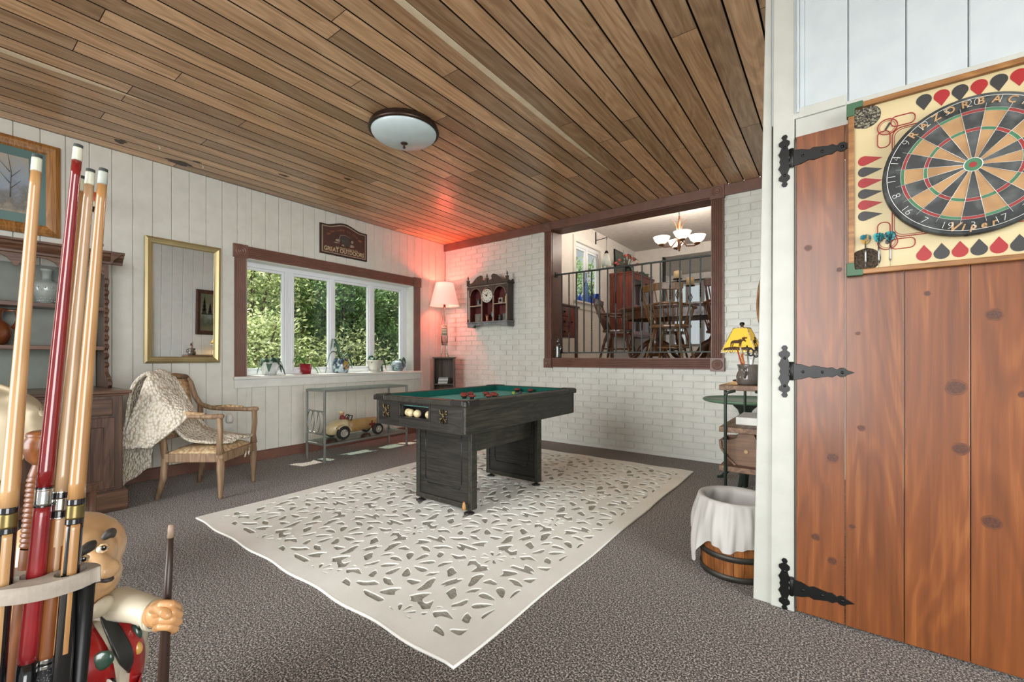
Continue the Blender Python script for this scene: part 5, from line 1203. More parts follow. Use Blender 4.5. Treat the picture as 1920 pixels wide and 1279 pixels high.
# cradle shaped crate on the low shelf
mc = thing('magazine_cradle', 'boat shaped wooden magazine cradle on the low plank shelf', 'magazine rack', (-.40, 2.86, .4355))
m_cr = wood('brown_cradle_wood', '#77583f', '#5a4130', '#8d6d52', axis=0, rough=.5, fine=40)
op = [(-.06, 0), (.06, 0), (.105, .045), (.135, .09), (.14, .135), (.085, .14), (.05, .155), (.035, .19), (.03, .215), (-.03, .215), (-.035, .19), (-.05, .155), (-.085, .14), (-.14, .135), (-.135, .09), (-.105, .045)]
for y in (-.10, .09):
    bm = new(); prism(bm, op, y, y + .014); obj('end_panel', bm, m_cr, mc, bev=.003)
bm = new(); lathe(bm, [(.012, 0), (.012, .004), (.006, .005), (0, .003)], 16, 0, T(0, -.10, .08) @ R(90, 'X')); obj('carved_peg', bm, mat('pale_peg', '#a98a66'), mc)
for s in (-1, 1):
    bm = new()
    for (a, b) in zip([(.06, 0), (.105, .045), (.135, .09)], [(.103, .043), (.134, .088), (.14, .133)]): prism(bm, [(s * (a[0] + .0), a[1]), (s * b[0], b[1]), (s * (b[0] - .012), b[1]), (s * (a[0] - .012), a[1] + .004)], -.115, .115)
    obj('side_slat', bm, m_cr, mc)
bm = new(); box(bm, -.06, .06, -.1, .1, 0, .01); obj('bottom_board', bm, m_cr, mc)
m_mag = mat('dark_paper', '#3a2a28', '#51322c', .6)
for k in range(3):
    bm = new(); box(bm, -.006, .006, -.08, .085, .012, .135 + .012 * (k % 2)); tag(obj('dark_magazine', bm, m_mag, loc=(-.44 + .035 * k, 2.86, .4355)), 'dark magazine standing upright in the wooden cradle', 'magazine', 'magazines in the wooden cradle')
bm = new(); box(bm, -.075, .075, -.05, .05, 0, .11); tag(obj('black_case', bm, m_black, loc=(-.50, 3.13, 0), bev=.006), 'small black case on the carpet under the shelf unit', 'case')
bm = new(); lathe(bm, [(0, 0), (.05, 0), (.06, .02), (.06, .07), (.05, .09), (0, .10)], 24); tag(obj('red_tin', bm, mat('red_brown_tin', '#7c3a2c', '#69301f', .5), loc=(-.395, 2.86, 0)), 'rounded red brown tin on the carpet under the shelf unit', 'tin')
bm = new(); tube(bm, [(-.03, 0, .006), (.0, .03, .09), (.03, .02, .22), (.02, .0, .24), (-.03, -.02, .14), (-.05, -.06, .10), (-.02, -.09, .006)], .004, 6); tag(obj('power_cord', bm, m_plast, loc=(-.34, 3.08, 0)), 'pale cord looping on the carpet under the shelf unit', 'cord')

# ================================================================ barrel bin with liner
bb = thing('barrel_bin', 'wooden half barrel waste bin with iron hoops by the white post', 'waste bin', (-.40, 2.40, 0))
m_stave = wood('barrel_stave', '#8d5527', '#6f411c', '#a56c39', axis=2, rough=.45, fine=36, island=.15)
bm = new(); n = 22
for k in range(n):
    a0, a1 = 2 * pi * k / n + .006, 2 * pi * (k + 1) / n - .006; g_ = []
    for (r, z) in ((.150, .0), (.156, .10), (.158, .2), (.155, .30), (.152, .352)):
        g_.append([bm.verts.new((rr * cos(a), rr * sin(a), z)) for rr, a in ((r, a0), (r, (a0 + a1) / 2), (r, a1), (r - .012, a1), (r - .012, a0))])
    for A, B_ in zip(g_, g_[1:]):
        for j in range(5): bm.faces.new((A[j], A[(j + 1) % 5], B_[(j + 1) % 5], B_[j]))
    bm.faces.new(g_[0][::-1]); bm.faces.new(g_[-1])
obj('stave_wall', bm, m_stave, bb)
bm = new(); lathe(bm, [(0, .01), (.14, .01), (.14, .02), (0, .02)], 24); obj('bottom', bm, m_stave, bb)
m_hoop = mat('grey_iron_hoop', '#4d4a44', '#3f3d38', .5, .6)
for z0, z1, r0, r1 in ((.0, .028, .153, .1545), (.095, .122, .159, .160), (.27, .29, .159, .158)):
    bm = new(); lathe(bm, [(r0, z0), (r0 + .004, z0), (r1 + .004, z1), (r1, z1)], 40); obj('iron_hoop', bm, m_hoop, bb)
m_bag = cloth('white_plastic_liner', '#d9d8d2', '#e6e5e0', .3, 4)
bm = new()
def bag(u, v):
    a = 2 * pi * u; ph = (a - rad(-105) + pi) % (2 * pi) - pi           # angle round from the side facing the room
    low = .19 + .015 * sin(3 * a) + .01 * sin(7 * a)
    d = (a - rad(215)) % (2 * pi); d = min(d, 2 * pi - d); low += .13 * math.exp(-(d / .25) ** 2)
    if v < .42:
        t = v / .42; r = .130 - .006 * (1 - t) + .004 * sin(9 * a + 5 * t); z = .08 + (.355 - .08) * t
    elif v < .5: t = (v - .42) / .08; r = .130 + .038 * sin(pi * t / 2); z = .355 + .012 * sin(pi * t)
    else:
        t = (v - .5) / .5; z = .355 - low * t; bul = .012 * sin(pi * t) + .016 * t
        r = .168 + bul + (.006 * sin(17 * a + 3 * t) + .005 * sin(9 * a - 2 * t) + .004 * sin(29 * a)) * (.3 + t) + .02 * math.exp(-(d / .35) ** 2) * t
    return Vector((r * cos(a), r * sin(a), z))
sheet(bm, bag, 150, 44, closed=True); lb_ = tag(obj('bin_liner', bm, m_bag, loc=(-.40, 2.40, 0)), 'white plastic liner folded over the barrel bin', 'bin liner')

# ================================================================ snowshoe on the brick wall, picture on the closet side wall
ss = thing('snowshoe', 'old bentwood snowshoe hanging on the brick wall behind the post', 'snowshoe', (-.445, YB - .022, 1.52)); 
bm = new(); loop = [(.135 * sin(t) * (1 if cos(t) > 0 else (1 - .55 * cos(t) ** 2)), 0, .42 * cos(t)) for t in [k * pi / 20 for k in range(40)]]
tube(bm, loop, .011, 8, closed=True); obj('bent_frame', bm, m_oakf, ss)
bm = new()
for k in range(-6, 7):
    z = k * .055; w_ = .125 * math.sqrt(max(0, 1 - (z / .42) ** 2)); tube(bm, [(-w_, 0, z), (w_, 0, z + .03)], .003, 5); tube(bm, [(-w_, .002, z + .03), (w_, .002, z)], .003, 5)
obj('webbing', bm, mat('rawhide', '#a89a7d', '#8d7f63', .6), ss)
lp2 = thing('landscape_painting', 'dark framed forest landscape seen in the gold mirror', 'picture', (XR - .002, 3.30, 1.25), pi)
m_barkf = mat('dark_bark_frame', '#3d2820', '#54382c', .7, scale=30)
bm = new(); frame(bm, .80, .80, .07, 0, .02, .01); obj('frame', bm, m_barkf, lp2, bev=.002)
bm = new(); box(bm, 0, .012, -.34, .34, .06, .74); obj('canvas', bm, painting('forest_canvas', '#8a938a', '#4d5a48', '#3d4032', '#6e6f5c'), lp2)
bm = new()
for (y, h) in ((.27, .34), (.18, .22), (-.05, .25), (-.2, .3), (-.28, .2)):
    for j in range(4): prism(bm, [(y - .05 * (1 - j * .2), .36 + h * j * .2), (y + .05 * (1 - j * .2), .36 + h * j * .2), (y, .36 + h * (j * .2 + .4))], .0122, .0128, axis='x')
obj('painted_fir', bm, mat('painted_fir_green', '#2b3529'), lp2)

# ================================================================ game board, dartboard and darts on the plank door
m_field = mat('cream_game_board', '#c4b48a', '#baa97f', .4, scale=3, stretch=(.2, 1, 3)); m_bframe = wood('board_frame_oak', '#8f6233', '#744c25', '#a87a46', axis=0, rough=.4, fine=60)
m_gc = mat('green_corner', '#3d6446', '#355a3e', .5); m_rd = mat('board_red', '#98191a', rough=.45); m_bk = mat('board_black', '#2c2c2a', rough=.45); m_net = mat('net_pocket', '#8d8871', '#37322b', .8, scale=140, lo=.46, hi=.54); m_net2 = mat('dark_net_pocket', '#4a3a2a', '#1f1914', .8, scale=140, lo=.46, hi=.54)
gb = thing('game_board', 'cream carrom game board with red and black teardrops on the plank door', 'game board', (-.13, 2.16, 0), rad(-1.5))
g0, g1, gz0, gz1, gy = .172, .823, 1.361, 2.007, -.05     # frame outside, local x / z, front y
bm = new(); box(bm, g0 + .008, g1 - .008, gy + .008, -.033, gz0 + .008, gz1 - .008); obj('field', bm, m_field, gb)
bm = new(); fw = .019
box(bm, g0, g1, gy - .008, -.033, gz0, gz0 + fw); box(bm, g0, g1, gy - .008, -.033, gz1 - fw, gz1); box(bm, g0, g0 + fw, gy - .008, -.033, gz0, gz1); box(bm, g1 - fw, g1, gy - .008, -.033, gz0, gz1)
obj('wooden_rim', bm, m_bframe, gb, bev=.003)
for sx, xx in ((1, g0), (-1, g1)):
    for sz, zz_ in ((1, gz0), (-1, gz1)):
        bm = new(); e = .004; prism(bm, [(xx - sx * e, zz_ - sz * e), (xx + sx * .045, zz_ - sz * e), (xx + sx * .045, zz_ + sz * .019), (xx + sx * .021, zz_ + sz * .019), (xx + sx * .019, zz_ + sz * .045), (xx - sx * e, zz_ + sz * .045)], gy - .012, -.032); obj('green_corner', bm, m_gc, gb, bev=.002)
        bm = new(); cx_, cz_ = xx + sx * .055, zz_ + sz * .055; r = .042
        prism(bm, [(cx_ + r * cos(t) - (sx * .006 if sx * cos(t) < -.4 else 0), cz_ + r * sin(t)) for t in [k * pi / 16 for k in range(32)]], gy + .0065, gy + .009); 
        pk = obj('net_pocket', bm, m_net if sz < 0 else m_net2, gb)
        bm = new()
        for rr in (.010, .020, .030, .041): tube(bm, [(cx_ + rr * cos(t), gy + .006, cz_ + rr * sin(t) + .002 * sin(5 * t)) for t in [k * pi / 12 for k in range(24)]], .0008, 4, closed=True)
        for k in range(10): a = k * pi / 5; tube(bm, [(cx_, gy + .006, cz_), (cx_ + .02 * cos(a + .2), gy + .006, cz_ + .02 * sin(a + .2)), (cx_ + .041 * cos(a), gy + .006, cz_ + .041 * sin(a))], .0008, 4)
        obj('net_cord', bm, m_bk if sz < 0 else m_brass, pk)
def drop(cx_, cz_, L, w, ang):
    p = [(0, -L / 2)] + [(w / 2 * cos(t), L / 2 - w / 2 + w / 2 * sin(t)) for t in [rad(-20 + 220 * k / 14) for k in range(15)]]
    return [(cx_ + x * cos(ang) - z * sin(ang), cz_ + x * sin(ang) + z * cos(ang)) for x, z in p]
def td(i, poly):
    bm = new(); prism(bm, poly, gy + .0070, gy + .0085); obj('red_teardrop' if i else 'black_teardrop', bm, m_rd if i else m_bk, gb)
for i in range(6):
    x = (g0 + g1) / 2 + (i - 2.5) * .045
    td(i % 2, drop(x, gz1 - .057, .056, .041, 0)); td(1 - i % 2, drop(x, gz0 + .057, .056, .041, pi))
for i in range(6):
    z = (gz0 + gz1) / 2 + (2.5 - i) * .0415
    td(1 - i % 2, drop(g0 + .066, z, .072, .036, pi / 2)); td(1 - i % 2, drop(g1 - .066, z, .072, .036, -pi / 2))
bm = new()
def rrect(x0, x1, z0, z1, r, n=8):
    return [(x, gy + .0066, z) for cx_, cz_, a0 in ((x1 - r, z1 - r, 0), (x0 + r, z1 - r, 90), (x0 + r, z0 + r, 180), (x1 - r, z0 + r, 270)) for x, z in arc(cx_, cz_, r, a0, a0 + 90, n)]
tube(bm, rrect(g0 + .128, g1 - .128, gz0 + .125, gz1 - .125, .03), .0032, 6, closed=True, flat=.5); tube(bm, rrect(g0 + .134, g1 - .134, gz0 + .131, gz1 - .131, .028), .001, 6, closed=True)
for sx, xx in ((1, g0), (-1, g1)):
    for sz, zz_ in ((1, gz0), (-1, gz1)):
        cx_, cz_ = xx + sx * .115, zz_ + sz * .112
        for r, w_ in ((.028, .0034), (.022, .0012)): tube(bm, [(cx_ + r * cos(t), gy + .0064, cz_ + r * sin(t)) for t in [k * pi / 16 for k in range(32)]], w_, 6, closed=True, flat=.5)
        xa, xb = sorted((xx + sx * .087, xx + sx * .122)); za, zb_ = sorted((zz_ + sz * .125, zz_ + sz * .185)); tube(bm, rrect(xa, xb, za, zb_, .015), .0032, 6, closed=True, flat=.5)
        xa, xb = sorted((xx + sx * .125, xx + sx * .19)); za, zb_ = sorted((zz_ + sz * .082, zz_ + sz * .118)); tube(bm, rrect(xa, xb, za, zb_, .015), .0032, 6, closed=True, flat=.5)
obj('red_line_border', bm, m_rd, gb); gb.children[-1]['kind'] = 'stuff'
bm = new(); text(bm, 'I', .036, T(g0 + .115, gy + .0065, gz1 - .112) @ R(30, 'Y') @ R(90, 'X'), .0006, bold=.0015); ell(bm, (g0 + .115, gy + .0065, gz0 + .112), (.006, .001, .009), 8); obj('corner_mark', bm, m_bk, gb)

m_dbk = mat('dartboard_dark_marble', '#2b2e2d', '#565b59', .6, scale=20, bumps=.2, lo=.42, hi=.72); m_dtan = mat('dartboard_tan', '#a88357', '#926f48', .65, scale=16, lo=.4, hi=.7); m_dr = mat('dartboard_red', '#8f2a25', '#7e2722', .65, scale=30); m_dg = mat('dartboard_green', '#3f7350', '#386847', .65, scale=30); m_wire = mat('white_wire', '#e2e3df', rough=.3, metal=.3); m_gold = mat('tan_print', '#b08a5e', '#a07c52', .6)
db = thing('dartboard', 'round dark marbled dartboard mounted on the cream game board', 'dartboard', (-.13, 2.16, 0), rad(-1.5))
BX, BZ, BR, by1 = .500, 1.686, .229, gy - .030
Q = T(BX, by1, BZ) @ R(90, 'X')                          # local disc: x right, y up, z towards the eye
bm = new(); lathe(bm, [(0, -.033), (BR * .985, -.033), (BR, -.028), (BR, -.004), (BR * .985, 0), (0, 0)], 80, 0, Q); obj('disc', bm, m_dbk, db)
rr_ = dict(b0=.0095, b1=.022, t0=.110, t1=.120, d0=.170, d1=.1795)
SEG = {'b': ('dark_segment', m_dbk), 't': ('tan_segment', m_dtan), 'r': ('red_band', m_dr), 'g': ('green_band', m_dg)}
def sector(kk, r0, r1, a0, a1, z):
    bm = new(); n = 5; p = [(r1 * cos(a0 + (a1 - a0) * i / n), r1 * sin(a0 + (a1 - a0) * i / n)) for i in range(n + 1)] + [(r0 * cos(a1 - (a1 - a0) * i / n), r0 * sin(a1 - (a1 - a0) * i / n)) for i in range(n + 1)]
    prism(bm, p, 0, z, 0, Q, axis='z'); obj(SEG[kk][0], bm, SEG[kk][1], db)
for i in range(20):
    a0 = rad(99 - 18 * i); a1 = rad(81 - 18 * i); dk = i % 2 == 0
    for r0, r1, kk in ((rr_['b1'], rr_['t0'], 't'), (rr_['t0'], rr_['t1'], 'r' if dk else 'g'), (rr_['t1'], rr_['d0'], 't'), (rr_['d0'], rr_['d1'], 'r' if dk else 'g')):
        sector('b' if kk == 't' and dk else kk, r0, r1, a0, a1, .0008)
bm = new(); lathe(bm, [(0, .001), (rr_['b1'], .001)], 24, 0, Q); obj('outer_bull', bm, m_dg, db)
bm = new(); lathe(bm, [(0, .0014), (rr_['b0'], .0014)], 20, 0, Q); obj('bullseye', bm, m_dr, db)
bm = new()
for r in (rr_['b1'], rr_['t0'], rr_['t1'], rr_['d0'], rr_['d1']): tube(bm, [Q @ Vector((r * cos(t), r * sin(t), .0015)) for t in [k * pi / 40 for k in range(80)]], .0004 if r > .03 else .0012, 4, closed=True)
for i in range(20): a = rad(9 + 18 * i); cyl(bm, Q @ Vector((rr_['b1'] * cos(a), rr_['b1'] * sin(a), .0018)), Q @ Vector((.195 * cos(a), .195 * sin(a), .0018)), .0006, seg=5)
obj('spider_wire', bm, m_wire, db)
bm = new(); rw = BR * .945
tube(bm, [Q @ Vector((rw * cos(t), rw * sin(t), .004)) for t in [k * pi / 50 for k in range(100)]], .0009, 6, closed=True)
for i, nmb in enumerate((20, 1, 18, 4, 13, 6, 10, 15, 2, 17, 3, 19, 7, 16, 8, 11, 14, 9, 12, 5)):
    a = -18 * i; text(bm, str(nmb), .034, Q @ R(a) @ T(0, rw - .0145, .004) @ (R(180) if 6 <= i <= 14 else Matrix()) , .0006, bold=-.0011)
obj('number_ring', bm, m_wire, db)
bm = new()
for i, ch in enumerate('RAZORBACK'):
    a = -( (i - 4.5) * 10.2) ; text(bm, ch, .031, Q @ R(a) @ T(0, .2035, .0012), .0005, bold=.0006)
obj('printed_name', bm, m_gold, db); bm = new()
for i, ch in enumerate('Viper'):
    a = (i - 2) * 6.6 ; text(bm, ch, .044 if i == 0 else .030, Q @ R(a) @ T(0, -.205, .0012), .0005, font_shear=.2, bold=.0008)
obj('printed_name', bm, m_gold, db)
bm = new(); lathe(bm, [(0, 0), (.008, 0), (.008, .006), (0, .006)], 10, 0, T(BX - .012, by1 + .015, BZ - BR - .002) ); obj('hanging_clip', bm, m_black, db)
m_flight = mat('iridescent_flight', '#1d6f7c', '#c59a4a', .3, scale=60, lo=.44, hi=.56); m_flight2 = mat('teal_black_flight', '#15323a', '#3aa3a4', .3, scale=70, lo=.44, hi=.56)
for i, (dx, zt_, fm, lb) in enumerate(((.052, .128, m_flight, 'dart with teal and gold flight before the dark net pocket'), (.090, .126, m_flight2, 'dart with dark teal flight between the other two darts'), (.122, .131, m_flight2, 'dart with dark teal flight nearest the red teardrop row'))):
    d = thing('dart', lb, 'dart', (-.13, 2.16, 0), rad(-1.5), 'darts on the game board'); x = g0 + dx; z0 = gz0 + .021; y = gy - .004
    bm = new(); cyl(bm, (x, y, z0 - .0), (x, y, z0 + .022), .0005, .0011, 6); obj('point', bm, m_silver, d)
    bm = new(); lathe(bm, [(0, z0 + .02), (.0030, z0 + .022), (.0034, z0 + .03)] + [(.0034 - .0006 * (k % 2), z0 + .032 + .003 * k) for k in range(10)] + [(.0030, z0 + .066), (0, z0 + .067)], 10, 0, T(x, y, 0)); obj('barrel', bm, m_silver, d)
    bm = new(); cyl(bm, (x, y, z0 + .066), (x, y, z0 + .10), .002, .0016, 8); 
    for k in range(3): cyl(bm, (x, y, z0 + .072 + k * .009), (x, y, z0 + .075 + k * .009), .0024, seg=8)
    obj('shaft', bm, m_bk, d)
    bm = new(); fp = [(0, z0 + .088), (.012, z0 + .098), (.017, z0 + .112), (.015, z0 + .122), (.007, z0 + .126), (0, z0 + .124)]
    for k in range(2): prism(bm, [(a, b) for a, b in fp] + [(-a, b) for a, b in fp[::-1][1:-1]], -.0003, .0003, 0, T(x, y, 0) @ R(20 + 90 * k))
    obj('flight', bm, fm, d)
# ================================================================ cue rack with cues in the left foreground
m_grey = mat('weathered_grey_rack', '#a59c8e', '#8c8275', .6, scale=14, stretch=(1, 1, 2), bumps=.3, bscale=120)
PZ = .675                                               # top face of the rack plate
def on(u, v, z): d = at(u, v, 1) - Vector((0, 0, CZ)); return Vector((0, 0, CZ)) + d * ((z - CZ) / d.z)
out = [on(u, v, PZ) for u, v in ((-150, 1122), (0, 1107), (60, 1100), (110, 1089), (160, 1073), (182, 1063), (190, 1062), (188, 1057), (172, 1054), (120, 1054), (60, 1060), (0, 1068), (-150, 1078))]
cues = [('natural cue', (70, 291), (5, 1098), .0), ('red cue', (147, 272), (68, 1081), .0), ('maple cue', (170, 318), (103, 1070), .0), ('tan cue', (194, 317), (132, 1077), .0), ('thin cue', (151, 330), (84, 1068), .0), ('cane', (85, 800), (57, 1068), .0)]
axes = []
for nm, tp, pp, _ in cues:
    P = on(pp[0], pp[1] - 5, PZ); tpl = (P - Vector((0, 0, CZ))).dot(Vector((VX, VY, 0))); axes.append((at(tp[0], tp[1], tpl + (.05 if nm != 'cane' else .01)), P))
base_c = sum((p for _, p in axes), Vector()) / len(axes)
rk = thing('cue_rack', 'weathered grey cue rack with black rods in front of the statue', 'cue rack', (base_c.x, base_c.y, 0))
inv = Vector((base_c.x, base_c.y, 0))
holes_ = [[((p - inv).x + .0205 * cos(t), (p - inv).y + .0205 * sin(t)) for t in [k * pi / 10 for k in range(20)]] for _, p in axes[:1] + axes[1:2] + axes[3:4]]
pm = (axes[2][1] + axes[4][1]) / 2
for p in (axes[2][1], ):
    holes_.append([((p - inv).x + .0185 * cos(t), (p - inv).y + .0185 * sin(t)) for t in [k * pi / 10 for k in range(20)]])
out = [q for i in range(len(out)) for q in [out[i].lerp(out[(i + 1) % len(out)], .25), out[i].lerp(out[(i + 1) % len(out)], .75)]]; out = [q for i in range(len(out)) for q in [out[i].lerp(out[(i + 1) % len(out)], .25), out[i].lerp(out[(i + 1) % len(out)], .75)]]
bm = new(); plate(bm, [((p - inv).x, (p - inv).y) for p in out], [h for h in holes_ if True], PZ - .027, PZ)
obj('top_plate', bm, m_grey, rk, bev=.003)
rp = on(163, 1100, PZ - .03) - inv; rq = on(163, 1100, PZ - .03); rb_ = at(148, 1279, (rq - Vector((0, 0, CZ))).dot(Vector((VX, VY, 0))) + .01) - inv
dirr = (rb_ - rp).normalized(); foot = rp + dirr * ((rp.z - .03) / -dirr.z)
bm = new(); cyl(bm, rp + Vector((0, 0, .005)), foot, .0115, seg=16); obj('rod', bm, m_black, rk)
r2 = on(-110, 1120, PZ - .03) - inv; bm = new(); cyl(bm, r2 + Vector((0, 0, .005)), Vector((r2.x, r2.y, .03)), .0115, seg=16); obj('rod', bm, m_black, rk)
m_ferr = mat('ivory_ferrule', '#c9c8b4', '#b9bda9', .35, scale=60); m_tip = mat('cue_tip', '#2a2e2b', '#3b403c', .8); m_blue = mat('chalky_ferrule', '#98a19b', '#aeb3a6', .6, scale=60)
m_wmaple = wood('honey_maple', '#b38b5c', '#a1794b', '#c29c70', axis=2, rough=.22, fine=60, coat=.4, bumps=0); m_wred = mat('red_lacquer', '#7c1718', '#6c1216', .16, coat=.8); m_wgrey = wood('pale_maple', '#a98a68', '#957755', '#b99b78', axis=2, rough=.25, fine=60, coat=.5, bumps=0); m_wtan = wood('tan_maple', '#a67b4b', '#94693c', '#b78e5d', axis=2, rough=.22, fine=60, coat=.6, bumps=0); m_wbrown = wood('brown_lacquered_wood', '#7a4724', '#5f3418', '#8f5930', axis=2, rough=.34, fine=60, coat=.15, bumps=0)
m_steel = mat('polished_ring', '#c9cac6', rough=.15, metal=.95); m_gring = mat('brass_ring', '#8b7c50', '#76693f', .3, .8); m_blackl = mat('black_lacquer', '#121213', rough=.15, coat=.5); m_wrap = mat('speckled_wrap', '#17181a', '#8f9396', .7, scale=500, lo=.58, hi=.66); m_redw = mat('red_butt', '#8a2226', '#741a1e', .2, coat=.6)
def cue(idx, name, label, shaft, bands, butt, points=None, ztip_len=.018, jr=.0118, tipm=m_ferr, low=None):
    top, pl_ = axes[idx]; d = (pl_ - top).normalized(); L = (top.z - .045) / -d.z
    t = thing(name, label, 'cue', top + d * L, 0, 'billiard cues in the rack')
    zx = -d; xx = zx.orthogonal().normalized(); Mx = Matrix((( xx.x, zx.cross(xx).x, zx.x, 0), (xx.y, zx.cross(xx).y, zx.y, 0), (xx.z, zx.cross(xx).z, zx.z, 0), (0, 0, 0, 1)))
    t.rotation_euler = Mx.to_euler()
    Lp = (top - pl_).length; zp = L - Lp                # z of the plate along the cue
    jz = bands[0]                                        # joint position
    R_ = lambda z: .0066 + (jr - .0066) * (L - z) / (L - jz) if z > jz else jr + (.0150 - jr) * (jz - z) / jz
    S = lambda a, b, n=8, e=0: [(R_(a + (b - a) * i / n) + e, a + (b - a) * i / n) for i in range(n + 1)]
    def part(nm, a, b, m, e=0, mf=None, n=8):
        bm = new(); lathe(bm, [(0, a)] + S(a, b, n, e) + [(0, b)], 24, 0, None, mf); return obj(nm, bm, m, t)
    part('tip', L - .006, L, m_tip); part('ferrule', L - .030, L - .006, tipm, .0002)
    part('shaft', jz, L - .030, shaft, n=20)
    z = jz
    for (h, m) in bands[1]: part('collar', z - h, z, m, .0004); z -= h
    zl = .30 if low is None else low[0]
    if points: part('butt', zl, z, [butt, points], 0, lambda k, i: 1 if abs(((k + .5) % 6) - 3) < 3.0 * max(0, (i - 14) / 42.) else 0, n=44)
    else: part('butt', zl, z, butt, n=16)
    if low:
        hi = low[0]
        for (h, nm, m) in low[1]: part(nm, max(0, hi - h), hi, m, .0003); hi -= h
        if hi > .002: part('butt_cap', 0, hi, m_blackl)
    else: part('butt_cap', 0, zl, m_blackl)
    return t
def jl(idx, v):                                         # joint height along the cue for an image row
    top, p = axes[idx]; d = (p - top).normalized(); L = (top.z - .045) / -d.z; best = min((abs(669.5 - 820 * ((top + d * L * f).z - CZ) / ((top + d * L * f).x * VX + (top + d * L * f).y * VY) - v), f) for f in [i / 400 for i in range(401)]); return L * (1 - best[1])
B1 = [(.010, m_blackl), (.024, m_gring), (.009, m_blackl)]; B2 = [(.003, m_blackl), (.002, m_steel), (.026, m_steel), (.003, m_blackl)]; B3 = [(.002, m_steel), (.010, m_blackl), (.022, m_steel), (.011, m_blackl), (.002, m_steel)]
cue(0, 'pool_cue', 'honey coloured cue with brass collar crossing the oak framed print', m_wmaple, (jl(0, 951), B1), m_blackl, m_wmaple)
cue(1, 'pool_cue', 'red lacquered cue with steel collar in the grey rack', m_wred, (jl(1, 914), B2), m_redw, None, low=(jl(1, 1240), [(.35, 'wrap', m_blackl)]))
cue(2, 'pool_cue', 'pale greyish maple cue with steel and black collar in the rack', m_wgrey, (jl(2, 920), B3), m_wbrown, m_wgrey, low=(jl(2, 1232), [(.006, 'ring', m_steel), (.004, 'ring', m_blackl), (.006, 'ring', m_steel), (.3, 'wrap', m_wrap)]))
cue(3, 'pool_cue', 'tan cue with brass collar right before the statue head', m_wtan, (jl(3, 935), B1), m_blackl, m_wtan, tipm=m_blue)
cue(4, 'pool_cue', 'slim tan cue half hidden behind the red lacquered cue', m_wtan, (jl(4, 925), B3), m_wbrown, m_wmaple, jr=.0105)
top, pl_ = axes[5]; d = (pl_ - top).normalized(); L = (top.z - .045) / -d.z
cn = thing('turned_cane', 'brown turned wooden cane with ringed neck and knob in the rack', 'cane', top + d * L); zx = -d; xx = zx.orthogonal().normalized(); yy_ = zx.cross(xx); cn.rotation_euler = Matrix(((xx.x, yy_.x, zx.x), (xx.y, yy_.y, zx.y), (xx.z, yy_.z, zx.z))).to_euler()
KM = Matrix.Diagonal((1.3, 1.3, 1, 1))
bm = new(); K = L - .01; lathe(bm, [(0, K - .058), (.009, K - .057), (.016, K - .047), (.0205, K - .028), (.0205, K - .016), (.017, K - .009), (.0185, K - .006), (.0175, K - .001), (.013, K + .002), (0, K + .001)], 28, 0, KM); obj('knob', bm, m_wbrown, cn)
bm = new(); pf = [(.0085, K - .057), (.0115, K - .074), (.0118, K - .078)]
for k in range(14): z = K - .080 - k * .0088; pf += [(.0112, z), (.0128, z - .003), (.0130, z - .006), (.0112, z - .0085)]
lathe(bm, pf, 20, 0, KM); obj('ringed_neck', bm, m_wbrown, cn)
bm = new(); lathe(bm, [(.0118, K - .205), (.0135, K - .5), (.0135, .0), (0, 0)], 20, 0, KM); obj('shaft', bm, m_wbrown, cn)
pts = [p for p in [t + (p - t) * ((t.z - .045) / (t.z - p.z)) for t, p in axes]] + [foot + inv, Vector((r2.x, r2.y, 0)) + inv]
cxr = sum(p.x for p in pts) / len(pts) - inv.x; cyr = sum(p.y for p in pts) / len(pts) - inv.y
rad_ = max(math.hypot(p.x - inv.x - cxr, p.y - inv.y - cyr) for p in pts) + .04
bm = new(); lathe(bm, [(0, 0), (rad_, 0), (rad_, .035), (rad_ - .008, .0445), (0, .0445)], 40, 0, T(cxr, cyr, 0)); obj('base', bm, m_grey, rk)

# ================================================================ billiard player statue
st_t = 1.06
def S(u, v, dt=0): return at(u, v, st_t + dt)
px = st_t / 820
m_sk = mat('statue_skin', '#d6b183', '#cba273', .35, scale=5, coat=.25); m_sk2 = mat('statue_hand_skin', '#cb9a67', '#bd8a58', .35, scale=6, coat=.25); m_shirt = mat('statue_cream_shirt', '#cfc7b0', '#c2b9a1', .42, scale=8, coat=.15); m_vest = mat('statue_red_vest', '#a71c1c', '#951819', .3, coat=.4); m_tie = mat('statue_black_tie', '#2c2d2b', '#232423', .4); m_brow = mat('statue_grey_brow', '#33302c', '#48443e', .5); m_eye = mat('statue_eye_white', '#dcd6c4', rough=.25); m_pant = mat('statue_dark_trousers', '#2f332f', '#3a3f3a', .5); m_hair = mat('statue_hair', '#5b5248', '#463e36', .6, scale=40); m_ballg = mat('ball_green', '#2f4a3c', '#2a4135', .25, coat=.5); m_bally = mat('ball_yellow', '#c99b4e', rough=.3, coat=.4); m_ballgrey = mat('ball_slate', '#6d6c72', rough=.3, coat=.4); m_cuew = mat('dark_cue_wood', '#2f2019', '#3a281f', .35)
sp = S(135, 1280); st = thing('billiard_player_statue', 'bald billiard player statue in red vest holding a small cue', 'statue', (sp.x, sp.y, 0))
so = Vector((sp.x, sp.y, 0))
def blob(name, balls, m, voxel=.006, smooth=8, parent=st):
    bm = new()
    for c, r, *M_ in balls:
        ell(bm, c - so, r, 20, 0, M_[0] if M_ else None)
    o = obj(name, bm, m, parent); md = o.modifiers.new('remesh', 'REMESH'); md.mode = 'VOXEL'; md.voxel_size = voxel; md.use_smooth_shade = True
    sm = o.modifiers.new('smooth', 'SMOOTH'); sm.factor = .6; sm.iterations = smooth; return o
VM = Matrix(((VY, VX, 0, 0), (-VX, VY, 0, 0), (0, 0, 1, 0), (0, 0, 0, 1)))      # local x = picture right, y = away, z = up
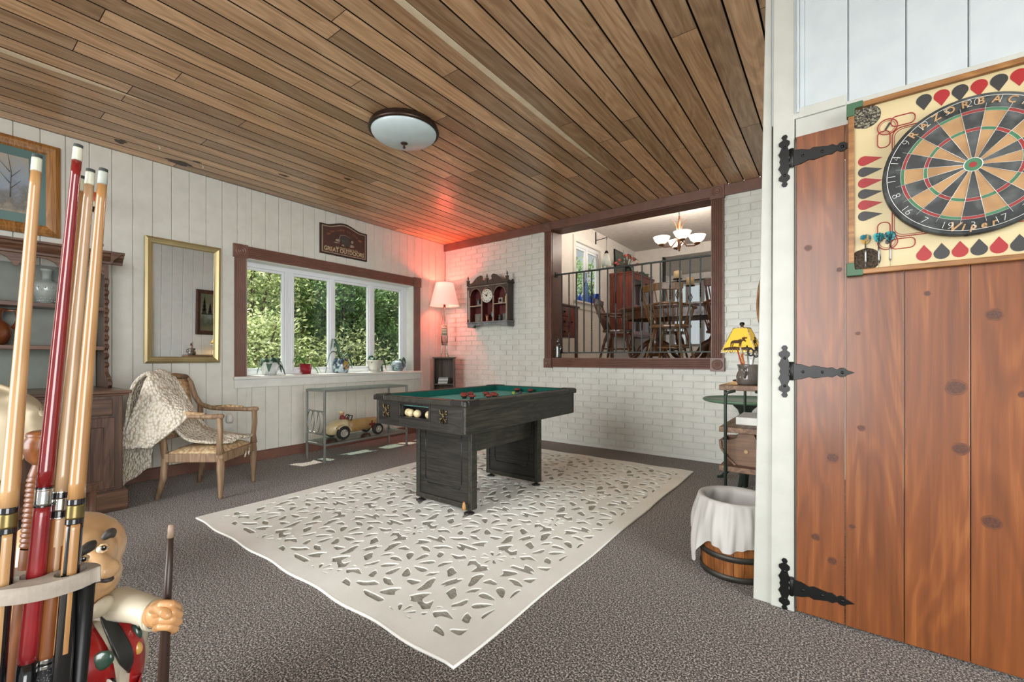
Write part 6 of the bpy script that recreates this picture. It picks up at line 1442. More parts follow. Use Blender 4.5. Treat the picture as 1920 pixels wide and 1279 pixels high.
def E_(u, v, dt, rx, ry, rz, tilt=0): return (S(u, v, dt), (rx * px, ry * px, rz * px), VM @ R(tilt, 'Y'))
def chain(pts, n=6):
    o = []
    for (a, ra), (b, rb) in zip(pts, pts[1:]):
        for i in range(n): f = i / n; o.append((a.lerp(b, f), (ra + (rb - ra) * f,) * 3))
    o.append((pts[-1][0], (pts[-1][1],) * 3)); return o
hd_ = [E_(108, 1060, 0, 92, 95, 92), E_(128, 1035, -.01, 82, 85, 70), E_(150, 1085, -.02, 58, 62, 55), E_(118, 1108, 0, 72, 80, 44), E_(165, 1106, -.02, 34, 45, 27), E_(168, 1040, -.03, 38, 40, 45)]
nose = chain([(S(176, 1040, -.055), 13 * px), (S(192, 1060, -.068), 16 * px), (S(202, 1066, -.072), 17 * px)], 5) + [(S(196, 1072, -.085), (12 * px,) * 3), (S(205, 1060, -.05), (11 * px,) * 3)]
cheek = [E_(150, 1078, -.085, 26, 24, 24), E_(190, 1085, -.03, 22, 24, 22)]
neck = chain([(S(136, 1112, .01), 46 * px), (S(142, 1160, .01), 44 * px)], 4)
blob('head', hd_ + nose + cheek + neck, m_sk, .0045, 5)
ear = blob('ear', [E_(42, 1068, -.05, 16, 10, 24), E_(38, 1060, -.055, 10, 8, 14)], m_sk, .004, 3)
blob('hair_tuft', [E_(28, 1075, -.03, 24, 30, 22), E_(22, 1090, -.02, 20, 28, 18), E_(38, 1100, -.045, 14, 18, 12)], m_hair, .005, 3)
blob('moustache', [E_(190, 1082, -.065, 22, 12, 7, 15), E_(170, 1090, -.085, 20, 10, 6, -10), E_(202, 1078, -.05, 9, 9, 7)], m_brow, .003, 2)
def browf(pts): return chain([(S(u, v, dt), r * px) for u, v, dt, r in pts], 6)
blob('eyebrow', browf([(150, 1040, -.118, 5), (158, 1032, -.113, 8), (168, 1025, -.103, 9), (174, 1019, -.096, 6)]), m_brow, .003, 2)
blob('eyebrow', browf([(197, 1007, -.052, 6), (204, 1001, -.045, 8), (209, 998, -.038, 8), (211, 1004, -.035, 5)]), m_brow, .003, 2)
for (u, v, dt) in ((155, 1049, -.107), (193, 1028, -.067)):
    e = S(u, v, dt) - so; bm = new(); ell(bm, e, (9.5 * px, 9 * px, 7.5 * px), 16, 0, VM @ R(-28, 'Y')); ey = obj('eye', bm, m_eye, st)
    bm = new(); ell(bm, S(u + 1.5, v - .5, dt - .0065) - so, (4 * px, 4 * px, 4.6 * px), 12, 0, VM); ell(bm, S(u + 2.5, v - 2, dt - .0105) - so, (1.3 * px,) * 3, 8, 1, VM); obj('pupil', bm, [m_black, m_eye], ey)
    bm = new(); tube(bm, [S(u - 10, v + 2, dt - .004) - so, S(u - 3, v - 6, dt - .0085) - so, S(u + 5, v - 7.5, dt - .0085) - so, S(u + 11, v - 3, dt - .003) - so], 2.0 * px, 6); tube(bm, [S(u - 10, v + 3, dt - .004) - so, S(u, v + 8, dt - .008) - so, S(u + 10, v + 2, dt - .004) - so], 1.8 * px, 6); obj('eyelid', bm, m_sk, ey)
# shirt: torso and both arms as one surface
tors = [E_(125, 1260, .02, 128, 115, 105), E_(150, 1225, 0, 100, 100, 70), E_(140, 1190, .02, 78, 72, 45), E_(70, 1190, .03, 55, 60, 45), E_(195, 1155, .03, 34, 38, 32)]
armR = chain([(S(190, 1150, .03), 32 * px), (S(222, 1132, .02), 30 * px), (S(262, 1140, -.0), 26 * px), (S(290, 1152, -.02), 23 * px)], 6)
armL = chain([(S(40, 1190, .0), 45 * px), (S(0, 1240, -.03), 46 * px), (S(10, 1310, -.06), 42 * px), (S(40, 1360, -.09), 34 * px)], 6)
legs_ = []
blob('shirt', tors + armR + armL, m_shirt, .006, 6)
bm = new()
for dz in (0, 6): tube(bm, [S(286 + dz, 1151 + dz * .2, -.02) - so + VM @ Vector((0, 25 * px * cos(t), 25 * px * sin(t))) for t in [k * pi / 10 for k in range(20)]], 2.5 * px, 6, closed=True)
obj('cuff', bm, m_shirt, st)
# collar
blob('collar', [E_(160, 1156, -.05, 30, 14, 12, -35), E_(192, 1138, -.03, 12, 20, 20, 25)], m_shirt, .004, 3)
# vest: shell over the belly, open at the front
def onbelly(u, v, e=0):
    """a point on the front of the belly under the image point"""
    best = None; dvec = (S(u, v, 0) - Vector((0, 0, CZ))).normalized(); o_ = Vector((0, 0, CZ)); hit = 9
    for c, r, M_ in tors:
        Mi = M_.inverted(); q = Mi @ (o_ - c); dd = Mi @ dvec; q = Vector((q.x / r[0], q.y / r[1], q.z / r[2])); dd = Vector((dd.x / r[0], dd.y / r[1], dd.z / r[2]))
        a, b, c_ = dd.dot(dd), 2 * q.dot(dd), q.dot(q) - 1; D_ = b * b - 4 * a * c_
        if D_ > 0: hit = min(hit, (-b - math.sqrt(D_)) / (2 * a))
    if hit > 8: hit = (S(u, v, 0) - o_).length
    return o_ + dvec * (hit - e) - so
def panel(name, poly, m, e, n=14, solid=.006, parent=st):
    """sheet on the belly between a left and a right image outline"""
    L_, R__ = poly; bm = new()
    def fn(a, b):
        l, r = bez([(*p, 0) for p in L_], a), bez([(*p, 0) for p in R__], a); q = l.lerp(r, b); return onbelly(q.x, q.y, e)
    sheet(bm, fn, n, 10); return obj(name, bm, m, parent, solid=solid)
vest = panel('vest', ([(20, 1150), (-5, 1220), (0, 1300), (20, 1370)], [(168, 1165), (205, 1225), (216, 1290), (200, 1370)]), m_vest, .006, 18)
panel('vest_side', ([(196, 1165), (222, 1185), (244, 1235), (240, 1300)], [(212, 1160), (252, 1175), (270, 1215), (262, 1290)]), m_vest, .010, 14)
panel('shirt_front', ([(172, 1168), (205, 1225), (216, 1290), (205, 1360)], [(196, 1160), (224, 1190), (246, 1240), (238, 1330)]), m_shirt, .004, 14)
panel('tie', ([(176, 1136), (184, 1150), (200, 1190), (222, 1240), (228, 1250)], [(190, 1128), (196, 1146), (225, 1178), (248, 1225), (240, 1262)]), m_tie, .016, 16, .008)
blob('tie_knot', [(so + onbelly(182, 1132, .012), (13 * px, 10 * px, 12 * px), VM @ R(30, 'Y'))], m_tie, .003, 2)
def vball(u, v, rx, rz, tilt, m, num=None, nu=0, nv=0):
    c = onbelly(u, v, .008); bm = new(); ell(bm, c, (rx * px, 8 * px, rz * px), 20, 0, VM @ R(tilt, 'Y')); b_ = obj('painted_ball', bm, m, vest)
    if num is not None:
        bm = new(); c2 = onbelly(u + nu, v + nv, .0185); ell(bm, c2, (rx * .48 * px, 1.5 * px, rz * .62 * px), 16, 0, VM @ R(tilt, 'Y')); text(bm, num, 17 * px, T(*(onbelly(u + nu, v + nv, .0215))) @ VM @ R(-70, 'Y') @ R(90, 'X'), .0004, 1, bold=.0006); obj('number_disc', bm, [m_eye, m_black], b_)
vball(190, 1240, 24, 16, -32, m_ballg, '3', 9, -8); vball(195, 1290, 24, 16, -30, m_blackl, '8', 5, -6); vball(60, 1190, 18, 14, 0, m_bally); vball(130, 1215, 20, 14, -20, m_ballgrey, '2', 5, -4)
vball(255, 1185, 10, 16, -20, m_ballg, '6', 2, -4); vball(224, 1150, 12, 7, 35, m_ballgrey, '4', -2, -2); vball(258, 1215, 8, 12, -15, m_bally)
vball(230, 1140, 14, 6, 35, m_bally)
# trousers, shoes and plinth below the frame
blob('trousers', [E_(125, 1330, .02, 118, 108, 60)] + chain([(S(90, 1350, .02), 62 * px), (S(80, 1420, .0), 48 * px), (S(80, 1460, 0), 42 * px)]) + chain([(S(165, 1350, .02), 62 * px), (S(175, 1420, .0), 48 * px), (S(175, 1460, 0), 42 * px)]), m_pant, .008, 4)
zf = lambda u, dt: Vector((S(u, 1400, dt).x, S(u, 1400, dt).y, .055))
blob('shoe', [(zf(78, -.03), (.05, .075, .035), VM), (zf(78, 0), (.045, .05, .04), VM)], m_black, .006, 4); blob('shoe', [(zf(182, -.03), (.05, .075, .035), VM), (zf(182, 0), (.045, .05, .04), VM)], m_black, .006, 4)
bm = new(); c0 = zf(130, 0) - so; lathe(bm, [(0, 0), (.19, 0), (.19, .02), (.18, .026), (0, .026)], 40, 0, T(c0.x, c0.y, 0)); obj('plinth', bm, m_pant, st)
# hand closed round the cue
cu_top, cu_mid = S(321, 983, -.07), S(312, 1155, -.07); dcu = (cu_mid - cu_top).normalized()
HB = cu_mid
hand = [E_(300, 1150, -.055, 22, 20, 24), E_(292, 1152, -.04, 20, 20, 21), (HB + VM @ Vector((0, 9 * px, 0)), (20 * px, 16 * px, 22 * px), VM)]
ho = blob('hand', hand, m_sk2, .0032, 3)
for k in range(4):
    v = 1138 + 13.5 * k; r = (7.6, 8.0, 7.8, 6.6)[k] * px; ex = (0, 3, 2, -3)[k]
    c = [S(293, v, -.073), S(305 + ex, v - 4, -.096), S(320 + ex, v - 4, -.096), S(331 + ex, v + 1, -.078), S(329 + ex, v + 5, -.057)]
    blob('finger', chain([(c[0], r * .95), (c[1], r * 1.08), (c[2], r * 1.05), (c[3], r), (c[4], r * .85)], 5), m_sk2, .0026, 2, ho)
blob('thumb', chain([(S(290, 1142, -.072), 9 * px), (S(299, 1140, -.094), 9.5 * px), (S(308, 1148, -.108), 8.5 * px), (S(314, 1154, -.110), 7 * px)], 5), m_sk2, .0026, 2, ho)
cq = thing('small_cue', 'short dark brown cue held upright by the statue', 'cue', cu_top + dcu * ((cu_top.z - .0) / -dcu.z)); zx = -dcu; xx = zx.orthogonal().normalized(); yy_ = zx.cross(xx); cq.rotation_euler = Matrix(((xx.x, yy_.x, zx.x), (xx.y, yy_.y, zx.y), (xx.z, yy_.z, zx.z))).to_euler(); Lq = (cu_top.z) / -dcu.z
bm = new(); lathe(bm, [(0, 0), (.0125, .0), (.0118, .25), (.0085, Lq * .75), (.0062, Lq - .03), (0, Lq - .03)], 20); obj('shaft', bm, m_cuew, cq)
bm = new(); lathe(bm, [(0, Lq - .03), (.0064, Lq - .03), (.0056, Lq - .002), (0, Lq)], 16); obj('ferrule', bm, mat('pinkish_ferrule', '#a08a76', '#8f7a68', .5), cq)

# ================================================================ chair with beige cloth, left edge
sd = thing('side_chair', 'wooden side chair hidden under a beige cloth in front of the hutch', 'chair', (-2.86, .20, 0), YAW)
m_chair = wood('brown_chair_wood', '#5e4130', '#47301f', '#725140', axis=2, rough=.45, fine=40)
for sx in (-1, 1):
    bm = new(); tube(bm, [(sx * .20, .20, 0), (sx * .20, .20, .44)], [.015, .02], 8); obj('leg', bm, m_chair, sd)
    bm = new(); tube(bm, [(sx * .19, -.21, 0), (sx * .19, -.19, .44), (sx * .18, -.25, .90)], [.015, .02, .016], 8); obj('leg', bm, m_chair, sd)
bm = new(); box(bm, -.22, .22, -.21, .22, .42, .45); obj('seat', bm, m_chair, sd, bev=.008)
bm = new(); box(bm, -.17, .17, -.255, -.235, .78, .90); box(bm, -.17, .17, -.24, -.22, .58, .64); obj('backrest', bm, m_chair, sd, bev=.006)
m_beige = mat('beige_cloth', '#b3a58a', '#a5977c', .75, scale=4, bumps=.1, bscale=700)
tt = 1.62
def BP(u, v, dt=0): return at(u, v, tt + dt)
bm = new(); rowsb = [
 [BP(-240, 700, .12), BP(-100, 700, .11), BP(-5, 722, .10), BP(50, 742, .10), BP(80, 765, .09)],
 [BP(-240, 706, .06), BP(-100, 706, .05), BP(0, 724, .05), BP(56, 746, .05), BP(88, 778, .05)],
 [BP(-240, 740, .0), BP(-100, 738, .0), BP(-2, 748, .0), BP(55, 762, .01), BP(92, 788, .03)],
 [BP(-240, 800, -.02), BP(-100, 800, -.02), BP(-10, 800, -.01), BP(45, 800, .0), BP(80, 808, .02)],
 [BP(-240, 900, -.02), BP(-100, 890, -.01), BP(-20, 870, .0), BP(30, 850, .01), BP(62, 838, .02)],
 [BP(-240, 1040, -.02), BP(-100, 990, -.0), BP(-30, 930, .0), BP(8, 895, .01), BP(35, 868, .02)]]
def bc_(u, v):
    cols = [bez(r, v) for r in rowsb]; p = bez(cols, u)
    f = .018 * (sin(u * 26 + v * 7) * math.exp(-((u - .38) / .16) ** 2) + .8 * sin(v * 19 - u * 16) * math.exp(-((u - .42) / .2) ** 2)); nrm = Vector((-VX, -VY, .25))
    return p + nrm * f
sheet(bm, bc_, 60, 50); tag(obj('beige_cloth', bm, m_beige, solid=.012, sub=1, smooth=True), 'folded beige cloth hanging over a chair in front of the hutch', 'cloth')
# ================================================================ dining room beyond the pass-through
DX, DY, DZF, DZC = -3.5, 9.25, 1.0, 3.34
m_floorw = wood('pale_dining_floor', '#b9a78f', '#a8957c', '#c9b9a3', axis=0, rough=.4, fine=20)
m_trimw = mat('dining_trim', '#ddd9d1', '#d5d1c8', .4)
bm = new(); box(bm, DX - .12, 3.2, YB + WT + .0, 13.6, DZF - .12, DZF); struct('dining_floor', bm, m_floorw, 'pale dining room floor')
bm = new(); box(bm, DX - .12, 3.2, YB + WT, DY + .12, DZC, DZC + .1); box(bm, DX - .12, 3.2, DY, 13.6, DZC - .18, DZC); struct('dining_ceiling', bm, mat('white_textured_ceiling', '#cfcac4', '#c6c1bc', .8, bumps=.5, bscale=60), 'white dining room ceiling')
DW = (6.53, 7.50, 2.0, 3.0)
bm = new(); x0, x1 = DX - .12, DX
for (a, b, c, d) in ((YB + WT, DW[0], DZF, DZC), (DW[1], DY + .1, DZF, DZC), (DW[0], DW[1], DZF, DW[2]), (DW[0], DW[1], DW[3], DZC)): box(bm, x0, x1, a, b, c, d)
struct('dining_wall', bm, m_dining, 'dining room wall with the tall window')
bm = new(); box(bm, DX, -2.89, DY, DY + .12, DZF, DZC); box(bm, .6, 3.2, DY, DY + .12, DZF, DZC); box(bm, -2.89, .6, DY, DY + .12, 3.14, DZC); struct('dining_wall', bm, m_dining, 'dining room back wall with wide opening')
bm = new(); box(bm, -2.905, -2.875, DY - .012, DY + .13, DZF, 3.14); struct('trim_6', bm, m_iron, 'dark post at the edge of the wide opening')
bm = new(); box(bm, XL - .1, DX - .12, YB + WT, YB + WT + .1, 0, ZC + .7); box(bm, DX - .12, OX0, YB + WT - .02, YB + WT, ZC - .0, DZC); box(bm, DX, 3.2, YB + WT - .02, YB + WT, ZC, DZC); box(bm, DX, OX0 - .015, YB + WT, YB + WT + .02, DZF, DZC); box(bm, OX1 + .015, 3.2, YB + WT, YB + WT + .02, DZF, DZC); struct('dining_wall', bm, m_dining, 'dining room side of the brick wall')
bm = new(); box(bm, DX, DX + .014, YB + WT + .02, DY, DZF, DZF + .13); struct('dining_baseboard', bm, m_trimw, 'white dining room baseboard')
# dining window
w2_ = tag(thing('window_2', 'white dining room window with blue bottles on its sill', 'window'), kind='structure')
bm = new(); c_ = .09
box(bm, DX, DX + .02, DW[0] - c_, DW[0], DW[2] - .1, DW[3] + c_); box(bm, DX, DX + .02, DW[1], DW[1] + c_, DW[2] - .1, DW[3] + c_); box(bm, DX, DX + .02, DW[0], DW[1], DW[3], DW[3] + c_); box(bm, DX, DX + .02, DW[0] - c_, DW[1] + c_, DW[2] - .13, DW[2] - .02)
obj('window_casing', bm, m_trimw, w2_, bev=.003)
bm = new(); box(bm, DX - .1, DX + .06, DW[0] - c_, DW[1] + c_, DW[2] - .03, DW[2]); obj('window_sill', bm, m_trimw, w2_, bev=.003)
bm = new(); mids = [DW[0], (DW[0] + DW[1]) / 2, DW[1]]
for y in mids: box(bm, DX - .09, DX - .03, y - .035, y + .035, DW[2], DW[3])
box(bm, DX - .09, DX - .03, DW[0], DW[1], DW[2], DW[2] + .05); box(bm, DX - .09, DX - .03, DW[0], DW[1], DW[3] - .06, DW[3])
obj('window_frame', bm, m_vinyl, w2_, bev=.003)
for k in range(2):
    bm = new(); a, b = mids[k] + .035, mids[k + 1] - .035
    for (p, q, r, s) in ((a, a + .04, DW[2] + .05, DW[3] - .06), (b - .04, b, DW[2] + .05, DW[3] - .06), (a, b, DW[2] + .05, DW[2] + .09), (a, b, DW[3] - .1, DW[3] - .06)): box(bm, DX - .075, DX - .045, p, q, r, s)
    s_ = obj('sash', bm, m_vinyl, w2_, bev=.002); bm = new(); box(bm, DX - .062, DX - .058, a + .03, b - .03, DW[2] + .08, DW[3] - .09); obj('pane', bm, m_glasspane, s_)
m_cobalt = glass('cobalt_glass', '#3b66c9', .02); m_cobalt2 = glass('light_blue_glass', '#7fa6d8', .02)
for i, (y, h, r, m, lb) in enumerate(((6.60, .10, .03, m_cobalt, 'smallest blue bottle at the near end of the dining window sill'), (6.70, .15, .03, m_cobalt, 'short cobalt bottle between the smallest one and the light blue jar'), (6.80, .12, .035, m_cobalt2, 'small light blue jar on the dining window sill'), (6.93, .52, .042, m_cobalt2, 'tallest slender light blue bottle on the dining window sill'), (7.04, .16, .032, m_cobalt, 'short cobalt bottle between the tallest and the ball stoppered bottle'), (7.16, .28, .035, m_cobalt, 'medium blue bottle with ball stopper on the dining window sill'), (7.36, .20, .055, m_cobalt, 'wide straight sided blue jar on the dining window sill'))):
    t = thing('blue_bottle', lb, 'bottle', (DX - .0, y, DW[2] + .0005), 0, 'blue bottles on the dining window sill'); bm = new()
    lathe(bm, [(0, 0), (r * .9, 0), (r, .01), (r, h * .5), (r * .75, h * .62), (r * .32, h * .74), (r * .30, h * .95), (r * .40, h * .96), (r * .40, h), (0, h)] if i != 6 else [(0, 0), (r, 0), (r, h), (r * .9, h), (r * .85, .02), (0, .02)], 18); obj('body', bm, m, t)
    if i == 5: bm = new(); ell(bm, (0, 0, h + .02), .022, 12); obj('stopper', bm, m, t)
# lantern on hook
ln = thing('hanging_lantern', 'glass candle lantern hanging from a black wall hook by the dining window', 'lantern', (DX + .0, 7.30, 3.05))
bm = new(); box(bm, 0, .014, -.012, .012, .05, .27); tube(bm, [(.01, 0, .12), (.08, 0, .12), (.20, 0, .135), (.22, 0, .15), (.225, 0, .12), (.215, 0, .10)], .007, 6); obj('wall_hook', bm, m_black, ln)
bm = new(); tube(bm, [(.215, 0, .11), (.215, 0, -.12)], .003, 5); lathe(bm, [(0, -.09), (.02, -.10), (.035, -.13), (.035, -.15), (0, -.15)], 14, 0, T(.215, 0, 0)); obj('hanger_cap', bm, m_black, ln)
bm = new(); lathe(bm, [(.03, -.15), (.06, -.20), (.085, -.30), (.09, -.36), (.075, -.40), (.0, -.40), (.07, -.395), (.086, -.36), (.08, -.30), (.056, -.20), (.028, -.15)], 24, 0, T(.215, 0, 0)); obj('glass_bell', bm, m_clear, ln)
bm = new(); lathe(bm, [(0, -.39), (.042, -.39), (.042, -.26), (.03, -.26), (0, -.265)], 18, 0, T(.215, 0, 0)); obj('candle', bm, mat('yellow_candle', '#d8c288', '#cdb577', .6), ln)
# chest of drawers
m_redw2 = wood('reddish_brown_wood', '#6e3322', '#51241a', '#854330', axis=2, rough=.35, fine=30, coat=.2)
m_dkw = wood('dark_brown_dining_wood', '#57341f', '#3b2215', '#714629', axis=2, rough=.28, fine=40, coat=.4)
ch = thing('small_chest', 'small reddish brown chest of drawers on legs below the dining window', 'chest', (-3.05, 5.16, DZF))
bm = new(); box(bm, -.42, 0, 0, .62, .33, .77); obj('body', bm, m_redw2, ch, bev=.004)
bm = new(); box(bm, -.43, .02, -.02, .64, .77, .795); obj('top', bm, m_dkw, ch, bev=.005)
for (x, y) in ((-.40, .02), (-.02, .02), (-.40, .60), (-.02, .60)):
    bm = new(); box(bm, x - .02, x + .02, y - .02, y + .02, 0, .77); obj('leg', bm, m_dkw, ch, bev=.004)
for k in range(3):
    bm = new(); box(bm, .0, .012, .05, .33, .345 + .14 * k, .465 + .14 * k); d = obj('drawer', bm, m_redw2, ch, bev=.003); bm = new(); ell(bm, (.022, .19, .405 + .14 * k), .014, 10); obj('knob', bm, m_black, d)
bm = new(); box(bm, 0, .012, .345, .58, .345, .75); d = obj('door', bm, m_redw2, ch, bev=.003); bm = new(); ell(bm, (.022, .40, .55), .014, 10); obj('knob', bm, m_black, d)
# armoire
ar = thing('armoire', 'tall reddish brown glass fronted armoire in the dining room', 'armoire', (-3.48, 7.90, DZF)); AW, AD, AH = 1.15, .44, 1.62
bm = new(); box(bm, 0, AD, 0, .03, .44, AH); box(bm, 0, AD, AW - .03, AW, .44, AH); box(bm, 0, .02, 0, AW, .44, AH); box(bm, 0, AD, 0, AW, .44, .47); box(bm, 0, AD, 0, AW, 1.0, 1.02); obj('case', bm, m_redw2, ar, bev=.003)
bm = new(); box(bm, -.0, AD + .03, -.03, AW + .03, AH, AH + .035); box(bm, 0, AD + .015, -.015, AW + .015, AH - .03, AH); obj('cornice', bm, m_redw2, ar, bev=.004)
for (x, y) in ((.03, .03), (AD - .03, .03), (.03, AW - .03), (AD - .03, AW - .03)): bm = new(); box(bm, x - .025, x + .025, y - .025, y + .025, 0, .44); obj('leg', bm, m_dkw, ar, bev=.004)
for a in (.03, AW / 2):
    b = a + AW / 2 - .03; bm = new()
    for (p, q, r, s) in ((a, a + .06, .47, AH - .03), (b - .06, b, .47, AH - .03), (a, b, .47, .54), (a, b, AH - .10, AH - .03), (a, b, .98, 1.04)): box(bm, AD, AD + .018, p, q, r, s)
    dd_ = obj('door', bm, m_redw2, ar, bev=.003); bm = new(); box(bm, AD + .004, AD + .008, a + .05, b - .05, .53, AH - .09); obj('pane', bm, m_glasspane, dd_)
pa = thing('leaning_painting', 'dark painting leaning on the wall on top of the armoire', 'picture', (-3.46, 8.32, DZF + AH + .036)); pa.rotation_euler = (0, rad(-4), 0)
bm = new(); box(bm, 0, .02, -.22, .22, 0, .52); obj('frame', bm, m_black, pa, bev=.003); bm = new(); box(bm, .0205, .022, -.20, .20, .02, .50); obj('canvas', bm, painting('dark_canvas', '#5d6b62', '#4b5750', '#3b423b', '#5a5347'), pa)
fa = thing('flower_arrangement', 'red flower arrangement in a dark vase on the armoire', 'flowers', (-3.22, 8.12, DZF + AH + .0355))
bm = new(); lathe(bm, [(0, 0), (.06, 0), (.09, .06), (.07, .12), (.05, .13), (0, .11)], 18); obj('vase', bm, m_black, fa)
rnd = random.Random(9); bm = new(); bm2 = new()
for k in range(34):
    a, e = rnd.uniform(0, 6.28), rnd.uniform(.1, 1.1); p = Vector((.18 * e * cos(a), .30 * e * sin(a), .12 + .22 * (1.2 - e * .8))); tube(bm2, [(0, 0, .1), p * .6 + Vector((0, 0, .06)), p], .003, 4)
    if k % 2: ell(bm, p, (.03, .03, .025), 8)
    else: leaf(bm2, p, a, .12, .018, .02, .06)
tube(bm2, [(0, 0, .1), (.0, -.12, .30), (0, -.22, .42)], .004, 4)
obj('stem_leaf', bm2, m_leafd, fa); obj('bloom', bm, mat('red_bloom', '#a8322c', '#c9685a', .7, scale=30), fa)['kind'] = 'stuff'
gd = thing('leafy_garland', 'dark leafy garland along the front of the armoire top', 'garland', (-3.10, 8.62, DZF + AH + .0355)); bm = new()
for k in range(40): leaf(bm, (rnd.uniform(-.04, .04), rnd.uniform(-.4, .4), .015), rnd.uniform(0, 6.28), .12, .02, .06, .02)
obj('garland_leaf', bm, m_leafd, gd); bm = new(); tube(bm, [(0, -.4, .012), (.02, 0, .012), (0, .4, .012)], .011, 6); obj('garland_stem', bm, m_black, gd)
# dining table
TC = Vector((-1.72, 6.5, DZF))
dt_ = thing('dining_table', 'large dark brown oval pedestal dining table beyond the railing', 'dining table', TC)
bm = new(); ov = lambda rx, ry, n=40: [(rx * (abs(cos(t)) ** .75) * (1 if cos(t) > 0 else -1), ry * (abs(sin(t)) ** .75) * (1 if sin(t) > 0 else -1)) for t in [2 * pi * k / n for k in range(n)]]
prism(bm, ov(.95, .56), .735, .765, axis='z'); prism(bm, ov(.93, .54), .72, .735, axis='z'); obj('tabletop', bm, m_dkw, dt_, bev=.006)
bm = new(); plate(bm, ov(.84, .45), [ov(.82, .43)], .60, .72); obj('apron', bm, m_dkw, dt_)
for sx in (-.42, .42):
    bm = new(); lathe(bm, [(0, .06), (.10, .06), (.12, .12), (.07, .2), (.06, .3), (.10, .42), (.09, .5), (.06, .6), (.12, .68), (.12, .72), (0, .72)], 24, 0, T(sx, 0, 0)); pd = obj('pedestal', bm, m_dkw, dt_)
    for a in (45, 135, 225, 315):
        ca, sa = cos(rad(a)), sin(rad(a)); bm = new(); tube(bm, [(sx + .05 * ca, .05 * sa, .30), (sx + .20 * ca, .20 * sa, .22), (sx + .30 * ca, .30 * sa, .08), (sx + .38 * ca, .38 * sa, .03)], [.035, .04, .035, .03], 8); obj('leg', bm, m_dkw, pd)
# windsor chairs
def chair(label, x, y, rz, arms=True, mw=m_dkw):
    t = thing('windsor_chair', label, 'chair', (x, y, DZF), rz, 'windsor chairs around the dining table')      # faces +y
    bm = new(); prism(bm, [(a * .245, b * .225) for a, b in ov(1, 1, 28)], .415, .455, axis='z'); obj('seat', bm, mw, t, bev=.012)
    for sx in (-1, 1):
        for sy in (-1, 1):
            bm = new(); a, b = Vector((sx * .14, sy * .13, .42)), Vector((sx * .23, sy * .23, 0)); n = 11; rs = [.014, .015, .024, .026, .018, .024, .020, .014, .019, .015, .011]; tube(bm, [a.lerp(b, i / (n - 1)) for i in range(n)], rs, 8); obj('leg', bm, mw, t)
    bm = new(); cyl(bm, (-.19, -.19, .17), (-.19, .19, .17), .011, seg=8); cyl(bm, (.19, -.19, .17), (.19, .19, .17), .011, seg=8); cyl(bm, (-.19, 0, .17), (.19, 0, .17), .012, seg=8); cyl(bm, (-.185, .18, .20), (.185, .18, .20), .010, seg=8); obj('stretcher', bm, mw, t)
    bm = new(); N_ = 12; cr = [(Vector((-.26 + .52 * i / N_, -.30 - .05 * sin(pi * i / N_) + 0, 0))) for i in range(N_ + 1)]
    up = [.93 + .02 * sin(pi * i / N_) for i in range(N_ + 1)]; lo_ = [.84 + .02 * sin(pi * i / N_) + (.02 if i in (0, N_) else 0) for i in range(N_ + 1)]
    vs = [[bm.verts.new((p.x, p.y + dy, z)) for dy, z in ((-.011, u), (.011, u), (.011, l), (-.011, l))] for p, u, l in zip(cr, up, lo_)]
    for A, B_ in zip(vs, vs[1:]):
        for k in range(4): bm.faces.new((A[k], B_[k], B_[(k + 1) % 4], A[(k + 1) % 4]))
    bm.faces.new(vs[0]); bm.faces.new(vs[-1][::-1]); bmesh.ops.recalc_face_normals(bm, faces=bm.faces); obj('crest_rail', bm, mw, t, bev=.008)
    bm = new()
    for i in range(7): f = (i - 3) / 3; cyl(bm, (f * .15, -.18, .45), (f * .21, -.34 + .02 * abs(f), .86), .008, .007, 8)
    for s in (-1, 1): tube(bm, [(s * .19, -.16, .45), (s * .21, -.21, .58), (s * .235, -.29, .80), (s * .24, -.31, .86)], [.012, .017, .013, .010], 8)
    obj('spindle', bm, mw, t)
    if arms:
        bm = new(); pts = [(-.27, .12, .665), (-.285, .0, .672), (-.265, -.16, .685), (-.17, -.275, .70), (0, -.305, .71), (.17, -.275, .70), (.265, -.16, .685), (.285, .0, .672), (.27, .12, .665)]; tube(bm, pts, [.026, .022, .020, .02, .022, .02, .020, .022, .026], 8, flat=.7); ar_ = obj('arm_bow', bm, mw, t)
        bm = new()
        for s in (-1, 1):
            for (x0, y0, x1, y1) in ((.20, .10, .265, .10), (.205, .02, .272, .02), (.205, -.06, .262, -.08)): cyl(bm, (s * x0, y0, .44), (s * x1, y1, .67), .009, seg=8)
        obj('arm_spindle', bm, mw, ar_)
    return t
m_lightch = wood('light_brown_chair', '#7d5a34', '#5f4124', '#997246', axis=2, rough=.28, fine=40, coat=.4)
chair('light brown windsor armchair with its back to the railing', -1.68, 5.66, rad(-3), True, m_lightch)
chair('dark windsor armchair in front of the armoire, seen from its side', -2.62, 6.25, rad(-80), True, m_dkw)
chair('dark windsor armchair cut off by the fluted casing beside the moose lamp', -.98, 5.62, rad(8), True, m_dkw)
chair('reddish windsor armchair behind the dining table', -1.35, 7.25, rad(180), True, m_redw2)
chair('dark armless windsor chair behind the dining table', -2.15, 7.2, rad(180), False, m_dkw)
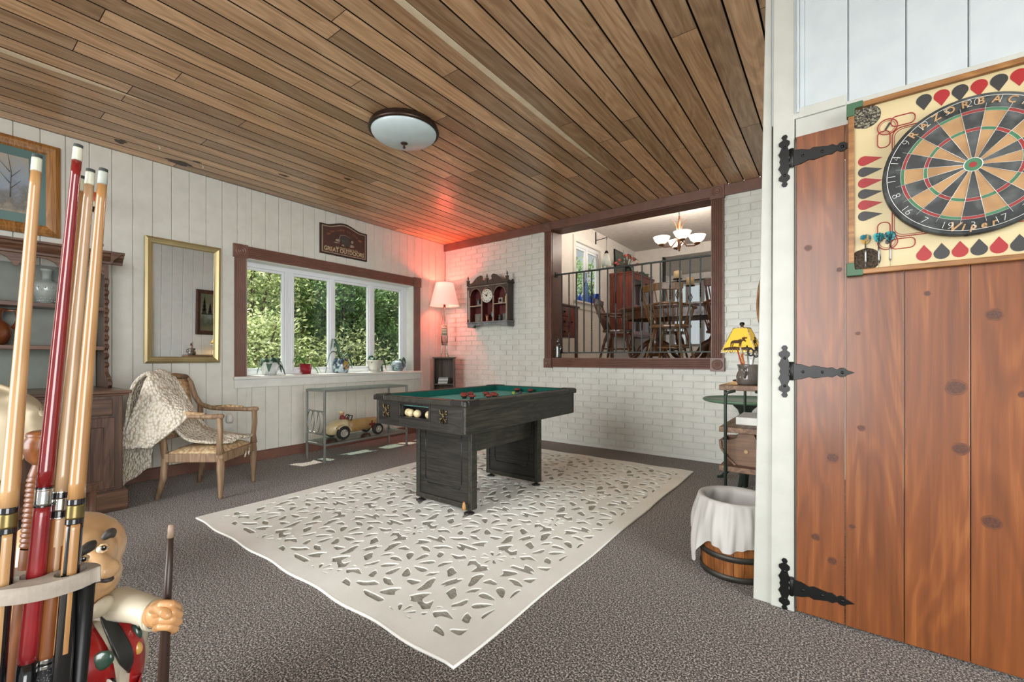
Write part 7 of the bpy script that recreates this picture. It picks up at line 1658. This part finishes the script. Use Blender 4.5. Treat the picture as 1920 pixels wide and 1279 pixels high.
# candles on the table
for i, (dx, dy, h, lb) in enumerate(((-.10, -.02, .40, 'taller iron stand with a plain honey pillar candle on the dining table'), (.07, .0, .29, 'shorter iron stand with a patterned pillar candle on the dining table'))):
    t = thing('candle_stand', lb, 'candle holder', TC + Vector((dx, dy, .7655)), 0, 'candle stands on the dining table')
    bm = new(); lathe(bm, [(0, 0), (.06, 0), (.055, .008), (.006, .012), (.006, h), (.062, h), (.065, h + .01), (0, h + .01)], 20); obj('iron_stem', bm, m_black, t)
    bm = new(); z0 = h * .45
    for k in range(6): a = k * pi / 3; tube(bm, [(0, 0, z0 - .07), (.032 * cos(a), .032 * sin(a), z0), (0, 0, z0 + .07)], .0035, 5)
    obj('cage_ornament', bm, m_black, t)
    bm = new(); lathe(bm, [(0, h + .01), (.052, h + .01), (.052, h + .12), (.045, h + .122), (0, h + .115)], 20); obj('pillar_candle', bm, mat('carved_candle', '#cdb48a', '#b8976a', .6, scale=14) if i else mat('honey_candle', '#d6c19a', '#c7ad82', .6, scale=10), t)
# chandelier
cd = thing('chandelier', 'bronze chandelier with four lit glass bowls in the dining room', 'chandelier', (-1.78, 6.42, DZC))
m_bz = mat('copper_bronze', '#7d5438', '#5e3f2c', .35, .6); m_bowl = glow('lit_alabaster_bowl', '#ffe6cf', 1.6, '#f1e7dc')
bm = new(); lathe(bm, [(0, 0), (.06, 0), (.06, -.015), (.02, -.03), (0, -.03)], 20); obj('ceiling_cap', bm, m_bz, cd)
bm = new(); z = -.03
while z > -.30:
    tube(bm, [((.009 * cos(t) if int(z * 1000) % 2 else 0), (0 if int(z * 1000) % 2 else .009 * cos(t)), z - .013 + .016 * sin(t)) for t in [k * pi / 6 for k in range(12)]], .0028, 5, closed=True); z -= .023
obj('chain', bm, m_black, cd)
bm = new(); lathe(bm, [(0, -.29), (.014, -.30), (.018, -.33), (.012, -.35), (.022, -.38), (.022, -.60), (.03, -.62), (.02, -.68), (.026, -.72), (.012, -.76), (.014, -.78), (0, -.79)], 16); obj('stem', bm, m_bz, cd)
for k in range(4):
    a = rad(90 * k + 25); ca, sa = cos(a), sin(a)
    bm = new(); tube(bm, [(.02 * ca, .02 * sa, -.48), (.03 * ca, .03 * sa, -.62), (.10 * ca, .10 * sa, -.715), (.20 * ca, .20 * sa, -.715), (.26 * ca, .26 * sa, -.69)], .009, 8, flat=1); tube(bm, [(.02 * ca, .02 * sa, -.52), (.03 * ca, .03 * sa, -.44), (.06 * ca, .06 * sa, -.37), (.105 * ca, .105 * sa, -.335)], [.009, .008, .006, .003], 8); lathe(bm, [(0, -.70), (.035, -.695), (.045, -.675), (0, -.67)], 14, 0, T(.24 * ca, .24 * sa, 0)); am = obj('arm', bm, m_bz, cd)
    bm = new(); lathe(bm, [(0, -.672), (.05, -.665), (.09, -.63), (.112, -.58), (.115, -.572), (.108, -.572), (.085, -.625), (.04, -.658), (0, -.66)], 28, 0, T(.24 * ca, .24 * sa, 0)); obj('glass_bowl', bm, m_bowl, am)
    point('chandelier_light', (-1.78 + .24 * ca, 6.42 + .24 * sa, DZC - .55), 33, (1, .88, .76), .04)
# pewter knight on the sill and wall things at the left
kn = thing('pewter_knight', 'small pewter knight figurine on the brown pass-through sill', 'figurine', (-2.765, YB + .03, OZ0 + .0005)); m_pew = mat('polished_pewter', '#8e9290', '#6f7371', .25, .85, scale=20)
bm = new(); lathe(bm, [(0, 0), (.035, 0), (.036, .01), (.03, .06), (.036, .12), (.034, .15), (.022, .17), (.012, .18), (0, .18)], 20); obj('body', bm, m_pew, kn)
bm = new(); ell(bm, (0, 0, .205), (.020, .022, .026), 14); tube(bm, [(0, .0, .228), (0, .005, .245), (0, .02, .24)], [.006, .006, .003], 6); obj('helmet', bm, m_pew, kn)
bm = new(); tube(bm, [(.03, 0, .15), (.05, -.015, .12), (.045, -.03, .10)], .009, 6); tube(bm, [(-.03, 0, .15), (-.042, -.015, .115), (-.03, -.03, .10)], .009, 6); ell(bm, (.05, -.03, .11), (.016, .006, .02), 10); obj('arm', bm, m_pew, kn)
gb2 = thing('wall_plate', 'cream half round wall ornament over the small chest', 'wall ornament', (DX, 5.52, 2.12)); bm = new(); prism(bm, [(0, 0)] + arc(0, 0, .19, -90, 90, 16, .30)[::1], 0, .03, 0, None, axis='x'); obj('plate', bm, m_candle, gb2, bev=.003); bm = new(); box(bm, 0, .06, -.06, .24, -.36, -.30); obj('bracket_shelf', bm, m_redw2, gb2)
# room beyond: bay window with curtain rail
bm = new(); box(bm, -4.2, -3.62, 11.6, 11.7, DZF - .1, DZC); box(bm, DX - .12, DX, DY + .12, 11.7, DZF - .1, DZC)
WB0, WB1, WZa, WZb = -3.38, 1.2, 1.32, 2.98
box(bm, DX, 3.2, 11.6, 11.7, DZF, WZa); box(bm, DX, 3.2, 11.6, 11.7, WZb, DZC)
for a, b in ((DX, WB0), (WB1, 3.2)): box(bm, a, b, 11.6, 11.7, WZa - .05, WZb + .05)
struct('bay_wall', bm, m_dining, 'far wall of the next room with the bay window')
w3 = tag(thing('window_3', 'wide bay window of the next room with grey mullions', 'window'), kind='structure'); bm = new(); m_grm = mat('grey_mullion', '#8d8680', rough=.5)
xs_ = [WB0, -3.02, -2.66, -2.2, -1.74, -1.28, -.8, -.3, .2, .7, WB1]
for x in xs_: box(bm, x - .035, x + .035, 11.58, 11.7, WZa, WZb)
box(bm, WB0, WB1, 11.58, 11.7, WZa, WZa + .06); box(bm, WB0, WB1, 11.58, 11.7, WZb - .06, WZb); obj('window_frame', bm, m_grm, w3, bev=.003)
bm = new(); box(bm, WB0, WB1, 11.645, 11.65, WZa + .03, WZb - .03); obj('pane', bm, m_glasspane, w3)
cr2 = thing('curtain_rail', 'dark curved curtain rail across the bay window', 'curtain rail', (-1.9, 11.5, 2.98)); bm = new(); tube(bm, [(-1.5, .02, 0), (-.6, .02, 0), (.6, .02, 0), (1.5, .02, 0), (3.1, .02, 0)], .014, 8); obj('rail', bm, m_iron, cr2)
bm = new()
for x in (-1.2, 0, 1.2, 2.8): cyl(bm, (x, .02, 0), (x, .1, .0), .008, seg=6)
obj('bracket', bm, m_iron, cr2)
